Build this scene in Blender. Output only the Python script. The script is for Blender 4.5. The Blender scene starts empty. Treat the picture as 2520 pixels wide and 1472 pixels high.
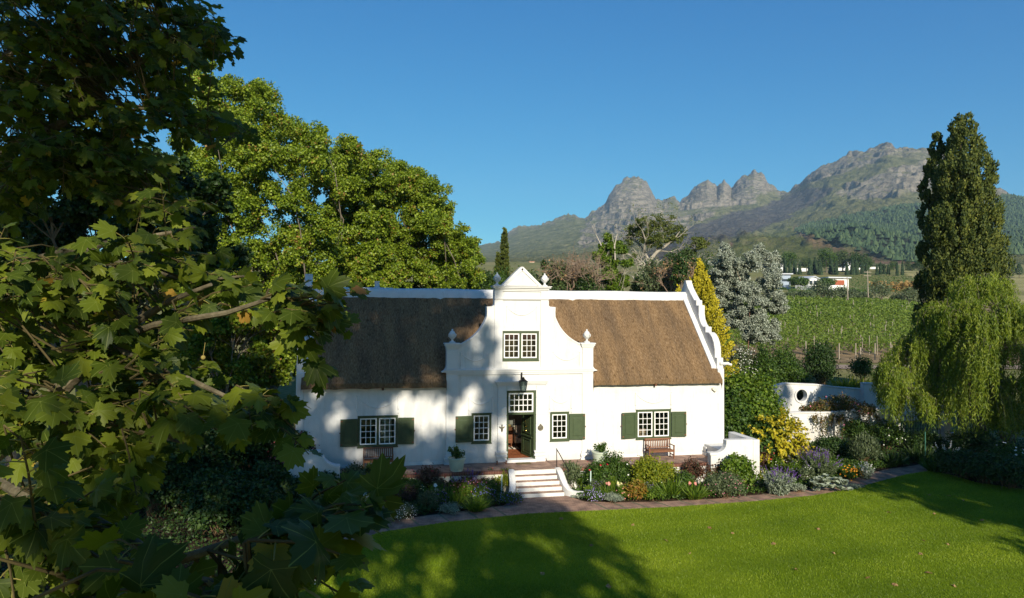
import bpy, math, random, sys
import numpy as np
from mathutils import Vector, Matrix
from mathutils.geometry import tessellate_polygon
S = bpy.context.scene
COL = S.collection
rad = math.radians
# ------------------------------------------------------------------ camera
YAW, PITCH, ROLL = rad(11.6), rad(1.33), 0.006
F, CX, CY = 1680.0, 1260.0, 736.0          # focal length and centre in the units of a 2520 px wide view
FWH = np.array([math.sin(YAW), math.cos(YAW), 0.0]); RH = np.array([math.cos(YAW), -math.sin(YAW), 0.0])
FW = FWH*math.cos(PITCH)+np.array([0, 0, math.sin(PITCH)])
_U = np.cross(RH, FW)
RC = math.cos(ROLL)*RH+math.sin(ROLL)*_U; UC = -math.sin(ROLL)*RH+math.cos(ROLL)*_U
CAM = np.array([-7.04, -32.24, 7.11])
cd = bpy.data.cameras.new("camera"); cam = bpy.data.objects.new("camera", cd); COL.objects.link(cam)
cd.sensor_width = 36.0; cd.lens = 24.0; cd.clip_start = 0.1; cd.clip_end = 12000
m = Matrix.Identity(4)
for i in range(3):
    m[i][0], m[i][1], m[i][2], m[i][3] = RC[i], UC[i], -FW[i], CAM[i]
cam.matrix_world = m
S.camera = cam
# ------------------------------------------------------------------ sky, sun, exposure
SUN_EL, SUN_AZ = rad(25.0), rad(1.5)
SUN_DIR = Vector((math.sin(SUN_AZ)*math.cos(SUN_EL), -math.cos(SUN_AZ)*math.cos(SUN_EL), math.sin(SUN_EL)))
W = bpy.data.worlds.new("World"); S.world = W; W.use_nodes = True
nt = W.node_tree
sky = nt.nodes.new('ShaderNodeTexSky'); sky.sky_type = 'NISHITA'; sky.sun_disc = False
sky.sun_elevation = SUN_EL; sky.sun_rotation = math.pi-SUN_AZ
sky.altitude = 200; sky.air_density = 1.0; sky.dust_density = 0.2; sky.ozone_density = 10.0
bg = nt.nodes['Background']; bg.inputs[1].default_value = 0.094
sp_ = nt.nodes.new('ShaderNodeSeparateColor'); cb_ = nt.nodes.new('ShaderNodeCombineColor'); nt.links.new(sky.outputs[0], sp_.inputs[0])
for i, (p_, k_) in enumerate(((1.75, .425), (1.05, .98), (.68, 1.57))):      # colour response of the clear sky: deep blue overhead, paler low down
    a_ = nt.nodes.new('ShaderNodeMath'); a_.operation = 'POWER'; a_.inputs[1].default_value = p_; m_ = nt.nodes.new('ShaderNodeMath'); m_.operation = 'MULTIPLY'; m_.inputs[1].default_value = k_
    nt.links.new(sp_.outputs[i], a_.inputs[0]); nt.links.new(a_.outputs[0], m_.inputs[0]); nt.links.new(m_.outputs[0], cb_.inputs[i])
nt.links.new(cb_.outputs[0], bg.inputs[0])
sl = bpy.data.lights.new("sun", 'SUN'); sl.energy = 5.0; sl.angle = rad(0.53); sl.color = (1.0, 0.91, 0.74)
so = bpy.data.objects.new("sun", sl); COL.objects.link(so)
so.rotation_euler = SUN_DIR.to_track_quat('Z', 'Y').to_euler(); so.location = (0, -60, 60)
S.view_settings.view_transform = 'Standard'; S.view_settings.look = 'None'
S.view_settings.exposure = 0.5; S.view_settings.gamma = 1.0
S.render.engine = 'CYCLES'
S.cycles.max_bounces = 7; S.cycles.diffuse_bounces = 3; S.cycles.glossy_bounces = 2
S.cycles.transmission_bounces = 4; S.cycles.transparent_max_bounces = 8
S.cycles.volume_bounces = 0
S.cycles.use_adaptive_sampling = True
# ------------------------------------------------------------------ helpers
def ray(x, y): return FW+RC*(x-CX)/F-UC*(y-CY)/F
def at(x, y, d): return CAM+ray(x, y)*d
def gnd(x, y, z):
    r = ray(x, y); return CAM+r*((z-CAM[2])/r[2])
def rd(r, d): return CAM*np.array([1, 1, 0])+RH*r+FWH*d
def link(o, parent=None):
    COL.objects.link(o)
    if parent is not None:
        o.parent = parent
        o.matrix_parent_inverse = Matrix.Translation(parent.location).inverted() if parent.type == 'EMPTY' else Matrix.Identity(4)
    return o
def tag(o, label=None, cat=None, group=None, kind=None):
    if label: o['label'] = label
    if cat: o['category'] = cat
    if group: o['group'] = group
    if kind: o['kind'] = kind
    return o
def thing(name, label, cat, loc=(0, 0, 0), group=None):
    o = bpy.data.objects.new(name, None); o.empty_display_size = 0.2
    o.location = Vector([float(v) for v in loc]); COL.objects.link(o)
    return tag(o, label, cat, group)
def dup(root, loc, label=None, rotz=None):
    r = root.copy(); COL.objects.link(r); r.location = Vector([float(v) for v in loc])
    if rotz is not None: r.rotation_euler = (0, 0, rotz)
    if label: r['label'] = label
    for ch in list(root.children):
        c = ch.copy(); COL.objects.link(c); c.parent = r
        for g in list(ch.children):
            e = g.copy(); COL.objects.link(e); e.parent = c
    return r
# ---- materials
def _ramp(nt, stops):
    n = nt.nodes.new('ShaderNodeValToRGB'); cr = n.color_ramp
    while len(cr.elements) < len(stops): cr.elements.new(0.5)
    for e, (p, c) in zip(cr.elements, stops): e.position = p; e.color = (*c, 1)
    return n
def mat(name, stops, scale=3.0, rough=0.8, spec=0.3, bump=0.0, bscale=40.0, detail=5, stretch=(1, 1, 1), metal=0.0, coord='Object', dist=0.02):
    """noise-driven two or three tone surface with a bump"""
    m = bpy.data.materials.new(name); m.use_nodes = True; nt = m.node_tree; L = nt.links.new
    p = nt.nodes['Principled BSDF']; p.inputs['Roughness'].default_value = rough; p.inputs['Metallic'].default_value = metal
    p.inputs['Specular IOR Level'].default_value = spec
    tc = nt.nodes.new('ShaderNodeTexCoord'); mp = nt.nodes.new('ShaderNodeMapping'); mp.inputs['Scale'].default_value = stretch
    L(tc.outputs[coord], mp.inputs[0])
    if len(stops) == 1: stops = [stops[0], tuple(c*0.9 for c in stops[0])]
    if not isinstance(stops[0][1], tuple): stops = [(0.3+0.4*i/(len(stops)-1), c) for i, c in enumerate(stops)]
    n = nt.nodes.new('ShaderNodeTexNoise'); n.inputs['Scale'].default_value = scale; n.inputs['Detail'].default_value = detail
    n.inputs['Roughness'].default_value = 0.65
    L(mp.outputs[0], n.inputs['Vector']); r = _ramp(nt, stops); L(n.outputs['Fac'], r.inputs[0]); L(r.outputs[0], p.inputs['Base Color'])
    if bump:
        b = nt.nodes.new('ShaderNodeBump'); b.inputs['Strength'].default_value = bump; b.inputs['Distance'].default_value = dist
        n2 = nt.nodes.new('ShaderNodeTexNoise'); n2.inputs['Scale'].default_value = bscale; n2.inputs['Detail'].default_value = 4
        L(mp.outputs[0], n2.inputs['Vector']); L(n2.outputs['Fac'], b.inputs['Height']); L(b.outputs[0], p.inputs['Normal'])
    return m
def leafmat(name, stops, transl=0.3, rough=0.5, spec=0.35, tcol=(1.25, 1.3, 0.5), vein=None):
    m = bpy.data.materials.new(name); m.use_nodes = True; nt = m.node_tree; L = nt.links.new
    p = nt.nodes['Principled BSDF']; p.inputs['Roughness'].default_value = rough; p.inputs['Specular IOR Level'].default_value = spec
    a = nt.nodes.new('ShaderNodeAttribute'); a.attribute_name = 'tint'
    if not isinstance(stops[0][1], tuple): stops = [(i/(len(stops)-1), c) for i, c in enumerate(stops)]
    r = _ramp(nt, stops); L(a.outputs['Fac'], r.inputs[0]); col = r.outputs[0]
    if vein:
        v = nt.nodes.new('ShaderNodeAttribute'); v.attribute_name = 'vein'
        mr = nt.nodes.new('ShaderNodeMapRange'); mr.inputs[1].default_value = 0.86; mr.inputs[2].default_value = 0.97
        L(v.outputs['Fac'], mr.inputs[0]); mx = nt.nodes.new('ShaderNodeMix'); mx.data_type = 'RGBA'
        L(mr.outputs[0], mx.inputs[0]); L(col, mx.inputs[6]); mx.inputs[7].default_value = (*vein, 1); col = mx.outputs[2]
    L(col, p.inputs['Base Color'])
    if transl > 0:
        t = nt.nodes.new('ShaderNodeBsdfTranslucent'); mu = nt.nodes.new('ShaderNodeMix'); mu.data_type = 'RGBA'; mu.blend_type = 'MULTIPLY'
        mu.inputs[0].default_value = 1.0; L(col, mu.inputs[6]); mu.inputs[7].default_value = (*tcol, 1); L(mu.outputs[2], t.inputs[0])
        mi = nt.nodes.new('ShaderNodeMixShader'); mi.inputs[0].default_value = transl
        L(p.outputs[0], mi.inputs[1]); L(t.outputs[0], mi.inputs[2]); L(mi.outputs[0], nt.nodes['Material Output'].inputs[0])
    return m
# ---- mesh building
def rawmesh(name, V, faces, mat=None, tint=None, vein=None, smooth=False):
    """V (n,3); faces: list of (m,k) int arrays"""
    me = bpy.data.meshes.new(name); V = np.asarray(V, np.float32)
    me.vertices.add(len(V)); me.vertices.foreach_set('co', V.ravel())
    li = np.concatenate([f.ravel() for f in faces]).astype(np.int32)
    lt = np.concatenate([np.full(len(f), f.shape[1]) for f in faces])
    ls = np.concatenate([[0], np.cumsum(lt)[:-1]]).astype(np.int32)
    me.loops.add(len(li)); me.loops.foreach_set('vertex_index', li)
    me.polygons.add(len(ls)); me.polygons.foreach_set('loop_start', ls)
    me.update(calc_edges=True)
    if tint is not None:
        a = me.attributes.new('tint', 'FLOAT', 'FACE'); a.data.foreach_set('value', np.asarray(tint, np.float32))
    if vein is not None:
        a = me.attributes.new('vein', 'FLOAT', 'POINT'); a.data.foreach_set('value', np.asarray(vein, np.float32))
    if mat: me.materials.append(mat)
    me.polygons.foreach_set('use_smooth', np.full(len(ls), smooth))
    return me
def mkobj(name, me, parent=None): return link(bpy.data.objects.new(name, me), parent)
def nrmz(a): return a/(np.linalg.norm(a, axis=-1, keepdims=True)+1e-9)
class Leaves:
    """many instances of small leaf templates gathered in one mesh"""
    def __init__(s): s.V = []; s.Fq = {}; s.T = {}; s.n = 0; s.vn = []
    def add(s, tv, tf, pos, ydir, nrm, sc, tint, vein=None, flex=None):
        pos = np.asarray(pos); N = len(pos)
        if N == 0: return
        sc = np.asarray(sc, float)
        if sc.ndim == 0: sc = np.full(N, float(sc))
        y = nrmz(np.asarray(ydir)); x = nrmz(np.cross(y, nrm)); z = np.cross(x, y)
        t = np.asarray(tv)
        P = (t[None, :, 0:1]*x[:, None]+t[None, :, 1:2]*y[:, None]+t[None, :, 2:3]*z[:, None])*sc[:, None, None]+pos[:, None]
        if flex is not None: P[:, :, 2] -= flex[:, None]*(t[None, :, 1]**2)*sc[:, None]
        s.V.append(P.reshape(-1, 3))
        s.vn.append(np.tile(vein if vein is not None else np.zeros(len(t)), N))
        for f in tf:
            f = np.asarray(f); k = f.shape[1]
            s.Fq.setdefault(k, []).append(((np.arange(N)*len(t)+s.n)[:, None, None]+f[None]).reshape(-1, k))
            s.T.setdefault(k, []).append(np.repeat(tint, len(f)))
        s.n += N*len(t)
    def build(s, name, mat, parent=None, vein=False, smooth=False):
        ks = sorted(s.Fq)
        me = rawmesh(name, np.concatenate(s.V), [np.concatenate(s.Fq[k]) for k in ks], mat,
                     np.concatenate([np.concatenate(s.T[k]) for k in ks]), np.concatenate(s.vn) if vein else None, smooth)
        return mkobj(name, me, parent)
Q4 = [np.array([[0, 1, 2, 3]])]
T_LEAF = np.array([(0, 0, 0), (.34, .42, .07), (0, 1, -.06), (-.34, .42, .07)])
T_BROAD = np.array([(0, 0, 0), (.55, .5, .1), (0, 1, -.08), (-.55, .5, .1)])
T_NEEDLE = np.array([(0, 0, 0), (.12, .35, .02), (0, 1, 0), (-.12, .35, .02)])
T_HEX = np.array([(0, 0, 0), (.42, .22, .06), (.46, .68, .06), (0, 1, 0), (-.46, .68, .06), (-.42, .22, .06)]); F_HEX = [np.array([[0, 1, 2, 3, 4, 5]])]
def blade_t(w=.05, n=4, bend=.5):
    v = []
    for i in range(n):
        t = i/n; v += [(-w*(1-t*t*.8), t, -bend*t*t), (w*(1-t*t*.8), t, -bend*t*t)]
    v.append((0, 1, -bend))
    f = [np.array([[2*i, 2*i+1, 2*i+3, 2*i+2] for i in range(n-1)]), np.array([[2*n-2, 2*n-1, 2*n]])]
    return np.array(v), f
# plane-tree leaf: five toothed lobes, veins from the stalk to each lobe tip
def _maple():
    tips = [(104, .64), (50, .95), (0, 1.0), (-50, .95), (-104, .64)]; pts = []
    for i, (a, r) in enumerate(tips):
        if i > 0: pts.append(((tips[i-1][0]+a)/2, .64 if i in (2, 3) else .55, 0.0))
        pts += [(a+20, r*.76, .1), (a+16, r*.87, .2), (a+9, r*.82, .3), (a, r, 1.0), (a-9, r*.82, .3), (a-16, r*.87, .2), (a-20, r*.76, .1)]
    zf = lambda x, y: -.55*x*x-.38*max(0, y-.25)**2+.10*abs(x)+.03*math.sin(9*x+5*y)
    V = [(0, .16, 0)]; vn = [1.0]
    for f in (.5, 1.0):
        for a, r, v in pts:
            A = rad(90+a); x, y = math.cos(A)*r*.70*f, .16+math.sin(A)*r*.82*f; V.append((x, y, zf(x, y))); vn.append(v if f == 1 else (1.0 if v == 1 else .35*v))
        V.append((0, .16-.14*f, 0)); vn.append(.2)
    n = len(pts)+1
    T = np.array([[0, 1+i, 1+(i+1) % n] for i in range(n)]); Q = np.array([[1+i, 1+n+i, 1+n+(i+1) % n, 1+(i+1) % n] for i in range(n)])
    return np.array(V), [T, Q], np.array(vn)
T_MAPLE, F_MAPLE, VN_MAPLE = _maple()
class MB:
    """plain polygon builder: boxes, tubes, lathes, extruded outlines"""
    def __init__(s): s.v = []; s.f = []
    def face(s, pts):
        n = len(s.v); s.v += [tuple(map(float, p)) for p in pts]; s.f.append(tuple(range(n, n+len(pts))))
    def box(s, x0, x1, y0, y1, z0, z1, M=None):
        n = len(s.v)
        c = [(x0, y0, z0), (x1, y0, z0), (x1, y1, z0), (x0, y1, z0), (x0, y0, z1), (x1, y0, z1), (x1, y1, z1), (x0, y1, z1)]
        if M is not None: c = [tuple(M @ Vector(p)) for p in c]
        s.v += c
        s.f += [tuple(n+i for i in q) for q in ((3, 2, 1, 0), (4, 5, 6, 7), (0, 1, 5, 4), (1, 2, 6, 5), (2, 3, 7, 6), (3, 0, 4, 7))]
    def tube(s, pts, rs, k=6, cap=True):
        pts = [np.asarray(p, float) for p in pts]; N = len(pts)
        if np.isscalar(rs): rs = [rs]*N
        n0 = len(s.v); ref = None
        for i in range(N):
            d = pts[min(i+1, N-1)]-pts[max(i-1, 0)]; d = d/(np.linalg.norm(d)+1e-9)
            if ref is None: ref = np.array([0, 0, 1.]) if abs(d[2]) < .9 else np.array([1., 0, 0])
            a = np.cross(d, ref); a /= np.linalg.norm(a)+1e-9; b = np.cross(d, a); ref = np.cross(a, d)
            for j in range(k):
                t = 2*math.pi*j/k; s.v.append(tuple(pts[i]+rs[i]*(math.cos(t)*a+math.sin(t)*b)))
        for i in range(N-1):
            for j in range(k):
                s.f.append((n0+i*k+j, n0+i*k+(j+1) % k, n0+(i+1)*k+(j+1) % k, n0+(i+1)*k+j))
        if cap: s.f += [tuple(n0+j for j in range(k))[::-1], tuple(n0+(N-1)*k+j for j in range(k))]
    def lathe(s, prof, c, k=20, squash=1.0):
        n0 = len(s.v); N = len(prof)
        for r, z in prof:
            for j in range(k):
                t = 2*math.pi*j/k; s.v.append((c[0]+r*math.cos(t), c[1]+r*math.sin(t)*squash, c[2]+z))
        for i in range(N-1):
            for j in range(k):
                s.f.append((n0+i*k+j, n0+i*k+(j+1) % k, n0+(i+1)*k+(j+1) % k, n0+(i+1)*k+j))
        s.f += [tuple(n0+j for j in range(k))[::-1], tuple(n0+(N-1)*k+j for j in range(k))]
    def extrude(s, loops, a, b, axis='y'):
        """loops[0] outline, the rest holes, as 2-D points; axis y: (x,z) along y from a to b; x: (y,z) along x; z: (x,y) along z"""
        mk = {'y': lambda p, t: (p[0], t, p[1]), 'x': lambda p, t: (t, p[0], p[1]), 'z': lambda p, t: (p[0], p[1], t)}[axis]
        flat = [p for l in loops for p in l]; n = len(flat); n0 = len(s.v)
        s.v += [mk(p, a) for p in flat]+[mk(p, b) for p in flat]
        tri = tessellate_polygon([[Vector((p[0], p[1], 0)) for p in l] for l in loops])
        s.f += [tuple(n0+i for i in t) for t in tri]+[tuple(n0+n+i for i in t)[::-1] for t in tri]
        o = 0
        for l in loops:
            k = len(l)
            for i in range(k):
                p, q = o+i, o+(i+1) % k
                s.f.append((n0+p, n0+q, n0+n+q, n0+n+p))
            o += k
    def build(s, name, mat, parent=None, smooth=False, bevel=0.0, recalc=True):
        me = bpy.data.meshes.new(name); me.from_pydata(s.v, [], s.f)
        if recalc:
            import bmesh
            bm = bmesh.new(); bm.from_mesh(me)
            bmesh.ops.remove_doubles(bm, verts=bm.verts, dist=1e-5)
            bmesh.ops.recalc_face_normals(bm, faces=bm.faces); bm.to_mesh(me); bm.free()
        if mat: me.materials.append(mat)
        if smooth:
            me.polygons.foreach_set('use_smooth', np.full(len(me.polygons), True))
            me.set_sharp_from_angle(angle=rad(40))
        o = mkobj(name, me, parent)
        if bevel:
            b = o.modifiers.new('bevel', 'BEVEL'); b.width = bevel; b.segments = 2; b.limit_method = 'ANGLE'; b.angle_limit = rad(35)
        return o
# ---- numpy noise
def _hash(i, j, s):
    h = (i.astype(np.int64)*374761393+j.astype(np.int64)*668265263+s*974711) & 0xffffffff
    h = ((h ^ (h >> 13))*1274126177) & 0xffffffff
    return ((h ^ (h >> 16)) & 0xffff)/65535.0
def vnoise(x, y, s=0):
    i, j = np.floor(x), np.floor(y); u, v = x-i, y-j; u = u*u*(3-2*u); v = v*v*(3-2*v)
    a, b, c, d = _hash(i, j, s), _hash(i+1, j, s), _hash(i, j+1, s), _hash(i+1, j+1, s)
    return (a*(1-u)+b*u)*(1-v)+(c*(1-u)+d*u)*v
def fbm(x, y, o=4, s=0, g=.5):
    r = 0; a = 1; t = 0
    for k in range(o): r = r+a*vnoise(x, y, s+k); t += a; a *= g; x = x*2.03+5.1; y = y*2.03+1.7
    return r/t
def ridged(x, y, o=4, s=0):
    r = 0; a = 1; t = 0
    for k in range(o): r = r+a*(1-np.abs(2*vnoise(x, y, s+k)-1)); t += a; a *= .5; x = x*2.03+3.3; y = y*2.03+7.7
    return r/t
def in_poly(x, y, poly):
    x = np.asarray(x, float); y = np.asarray(y, float); c = np.zeros(x.shape, bool); n = len(poly)
    for i in range(n):
        (x1, y1), (x2, y2) = poly[i], poly[(i+1) % n]
        if y1 == y2: continue
        c ^= ((y1 > y) != (y2 > y)) & (x < (x2-x1)*(y-y1)/(y2-y1)+x1)
    return c
def sstep(a, b, x):
    t = np.clip((x-a)/(b-a), 0, 1); return t*t*(3-2*t)
# ------------------------------------------------------------------ materials
def mat_white():
    m = mat('limewash', [(.2, (.58, .575, .555)), (.55, (.65, .645, .63)), (.8, (.68, .675, .66))], scale=1.3, rough=.9, spec=.15, bump=.35, bscale=5, dist=.04)
    # wall stains: grey run marks and splashed dirt low down
    nt = m.node_tree; L = nt.links.new; p = nt.nodes['Principled BSDF']; src = p.inputs['Base Color'].links[0].from_socket
    tc = nt.nodes.new('ShaderNodeTexCoord'); mp = nt.nodes.new('ShaderNodeMapping'); mp.inputs['Scale'].default_value = (3.0, 3.0, .35); n = nt.nodes.new('ShaderNodeTexNoise'); n.inputs['Scale'].default_value = 1.6; n.inputs['Detail'].default_value = 7; n.inputs['Roughness'].default_value = .7
    L(tc.outputs['Object'], mp.inputs[0]); L(mp.outputs[0], n.inputs[0]); r = _ramp(nt, [(.5, (1, 1, 1)), (.8, (.84, .83, .79))]); L(n.outputs[0], r.inputs[0])
    sx = nt.nodes.new('ShaderNodeSeparateXYZ'); L(tc.outputs['Object'], sx.inputs[0]); mr = nt.nodes.new('ShaderNodeMapRange'); mr.inputs[1].default_value = .55; mr.inputs[2].default_value = .05; mr.inputs[4].default_value = .55; L(sx.outputs[2], mr.inputs[0])
    n2 = nt.nodes.new('ShaderNodeTexNoise'); n2.inputs['Scale'].default_value = 6; n2.inputs['Detail'].default_value = 6; L(tc.outputs['Object'], n2.inputs[0]); mm = nt.nodes.new('ShaderNodeMath'); mm.operation = 'MULTIPLY'; L(n2.outputs[0], mm.inputs[0]); L(mr.outputs[0], mm.inputs[1])
    a = nt.nodes.new('ShaderNodeMix'); a.data_type = 'RGBA'; a.blend_type = 'MULTIPLY'; a.inputs[0].default_value = 1; L(src, a.inputs[6]); L(r.outputs[0], a.inputs[7])
    c = nt.nodes.new('ShaderNodeMix'); c.data_type = 'RGBA'; L(mm.outputs[0], c.inputs[0]); L(a.outputs[2], c.inputs[6]); c.inputs[7].default_value = (.34, .29, .22, 1); L(c.outputs[2], p.inputs['Base Color'])
    return m
M_WHITE = mat_white()
M_TRIM = mat('white trim', [(.62, .615, .60), (.66, .655, .64)], scale=4, rough=.75, spec=.2, bump=.08, bscale=30)
M_WSTEP = mat('step limewash', [(.2, (.50, .47, .42)), (.5, (.64, .63, .61)), (.8, (.67, .66, .64))], scale=3.5, rough=.9, spec=.1, bump=.2, bscale=14)
M_SASH = mat('white paint', [(.80, .79, .77), (.83, .82, .80)], scale=6, rough=.45, spec=.4)
M_GREEN = mat('green paint', [(.040, .062, .026), (.055, .080, .034)], scale=5, rough=.5, spec=.35, bump=.05, bscale=60)
M_IRON = mat('black iron', [(.015, .014, .013), (.03, .027, .024)], scale=20, rough=.5, spec=.4, metal=.6)
M_BRONZE = mat('weathered bronze', [(.10, .09, .06), (.17, .15, .11)], scale=18, rough=.5, metal=.5, bump=.3, bscale=60)
M_BRASS = mat('brass', [(.75, .52, .16), (.85, .62, .22)], scale=10, rough=.25, metal=1.0)
M_RUST = mat('rusty iron', [(.12, .055, .03), (.20, .09, .05)], scale=20, rough=.85, bump=.3, bscale=80)
M_WOOD = mat('bench teak', [(.13, .055, .028), (.22, .095, .045)], scale=9, rough=.6, stretch=(1, 6, 6), bump=.1, bscale=60)
M_DWOOD = mat('dark wood', [(.10, .035, .016), (.20, .075, .03)], scale=7, rough=.4, stretch=(1, 1, 5))
M_POT = mat('pale green glaze', [(.40, .45, .35), (.50, .55, .44)], scale=3, rough=.55, spec=.4, bump=.1, bscale=20)
M_SOIL = mat('garden soil', [(.018, .012, .008), (.05, .034, .022), (.085, .06, .04)], scale=7, rough=1, spec=.05, bump=.9, bscale=18, dist=.06, detail=8)
M_TILE = mat('terracotta tile', [(.22, .07, .03), (.33, .12, .055)], scale=3, rough=.35)
M_CLOTH = mat('pale linen', [(.55, .45, .36), (.65, .55, .45)], scale=5, rough=.9)
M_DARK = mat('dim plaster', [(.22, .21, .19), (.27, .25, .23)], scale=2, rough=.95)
M_BARK = mat('grey brown bark', [(.07, .055, .04), (.15, .125, .095), (.22, .19, .15)], scale=3, rough=.95, spec=.1, bump=.6, bscale=12, stretch=(1, 1, .35))
M_PALEBARK = mat('pale bark', [(.27, .24, .19), (.44, .40, .33)], scale=3, rough=.95, spec=.1, bump=.5, bscale=10, stretch=(1, 1, .4))
M_TWIG = mat('brown twig', [(.10, .06, .03), (.20, .13, .07)], scale=6, rough=.85, bump=.3, bscale=40)
M_PLANEBARK = mat('mottled plane bark', [(.13, .10, .06), (.24, .20, .13), (.36, .31, .22)], scale=9, rough=.9, bump=.4, bscale=30)
M_POST = mat('weathered post', [(.24, .20, .15), (.38, .33, .26)], scale=4, rough=.95, stretch=(4, 4, .6))
M_STAKE = mat('pale pipe', [(.50, .62, .58), (.60, .70, .66)], scale=3, rough=.5)
M_GSTAKE = mat('green stake', [(.03, .12, .09), (.05, .17, .12)], scale=3, rough=.6)
def mat_brick(name, c1, c2, mortar, scale, sq=(1, 1), rot=0, bw=.5, rh=.25, ms=.02):
    m = bpy.data.materials.new(name); m.use_nodes = True; nt = m.node_tree; L = nt.links.new
    p = nt.nodes['Principled BSDF']; p.inputs['Roughness'].default_value = .92; p.inputs['Specular IOR Level'].default_value = .12
    tc = nt.nodes.new('ShaderNodeTexCoord'); mp = nt.nodes.new('ShaderNodeMapping'); mp.inputs['Rotation'].default_value = (0, 0, rot)
    b = nt.nodes.new('ShaderNodeTexBrick'); b.inputs['Scale'].default_value = scale
    b.inputs['Color1'].default_value = (*c1, 1); b.inputs['Color2'].default_value = (*c2, 1); b.inputs['Mortar'].default_value = (*mortar, 1)
    b.inputs['Mortar Size'].default_value = ms; b.inputs['Brick Width'].default_value = bw; b.inputs['Row Height'].default_value = rh
    n = nt.nodes.new('ShaderNodeTexNoise'); n.inputs['Scale'].default_value = 2.2; n.inputs['Detail'].default_value = 7
    r = _ramp(nt, [(.3, (.55, .55, .57)), (.7, (1.25, 1.2, 1.12))]); mu = nt.nodes.new('ShaderNodeMix'); mu.data_type = 'RGBA'; mu.blend_type = 'MULTIPLY'; mu.inputs[0].default_value = 1
    L(tc.outputs['Object'], mp.inputs[0]); L(mp.outputs[0], b.inputs[0]); L(tc.outputs['Object'], n.inputs[0]); L(n.outputs[0], r.inputs[0])
    L(b.outputs[0], mu.inputs[6]); L(r.outputs[0], mu.inputs[7]); L(mu.outputs[2], p.inputs['Base Color'])
    bp = nt.nodes.new('ShaderNodeBump'); bp.inputs['Strength'].default_value = .5; bp.inputs['Distance'].default_value = .01; bp.invert = True
    L(b.outputs['Fac'], bp.inputs['Height']); L(bp.outputs[0], p.inputs['Normal'])
    return m
M_TERR = mat_brick('terrace brick', (.30, .20, .155), (.38, .255, .20), (.22, .17, .135), 1.0, bw=.22, rh=.075, ms=.006)
M_EDGE = mat_brick('brick edging', (.135, .05, .036), (.185, .075, .052), (.26, .20, .16), 1.0, bw=.075, rh=.6, ms=.007)
M_PATH = mat_brick('path brick', (.30, .19, .145), (.41, .27, .20), (.20, .15, .11), 1.0, rot=.15, bw=.22, rh=.075, ms=.006)
M_TREAD = mat_brick('tread brick', (.34, .225, .17), (.42, .29, .225), (.25, .20, .16), 1.0, bw=.075, rh=.5, ms=.006)
def mat_thatch():
    m = bpy.data.materials.new('thatch'); m.use_nodes = True; nt = m.node_tree; L = nt.links.new
    p = nt.nodes['Principled BSDF']; p.inputs['Roughness'].default_value = 1; p.inputs['Specular IOR Level'].default_value = .05
    tc = nt.nodes.new('ShaderNodeTexCoord')
    def noise(sc, st, det=4, ro=.6):
        mp = nt.nodes.new('ShaderNodeMapping'); mp.inputs['Scale'].default_value = st
        n = nt.nodes.new('ShaderNodeTexNoise'); n.inputs['Scale'].default_value = sc; n.inputs['Detail'].default_value = det; n.inputs['Roughness'].default_value = ro
        L(tc.outputs['Object'], mp.inputs[0]); L(mp.outputs[0], n.inputs[0]); return n
    a = noise(30, (1.2, .22, .22), 3); b = noise(.8, (2.2, .35, .35), 6); c = noise(7, (1.3, .45, .45), 2)
    r1 = _ramp(nt, [(.3, (.105, .066, .034)), (.5, (.19, .128, .072)), (.72, (.30, .215, .135))]); L(a.outputs[0], r1.inputs[0])
    r2 = _ramp(nt, [(.32, (.62, .62, .66)), (.66, (1.16, 1.08, .97))]); L(b.outputs[0], r2.inputs[0])
    r3 = _ramp(nt, [(.26, (.52, .48, .44)), (.40, (1, 1, 1))]); L(c.outputs[0], r3.inputs[0])
    def mul(x, y):
        mu = nt.nodes.new('ShaderNodeMix'); mu.data_type = 'RGBA'; mu.blend_type = 'MULTIPLY'; mu.inputs[0].default_value = 1
        L(x, mu.inputs[6]); L(y, mu.inputs[7]); return mu.outputs[2]
    L(mul(mul(r1.outputs[0], r2.outputs[0]), r3.outputs[0]), p.inputs['Base Color'])
    bp = nt.nodes.new('ShaderNodeBump'); bp.inputs['Strength'].default_value = .9; bp.inputs['Distance'].default_value = .04
    ad = nt.nodes.new('ShaderNodeMath'); L(a.outputs[0], ad.inputs[0]); L(c.outputs[0], ad.inputs[1]); L(ad.outputs[0], bp.inputs['Height']); L(bp.outputs[0], p.inputs['Normal'])
    return m
M_THATCH = mat_thatch()
def mat_glass(tintc=(.75, .8, .78)):
    m = bpy.data.materials.new('window glass'); m.use_nodes = True; nt = m.node_tree; L = nt.links.new
    nt.nodes.remove(nt.nodes['Principled BSDF'])
    t = nt.nodes.new('ShaderNodeBsdfTransparent'); t.inputs[0].default_value = (*tintc, 1)
    g = nt.nodes.new('ShaderNodeBsdfGlossy'); g.inputs['Roughness'].default_value = .03
    f = nt.nodes.new('ShaderNodeFresnel'); f.inputs[0].default_value = 1.5
    mi = nt.nodes.new('ShaderNodeMixShader'); L(f.outputs[0], mi.inputs[0]); L(t.outputs[0], mi.inputs[1]); L(g.outputs[0], mi.inputs[2]); L(mi.outputs[0], nt.nodes['Material Output'].inputs[0])
    return m
M_GLASS = mat_glass()
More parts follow.
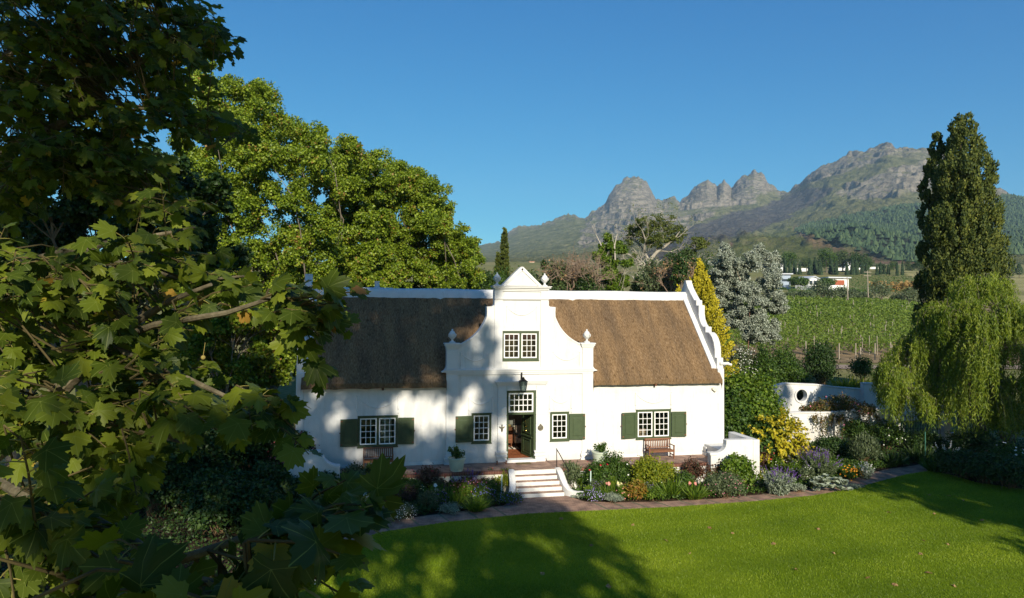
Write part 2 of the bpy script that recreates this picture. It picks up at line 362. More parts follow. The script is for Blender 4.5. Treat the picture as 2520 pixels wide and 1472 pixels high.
def mat_lawn(name, stops, s1=.35, s2=60, bump=.8):
    m = bpy.data.materials.new(name); m.use_nodes = True; nt = m.node_tree; L = nt.links.new
    p = nt.nodes['Principled BSDF']; p.inputs['Roughness'].default_value = .9; p.inputs['Specular IOR Level'].default_value = .1
    tc = nt.nodes.new('ShaderNodeTexCoord')
    n1 = nt.nodes.new('ShaderNodeTexNoise'); n1.inputs['Scale'].default_value = s1; n1.inputs['Detail'].default_value = 6
    n2 = nt.nodes.new('ShaderNodeTexNoise'); n2.inputs['Scale'].default_value = s2; n2.inputs['Detail'].default_value = 3
    L(tc.outputs['Object'], n1.inputs[0]); L(tc.outputs['Object'], n2.inputs[0])
    mx = nt.nodes.new('ShaderNodeMath'); mx.operation = 'ADD'; m2 = nt.nodes.new('ShaderNodeMath'); m2.operation = 'MULTIPLY'; m2.inputs[1].default_value = .5
    L(n1.outputs[0], mx.inputs[0]); L(n2.outputs[0], mx.inputs[1]); L(mx.outputs[0], m2.inputs[0])
    r = _ramp(nt, stops); L(m2.outputs[0], r.inputs[0]); L(r.outputs[0], p.inputs['Base Color'])
    b = nt.nodes.new('ShaderNodeBump'); b.inputs['Strength'].default_value = bump; b.inputs['Distance'].default_value = .04
    L(n2.outputs[0], b.inputs['Height']); L(b.outputs[0], p.inputs['Normal'])
    return m
M_LAWN = mat_lawn('lawn turf', [(.35, (.09, .15, .005)), (.5, (.15, .22, .008)), (.65, (.22, .28, .016))])
M_FIELD = mat_lawn('rough pasture', [(.35, (.10, .12, .03)), (.5, (.17, .165, .055)), (.65, (.26, .21, .10))], s1=.05, s2=3)
# leaves
G = lambda *a, **k: leafmat(*a, **k)
LM = {
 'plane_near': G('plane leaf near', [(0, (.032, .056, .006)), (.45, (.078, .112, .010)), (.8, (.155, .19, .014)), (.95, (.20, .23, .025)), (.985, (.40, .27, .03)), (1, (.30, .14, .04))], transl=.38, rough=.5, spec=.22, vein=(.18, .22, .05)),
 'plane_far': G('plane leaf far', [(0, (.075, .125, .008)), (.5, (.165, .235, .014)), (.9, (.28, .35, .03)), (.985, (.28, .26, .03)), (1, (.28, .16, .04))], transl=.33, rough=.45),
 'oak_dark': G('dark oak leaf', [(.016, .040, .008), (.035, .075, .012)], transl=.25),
 'cypress': G('cypress spray', [(.030, .052, .010), (.085, .11, .016), (.165, .175, .026)], transl=.15, rough=.7),
 'willow': G('willow leaf', [(.075, .13, .008), (.17, .23, .015), (.30, .34, .04)], transl=.42),
 'silver': G('silver gum leaf', [(.13, .16, .11), (.29, .325, .25), (.47, .50, .42)], transl=.1, rough=.6, tcol=(1, 1.1, .9)),
 'golden': G('golden conifer', [(.12, .13, .008), (.33, .29, .012), (.5, .42, .02)], transl=.2, rough=.7),
 'goldleaf': G('golden shrub leaf', [(.13, .19, .01), (.40, .36, .018), (.62, .48, .04)], transl=.3),
 'green': G('green leaf', [(.025, .06, .008), (.055, .11, .014), (.10, .16, .02)], transl=.3),
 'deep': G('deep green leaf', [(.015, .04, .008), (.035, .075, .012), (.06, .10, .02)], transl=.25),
 'bright': G('bright green leaf', [(.05, .105, .008), (.10, .17, .012), (.17, .235, .02)], transl=.35),
 'lime': G('lime leaf', [(.10, .15, .008), (.20, .235, .012), (.31, .31, .02)], transl=.35),
 'olive': G('olive leaf', [(.05, .075, .03), (.09, .12, .05), (.15, .18, .09)], transl=.2),
 'grey': G('grey leaf', [(.12, .15, .11), (.22, .26, .19), (.32, .36, .26)], transl=.1, rough=.8),
 'maroon': G('maroon leaf', [(.035, .04, .012), (.10, .04, .028), (.16, .075, .04)], transl=.25),
 'autumn': G('yellowing leaf', [(.10, .12, .015), (.25, .20, .02), (.30, .12, .03)], transl=.35),
 'vine': G('vine leaf', [(.07, .12, .012), (.125, .185, .018), (.19, .245, .03)], transl=.3),
 'orange_vine': G('autumn vine leaf', [(.22, .14, .04), (.36, .22, .07)], transl=.3),
 'tan': G('dry leaf', [(.25, .13, .05), (.40, .25, .12)], transl=.2),
 'turf': G('grass blade', [(.10, .165, .004), (.18, .26, .008), (.29, .36, .022)], transl=.35),
 'far': G('distant leaf', [(.025, .05, .015), (.05, .085, .022), (.08, .115, .03)], transl=.1, rough=.8),
 'pine': G('pine plantation', [(.022, .045, .020), (.042, .075, .030), (.07, .105, .04)], transl=0, rough=.9),
}
FM = {
 'red': G('red petals', [(.45, .01, .03), (.6, .03, .06)], transl=.2, tcol=(1, .8, .8)),
 'pink': G('pink petals', [(.5, .12, .22), (.7, .28, .34)], transl=.2, tcol=(1, .8, .8)),
 'coral': G('coral petals', [(.65, .22, .18), (.75, .35, .28)], transl=.2, tcol=(1, .8, .8)),
 'purple': G('purple spikes', [(.09, .04, .20), (.18, .09, .34)], transl=.1, tcol=(1, .8, 1)),
 'blue': G('blue petals', [(.10, .10, .38), (.20, .19, .5)], transl=.1, tcol=(1, .9, 1)),
 'lilac': G('lilac petals', [(.30, .24, .52), (.45, .38, .65)], transl=.1, tcol=(1, .9, 1)),
 'white': G('white petals', [(.65, .64, .58), (.8, .79, .74)], transl=.2, tcol=(1, 1, .95)),
 'cream': G('cream petals', [(.7, .6, .2), (.8, .75, .5)], transl=.2, tcol=(1, 1, .8)),
 'orange': G('orange petals', [(.8, .22, .01), (.85, .45, .02)], transl=.2, tcol=(1, .9, .6)),
}
# ------------------------------------------------------------------ the thatched house
FLOOR = 0.08
house = thing('thatched_house', 'whitewashed gabled house with brown thatched roof and green shutters', 'house', (0.04, 0, FLOOR))
XL, XR = -10.34, 10.72; AX = 0.04; GH = 3.60; DEP = 7.5
WIN = {'A': (-7.61, -5.81, 1.00, 2.40), 'D': (5.93, 7.78, 0.96, 2.39), 'B': (-2.35, -1.42, 1.04, 2.42), 'C': (1.49, 2.42, 1.03, 2.39), 'U': (-.92, .89, 4.94, 6.31)}
def rect(x0, x1, z0, z1): return [(x0, z0), (x1, z0), (x1, z1), (x0, z1)]
# main front wall, two lengths butting against the gable
b = MB(); b.extrude([rect(XL+.34, AX-GH, -.88, 4.1), rect(*WIN['A'])], 0, .45); b.build('front_wall', M_WHITE, house, bevel=.012)
b = MB(); b.extrude([rect(AX+GH, XR-.34, -.88, 4.1), rect(*WIN['D'])], 0, .45); b.build('front_wall', M_WHITE, house, bevel=.012)
b = MB(); b.box(XL+.34, XR-.34, DEP-.45, DEP-.003, -.88, 4.1); b.build('rear_wall', M_WHITE, house)
b = MB(); b.box(XL+.36, XR-.36, .46, DEP-.46, 3.42, 3.5); b.box(XL+.36, XR-.36, .46, DEP-.46, -.1, FLOOR+.1)
b.box(XL+.36, XR-.36, 3.9, 4.0, .19, 3.41); b.box(-2.75, -2.65, .47, 3.9, .19, 3.41); b.box(2.7, 2.8, .47, 3.9, .19, 3.41)
b.build('interior_wall', M_DARK, house)
b = MB(); b.box(-2.6, 2.65, .20, 3.85, .181, .187); b.build('hall_floor', mat_brick('hall tile', (.26, .085, .035), (.34, .12, .05), (.12, .06, .04), 1.0, bw=.3, rh=.3, ms=.008), house)
# the front gable outline
def arc(p0, p1, bulge, n=8):
    p0, p1 = np.array(p0), np.array(p1); d = p1-p0; nn = np.array([-d[1], d[0]]); r = []
    for i in range(n+1):
        t = i/n; r.append(tuple(p0+d*t+nn*bulge*4*t*(1-t)))
    return r
def gable_side():
    p = [(3.60, FLOOR-.9), (3.60, 4.36)]
    p += [(3.84, 4.38)]+arc((3.84, 4.42), (3.60, 4.72), .18, 6)
    p += [(3.60, 5.40), (3.60, 5.74), (3.02, 5.74)]
    p += arc((3.0, 5.68), (1.70, 7.02), .105, 12)
    p += [(1.69, 7.25), (1.70, 7.50)]+arc((1.42, 7.52), (1.33, 7.78), .2, 4)+[(1.33, 8.30)]
    return p
gs = gable_side()
outline = [(AX-x, z) for x, z in gs][::1]
right = [(AX+x, z) for x, z in gs]
outline = right+[(AX-x, z) for x, z in gs[::-1]]
DOOR = (-.68, .76, .06, 3.48)
b = MB(); b.extrude([outline]+[rect(*WIN[k]) for k in 'BCU']+[rect(*DOOR)], -.08, .40)
gable = b.build('front_gable', M_WHITE, house, bevel=.015)
# raised rim following the curved gable edge
def strip(pts, y0, y1, wdt, inward):
    pts = [np.array(p) for p in pts]; o = []
    for i in range(len(pts)):
        d = pts[min(i+1, len(pts)-1)]-pts[max(i-1, 0)]; d /= np.linalg.norm(d); o.append(pts[i]+np.array([-d[1], d[0]])*wdt*inward)
    return [tuple(p) for p in pts]+[tuple(p) for p in o[::-1]]
for s in (1, -1):
    cp = [(2.96, 5.72)]+arc((2.93, 5.735), (1.665, 7.05), .105, 12)[1:]+[(1.655, 7.46)]
    cp = [(AX+s*x, z) for x, z in cp]
    b = MB(); b.extrude([strip(cp, 0, 0, .07, 1 if s > 0 else -1)], -.105, -.07); b.build('gable_moulding', M_TRIM, house)
# pediment, cornices, pilasters
def cornice(x0, x1, z0, z1, y, steps, name='cornice', yb=-.07):
    b = MB(); n = len(steps)
    for i, (e, t0, t1) in enumerate(steps):
        b.box(x0-e, x1+e, y-e, yb, z0+(z1-z0)*t0, z0+(z1-z0)*t1)
    return b.build(name, M_TRIM, house, bevel=.008)
b = MB(); b.extrude([[(AX-1.0, 8.52), (AX+1.0, 8.52), (AX+.05, 9.43), (AX-.05, 9.43)]], -.16, .38)
b.extrude([strip([(AX+.93, 8.53), (AX, 9.36)], 0, 0, .09, 1)], -.20, -.15); b.extrude([strip([(AX-.93, 8.53), (AX, 9.36)], 0, 0, .09, -1)], -.20, -.15)
b.build('pediment', M_WHITE, house, bevel=.015)
cornice(AX-1.30, AX+1.30, 8.24, 8.50, -.14, [(.0, 0, .3), (.05, .3, .6), (.12, .6, .85), (.16, .85, 1)], yb=.42)
cornice(AX-1.30, AX+1.30, 7.82, 7.92, -.14, [(.0, 0, .4), (.04, .4, 1)])
for s in (1, -1):
    c = AX+s*1.14
    b = MB(); b.box(c-.20, c+.20, -.14, -.06, 4.56, 7.82); b.box(c-.20, c+.20, -.14, -.06, 7.92, 8.24); b.box(c-.25, c+.25, -.17, -.06, 4.44, 4.56); b.build('pilaster', M_TRIM, house, bevel=.01)
    c = AX+s*3.33
    b = MB(); b.box(c-.28, c+.28, -.14, -.06, 4.52, 5.44); b.box(c-.28, c+.28, -.14, -.06, .5, 4.26)
    for z0, z1, e in ((FLOOR-.02, .16, .09), (.16, .26, .05), (.26, .38, .085), (.38, .50, .03)): b.box(c-.28-e, c+.28+e, -.14-e, -.06, z0, z1)
    b.build('pilaster', M_TRIM, house, bevel=.02)
    cornice(c-.28, c+.28, 5.44, 5.76, -.14, [(.0, 0, .3), (.03, .3, .55), (.07, .55, .8), (.1, .8, 1)], 'pilaster_cap', yb=.41)
cornice(AX-3.60, AX+3.60, 4.26, 4.52, -.145, [(.0, 0, .35), (.03, .35, .7), (.06, .7, 1)])
# door surround
for s in (1, -1):
    x0, x1 = (-1.11, -.68) if s < 0 else (.76, 1.20)
    b = MB()
    for i in range(7):
        z0 = .62+i*.42; b.box(x0, x1, -.17, -.06, z0, min(z0+.405, 3.62))
    b.box(x0+.01, x1-.01, -.16, -.065, .6, 3.70)
    for z0, z1, e in ((FLOOR-.02, .20, .07), (.20, .34, .035), (.34, .44, .085), (.44, .52, .06), (.52, .61, .1)): b.box(x0-e, x1+e*.35, -.17-e, -.06, z0, z1)
    b.build('door_pilaster', M_TRIM, house, bevel=.018)
cornice(-1.12, 1.21, 3.70, 3.94, -.17, [(.0, 0, .3), (.05, .3, .6), (.10, .6, .85), (.13, .85, 1)], 'door_cornice')
b = MB(); b.box(-.68, .76, -.17, -.085, 3.485, 3.70); b.build('door_lintel', M_TRIM, house, bevel=.008)
b = MB(); b.box(-.665, .745, -.30, .18, .02, .20); b.build('door_sill', M_WSTEP, house, bevel=.02)
# plinth
for x0, x1 in ((XL-.01, AX-GH-.02), (AX+GH+.02, XR)):
    b = MB(); b.box(x0, x1, -.035, 0.002, FLOOR-.02, .22); b.build('plinth', M_TRIM, house, bevel=.015)
# urns
urn_p = [(.0, 0), (.17, 0), (.17, .05), (.14, .06), (.07, .10), (.055, .17), (.08, .21), (.14, .25), (.17, .33), (.185, .42), (.19, .46), (.165, .475), (.15, .50), (.12, .56), (.07, .60), (.045, .62), (.05, .66), (.02, .70), (0.0, .71)]
for x, z, k in ((AX-1.19, 8.50, .92), (AX+1.17, 8.50, .92), (AX-3.33, 5.76, .95), (AX+3.33, 5.76, .95)):
    b = MB(); b.lathe([(max(r, .001)*k*.97, h*k) for r, h in urn_p], (x, .05, z), 20)
    for q in range(5):      # little swags round the bowl
        t0 = 2*math.pi*q/5; pts = []
        for i in range(7):
            t = t0+2*math.pi/5*i/6; h = .44-.13*math.sin(math.pi*i/6); r = .20-.03*math.sin(math.pi*i/6)
            pts.append((x+math.cos(t)*r*k, .05+math.sin(t)*r*k, z+h*k))
        b.tube(pts, .018*k, 5)
    b.build('gable_urn', M_WHITE, house, smooth=True)
# plaster garlands
def garland(x0, x1, zt, zb, y, tassel=True):
    b = MB(); pts = []; rs = []
    for i in range(25):
        t = i/24; x = x0+.1+(x1-x0-.2)*t; z = zb+(zt-zb)*(2*t-1)**2; pts.append((x, y, z)); rs.append((.028 if i % 2 else .02)*(1 if .05 < t < .95 else .7)*(1.15-abs(2*t-1)*.35))
    b.tube(pts, rs, 6)
    for x in (x0+.06, x1-.06):
        b.tube([(x, y, zt+.03), (x, y, zt-.1), (x, y, zt-.55), (x, y, zt-.58), (x, y, zt-.62), (x, y, zt-.74)], [.02, .045, .05, .02, .03, .045] if tassel else [.02, .025, .025, .012, .012, .012], 7)
        b.lathe([(.001, -.03), (.035, 0), (.001, .03)], (x, y, zt+.06), 8)
    b.build('garland', M_TRIM, house, smooth=True)
garland(-7.72, -5.72, 3.26, 2.78, -.008); garland(5.85, 7.87, 3.18, 2.74, -.008)
garland(-2.55, -1.30, 3.12, 2.85, -.088); garland(1.40, 2.62, 3.12, 2.85, -.088)
garland(-2.95, -1.48, 5.24, 4.92, -.088, False); garland(1.56, 3.03, 5.24, 4.92, -.088, False); garland(-.75, .83, 7.45, 7.1, -.088, False)
# windows
def window(key, yf, sashes, shut=()):
    x0, x1, z0, z1 = WIN[key]; fw = .085
    fr = MB(); fr.extrude([rect(x0-.012, x1+.012, z0-.012, z1+.012), rect(x0+fw, x1-fw, z0+fw, z1-fw)], yf-.035, yf+.12)
    fr.box(x0-.03, x1+.03, yf-.055, yf-.02, z0-.05, z0-.005); fr.box(x0-.02, x1+.02, yf-.05, yf-.02, z1+.005, z1+.03)
    if sashes == 2: xm = (x0+x1)/2; fr.box(xm-.045, xm+.045, yf-.03, yf+.11, z0+fw, z1-fw)
    w = fr.build('window', M_GREEN, house, bevel=.006)
    spans = [(x0+fw, x1-fw)] if sashes == 1 else [(x0+fw, xm-.045), (xm+.045, x1-fw)]
    for a, c in spans:
        sb = MB(); e = .055; a += .008; c -= .008; u0, u1 = z0+fw+.008, z1-fw-.008
        holes = []; iw = (c-a-2*e); ih = (u1-u0-2*e); mt = .026
        for i in range(3):
            for j in range(4):
                hx = a+e+iw*i/3; hz = u0+e+ih*j/4
                holes.append(rect(hx+(mt/2 if i else 0), hx+iw/3-(mt/2 if i < 2 else 0), hz+(mt/2 if j else 0), hz+ih/4-(mt/2 if j < 3 else 0)))
        sb.extrude([rect(a, c, u0, u1)]+holes, yf-.005, yf+.035)
        sb.build('sash', M_SASH, w, bevel=.004)
        g = MB(); g.box(a+.02, c-.02, yf+.014, yf+.018, u0+.02, u1-.02); g.build('pane', M_GLASS, w)
def shutter(xh, side, z0, z1, wd, yf, ang):
    """hinged at xh, opening to side, standing a little off the wall"""
    M = Matrix.Translation((xh, yf-.05, 0)) @ Matrix.Rotation(-side*rad(ang), 4, 'Z')
    b = MB(); q = lambda u0, u1, y0, y1, a, c: b.box(min(side*u0, side*u1), max(side*u0, side*u1), y0, y1, a, c, M)
    e = .10
    q(0, e, -.045, 0, z0, z1); q(wd-e, wd, -.045, 0, z0, z1); q(e, wd-e, -.045, 0, z0, z0+e+.02); q(e, wd-e, -.045, 0, z1-e-.02, z1)
    q(e, wd-e, -.028, -.005, z0+e+.02, z1-e-.02); q(e+.07, wd-e-.07, -.042, -.02, z0+e+.09, z1-e-.09); q(e+.09, wd-e-.09, -.052, -.03, z0+e+.11, z1-e-.11)
    s = b.build('shutter', M_GREEN, house, bevel=.005)
    for zz in (z0+.09, z1-.09):
        h = MB(); h.box(min(side*(wd-.10), side*(wd-.015)), max(side*(wd-.10), side*(wd-.015)), -.055, -.04, zz-.03, zz+.03, M); h.build('hinge', M_RUST, s)
    h = MB(); zz = (z0+z1)/2; h.box(min(side*(wd-.01), side*(wd+.04)), max(side*(wd-.01), side*(wd+.04)), -.05, -.01, zz-.025, zz+.025, M)
    h.build('latch', M_RUST, s)
window('A', 0, 2); window('D', 0, 2); window('B', -.08, 1); window('C', -.08, 1); window('U', -.08, 2)
shutter(-7.63, -1, 1.06, 2.30, .76, 0, 4); shutter(-5.79, 1, 1.08, 2.31, .74, 0, 3)
shutter(5.91, -1, 1.02, 2.29, .77, 0, 4); shutter(7.80, 1, 1.03, 2.28, .78, 0, 3)
shutter(-2.37, -1, 1.10, 2.33, .76, -.08, 3); shutter(2.44, 1, 1.06, 2.31, .78, -.08, 3)
# door frame, fanlight and open door
b = MB(); yf = -.08
b.box(-.70, -.585, yf-.03, .10, .19, 3.50); b.box(.655, .775, yf-.03, .10, .19, 3.50); b.box(-.585, .655, yf-.028, .10, 3.37, 3.50); b.box(-.585, .655, yf-.03, .08, 2.32, 2.42)
dfm = b.build('door_frame', M_GREEN, house, bevel=.008)
b = MB(); a, c, u0, u1 = -.575, .645, 2.43, 3.36; e = .07; iw = c-a-2*e; ih = u1-u0-2*e; mt = .035; holes = []
for i in range(5):
    for j in range(3):
        hx = a+e+iw*i/5; hz = u0+e+ih*j/3
        holes.append(rect(hx+(mt/2 if i else 0), hx+iw/5-(mt/2 if i < 4 else 0), hz+(mt/2 if j else 0), hz+ih/3-(mt/2 if j < 2 else 0)))
b.extrude([rect(a, c, u0, u1)]+holes, yf, yf+.04)
fl = b.build('fanlight', M_SASH, house, bevel=.004)
g = MB(); g.box(a+.03, c-.03, yf+.018, yf+.022, u0+.03, u1-.03); g.build('pane', M_GLASS, fl)
M = Matrix.Translation((.645, .10, 0)) @ Matrix.Rotation(-rad(76), 4, 'Z')
b = MB(); q = lambda u0, u1, y0, y1, z0, z1: b.box(-u1, -u0, y0, y1, z0, z1, M)
q(0, 1.18, 0, .05, .21, 2.31)
for z0, z1 in ((.32, 1.05), (1.30, 2.22)):
    for f, g_ in ((-.03, .0),):
        q(.17, .23, f, g_, z0, z1); q(.95, 1.01, f, g_, z0, z1); q(.23, .95, f, g_, z0, z0+.06); q(.23, .95, f, g_, z1-.06, z1)
    q(.30, .88, -.02, 0, z0+.13, z1-.13)
q(0, 1.18, -.05, 0, 1.14, 1.20); q(0, 1.18, -.04, 0, .21, .27)
door = b.build('door', M_GREEN, house, bevel=.006)
k = MB()
pts = [(-.59+.09*math.sin(t*2.0), -.07, 1.62+.28*t/3.1) for t in np.linspace(0, 3.1, 12)]
k.tube([M @ Vector(p) for p in pts], .016, 6); k.tube([M @ Vector(p) for p in ((-.59, -.02, 1.62), (-.59, -.09, 1.62))], .02, 6)
k.build('knocker', M_BRASS, door, smooth=True)
k = MB(); k.tube([M @ Vector(p) for p in ((-.62, -.02, 1.42), (-.62, -.06, 1.42), (-.62, -.10, 1.42))], [.03, .015, .045], 10); k.tube([M @ Vector(p) for p in ((-.62, -.01, 1.36), (-.62, -.02, 1.48))], .02, 6); k.build('door_knob', M_BRASS, door, smooth=True)
# end walls with stepped gable parapets (profile in depth and height, mirrored about the ridge)
RY = 3.75
half = [(0, 4.42), (.09, 4.42), (.09, 4.97), (.31, 4.97), (.32, 5.38), (.42, 5.75), (.60, 6.0), (.82, 6.18), (1.0, 6.25), (1.32, 6.26), (1.32, 6.54), (1.60, 6.55), (1.80, 6.68), (1.98, 6.90), (2.08, 7.2), (2.08, 7.69), (2.37, 7.70), (2.37, 7.97), (2.62, 8.0), (3.05, 8.38), (3.40, 8.72), (3.60, 9.02), (3.62, 9.12)]
prof = [(-.0, -.88)]+half+[(2*RY-y, z) for y, z in half[::-1]]+[(2*RY, -.88)]
for x0, x1 in ((XR-.34, XR+.02), (XL-.02, XL+.34)):
    b = MB(); b.extrude([prof], x0, x1, 'x'); b.build('end_gable', M_WHITE, house, bevel=.035)
# sloped plaster flashing along the thatch, inside each end gable
def zroof(y): return 3.93+(y+.30)*(8.02-3.93)/(3.45+.30)
for x0, x1 in ((XR-.62, XR-.34), (XL+.34, XL+.60)):
    b = MB(); b.extrude([[(.15, zroof(.15)-.3), (3.4, zroof(3.4)-.3), (3.4, zroof(3.4)+.12), (.15, zroof(.15)+.12)]], x0, x1, 'x'); b.build('plaster_flashing', M_WHITE, house, bevel=.03)
# thatch
def thatch(x0, x1, y0, seed):
    rng = np.random.default_rng(seed); nx = max(4, int((x1-x0)/.12)); ny = 34
    xs = np.linspace(x0, x1, nx); ys = np.linspace(y0, 3.62, ny); X, Y = np.meshgrid(xs, ys)
    Z = zroof(Y)+.05*fbm(X*.7, Y*.9, 3, seed)+.035*fbm(X*4.5, Y*4.5, 3, seed+9)-.04
    edge = np.exp(-((X-x0)/.12)**2)+np.exp(-((X-x1)/.12)**2)
    Z = Z-.05*edge
    low = Y < y0+.05
    bot = np.stack([xs, np.full(nx, y0-.03)+.06*fbm(xs*3, xs*0, 3, 5), zroof(y0)-.27+.07*fbm(xs*2.2, xs*0+3, 4, 8)], 1)
    wall = np.stack([xs, np.full(nx, max(y0+.4, .2)), np.full(nx, zroof(y0)-.17)], 1)
    V = np.concatenate([wall, bot, np.stack([X, Y, Z], 2).reshape(-1, 3)])
    q = []
    for r in range(ny+1):
        for i in range(nx-1): q.append((r*nx+i, r*nx+i+1, (r+1)*nx+i+1, (r+1)*nx+i))
    # end caps go down to the rafters
    nv = len(V); capv = []; 
    for s in (0, nx-1):
        ids = [r*nx+s for r in range(1, ny+2)]; n0 = nv+len(capv)
        capv += [(V[i][0], V[i][1]+.12, V[i][2]-.34) for i in ids]
        for a in range(len(ids)-1): q.append((ids[a], ids[a+1], n0+a+1, n0+a))
    V = np.concatenate([V, np.array(capv)])
    return V, q
vs = []; qs = []; n = 0
for (x0, x1, y0, sd) in ((XL+.22, AX-GH-.005, -.30, 1), (AX+GH+.005, XR-.24, -.30, 2), (AX-GH-.003, AX+GH+.003, .45, 3)):
    V, q = thatch(x0, x1, y0, sd); vs.append(V); qs += [tuple(i+n for i in f) for f in q]; n += len(V)
me = rawmesh('thatch', np.concatenate(vs), [np.array(qs)], M_THATCH, smooth=False)
mkobj('thatch_roof', me, house)
b = MB(); b.extrude([[(3.62, 8.0), (7.8, 3.6), (7.8, 3.35), (3.62, 7.7)]], XL+.34, XR-.34, 'x')
b.extrude([[(AX-2.3, 4.7), (AX+2.3, 4.7), (AX, 7.45)]], .42, 3.2); b.build('rear_thatch', M_THATCH, house)
# ridge cap
b = MB(); prof2 = [(3.38, 7.86), (3.42, 8.06), (3.50, 8.30), (3.62, 8.43), (3.75, 8.46), (3.9, 8.43), (4.1, 8.25), (4.2, 7.7)]
def ridge(x0, x1):
    n = 24
    for i in range(n):
        xa, xb = x0+(x1-x0)*i/n, x0+(x1-x0)*(i+1)/n
        za, zb = .015*math.sin(xa*1.3), .015*math.sin(xb*1.3)
        for (y1, z1), (y2, z2) in zip(prof2[:-1], prof2[1:]): b.face([(xa, y1, z1+za), (xb, y1, z1+zb), (xb, y2, z2+zb), (xa, y2, z2+za)])
    b.face([(x0, y, z) for y, z in prof2]); b.face([(x1, y, z) for y, z in prof2][::-1])
ridge(XL+.34, XR-.34); rc = b.build('ridge_cap', M_WHITE, house, smooth=True)
b = MB(); b.tube([(4.95, 3.44, 8.02), (4.85, 3.50, 8.26), (4.78, 3.66, 8.43)], .012, 5); b.build('crack', mat('cement repair', [(.35, .30, .22), (.45, .38, .28)]), rc)
# chimney behind the ridge
b = MB(); b.box(-7.55, -5.95, 4.2, 4.9, 7.2, 8.50); ch = b.build('chimney', M_WSTEP, house, bevel=.03)
b = MB(); b.lathe([(.15, 0), (.17, .03), (.13, .06), (.12, .3), (.14, .31), (.14, .35), (.10, .35)], (-6.78, 4.5, 8.49), 14); b.build('chimney_pot', M_WSTEP, ch, smooth=True)
# rafters ends poking out under the thatch
for x in (-6.5, 6.9):
    b = MB(); b.box(x-.05, x+.05, -.24, .05, 3.60, 3.70); b.build('eave_spout', M_RUST, house, bevel=.01)
b = MB(); b.box(XR-.20, XR+.30, .0, .14, 4.62, 4.74); b.tube([(XR+.22, .05, 4.66), (XR+.42, -.02, 4.60)], [.05, .07], 8); b.build('gutter_spout', M_WSTEP, house)
# ------------------------------------------------------------------ fittings on and near the front
lan = thing('wall_lantern', 'black glazed lantern hanging from a bracket above the front door', 'lantern', (.1, -.1, 4.1))
b = MB(); b.box(.0, .08, -.17, -.08, 4.02, 4.36); b.tube([(.04, -.17, 4.30), (.04, -.30, 4.12), (.04, -.45, 4.10), (.04, -.52, 4.06)], .018, 6); b.build('bracket', M_IRON, lan, smooth=True)
b = MB(); cx, cy, zt = .04, -.52, 3.98; top, bot, h = .17, .10, .52
for sx in (-1, 1):
    for sy in (-1, 1): b.tube([(cx+sx*top, cy+sy*top, zt), (cx+sx*bot, cy+sy*bot, zt-h)], .012, 4)
for r, z in ((top, zt), (bot, zt-h)):
    c = [(cx-r, cy-r, z), (cx+r, cy-r, z), (cx+r, cy+r, z), (cx-r, cy+r, z)]
    for i in range(4): b.tube([c[i], c[(i+1) % 4]], .013, 4)
b.lathe([(.19, 0), (.12, .06), (.07, .10), (.07, .15), (.03, .17), (.001, .2)], (cx, cy, zt), 8); b.box(cx-bot, cx+bot, cy-bot, cy+bot, zt-h-.02, zt-h)
b.build('lantern_frame', M_IRON, lan)
b = MB(); T, B_ = top-.012, bot-.01
for p in (((-1, -1), (1, -1)), ((1, -1), (1, 1)), ((1, 1), (-1, 1)), ((-1, 1), (-1, -1))):
    b.face([(cx+p[0][0]*B_, cy+p[0][1]*B_, zt-h), (cx+p[1][0]*B_, cy+p[1][1]*B_, zt-h), (cx+p[1][0]*T, cy+p[1][1]*T, zt), (cx+p[0][0]*T, cy+p[0][1]*T, zt)])
b.build('lantern_glass', M_GLASS, lan)
b = MB(); b.tube([(cx, cy, zt-.02), (cx, cy, zt-.16), (cx, cy, zt-.28)], [.02, .02, .025], 8); b.build('bulb', M_SASH, lan)
b = MB(); b.lathe([(.001, 0), (.13, 0), (.14, .015), (.11, .03), (.09, .025), (.06, .03), (.001, .035)], (0, 0, 0), 24)
b.extrude([[(-.05, .12), (.05, .12), (.04, .18), (-.04, .18)]], 0, .025, 'z')
pl = b.build('wall_plaque', M_BRONZE, smooth=True); pl.rotation_euler = (rad(90), 0, 0); pl.location = (.98, -.171, 1.68)
tag(pl, 'round bronze plaque on the white pilaster right of the open door', 'plaque')
b = MB(); b.tube([(0, 0, -.17), (0, 0, -.08), (0, 0, .13)], [.015, .05, .025], 7); b.tube([(-.13, 0, .09), (-.05, 0, .03), (.05, 0, .03), (.13, 0, .09)], [.02, .035, .035, .02], 6); b.lathe([(.001, .11), (.035, .14), (.03, .18), (.001, .2)], (0, 0, 0), 8)
o = b.build('cherub_ornament', M_BRONZE, smooth=True); o.location = (-.91, -.20, 1.70); tag(o, 'small winged bronze ornament on the pilaster left of the door', 'ornament')
b = MB(); b.extrude([[(-.11, .06), (-.02, .10), (.12, .08), (.16, -.06), (.10, -.13), (.02, -.10), (-.10, 0)]], -.12, 0); fl_ = b.build('security_floodlight', mat('cream plastic', [(.62, .56, .46), (.68, .62, .52)], rough=.5), bevel=.02); fl_.location = (10.12, -.005, 3.37)
tag(fl_, 'small cream floodlight high on the white wall below the thatch corner', 'floodlight')
b = MB()
for x in (-.14, .30):
    b.extrude([[(x-.03, .09), (x+.05, .09), (x+.03, .15), (x+.05, .26), (x-.0, .22), (x-.05, .27), (x-.02, .17)]], -.52, -.48)
    b.box(x-.04, x+.06, -.55, -.45, FLOOR, .10)
b.box(-.14, .30, -.51, -.49, .14, .165); o = b.build('boot_scraper', M_RUST); 
o.location = (-1.06, .02, 0); tag(o, 'rusty iron boot scraper at the foot of the door pilaster', 'boot scraper')
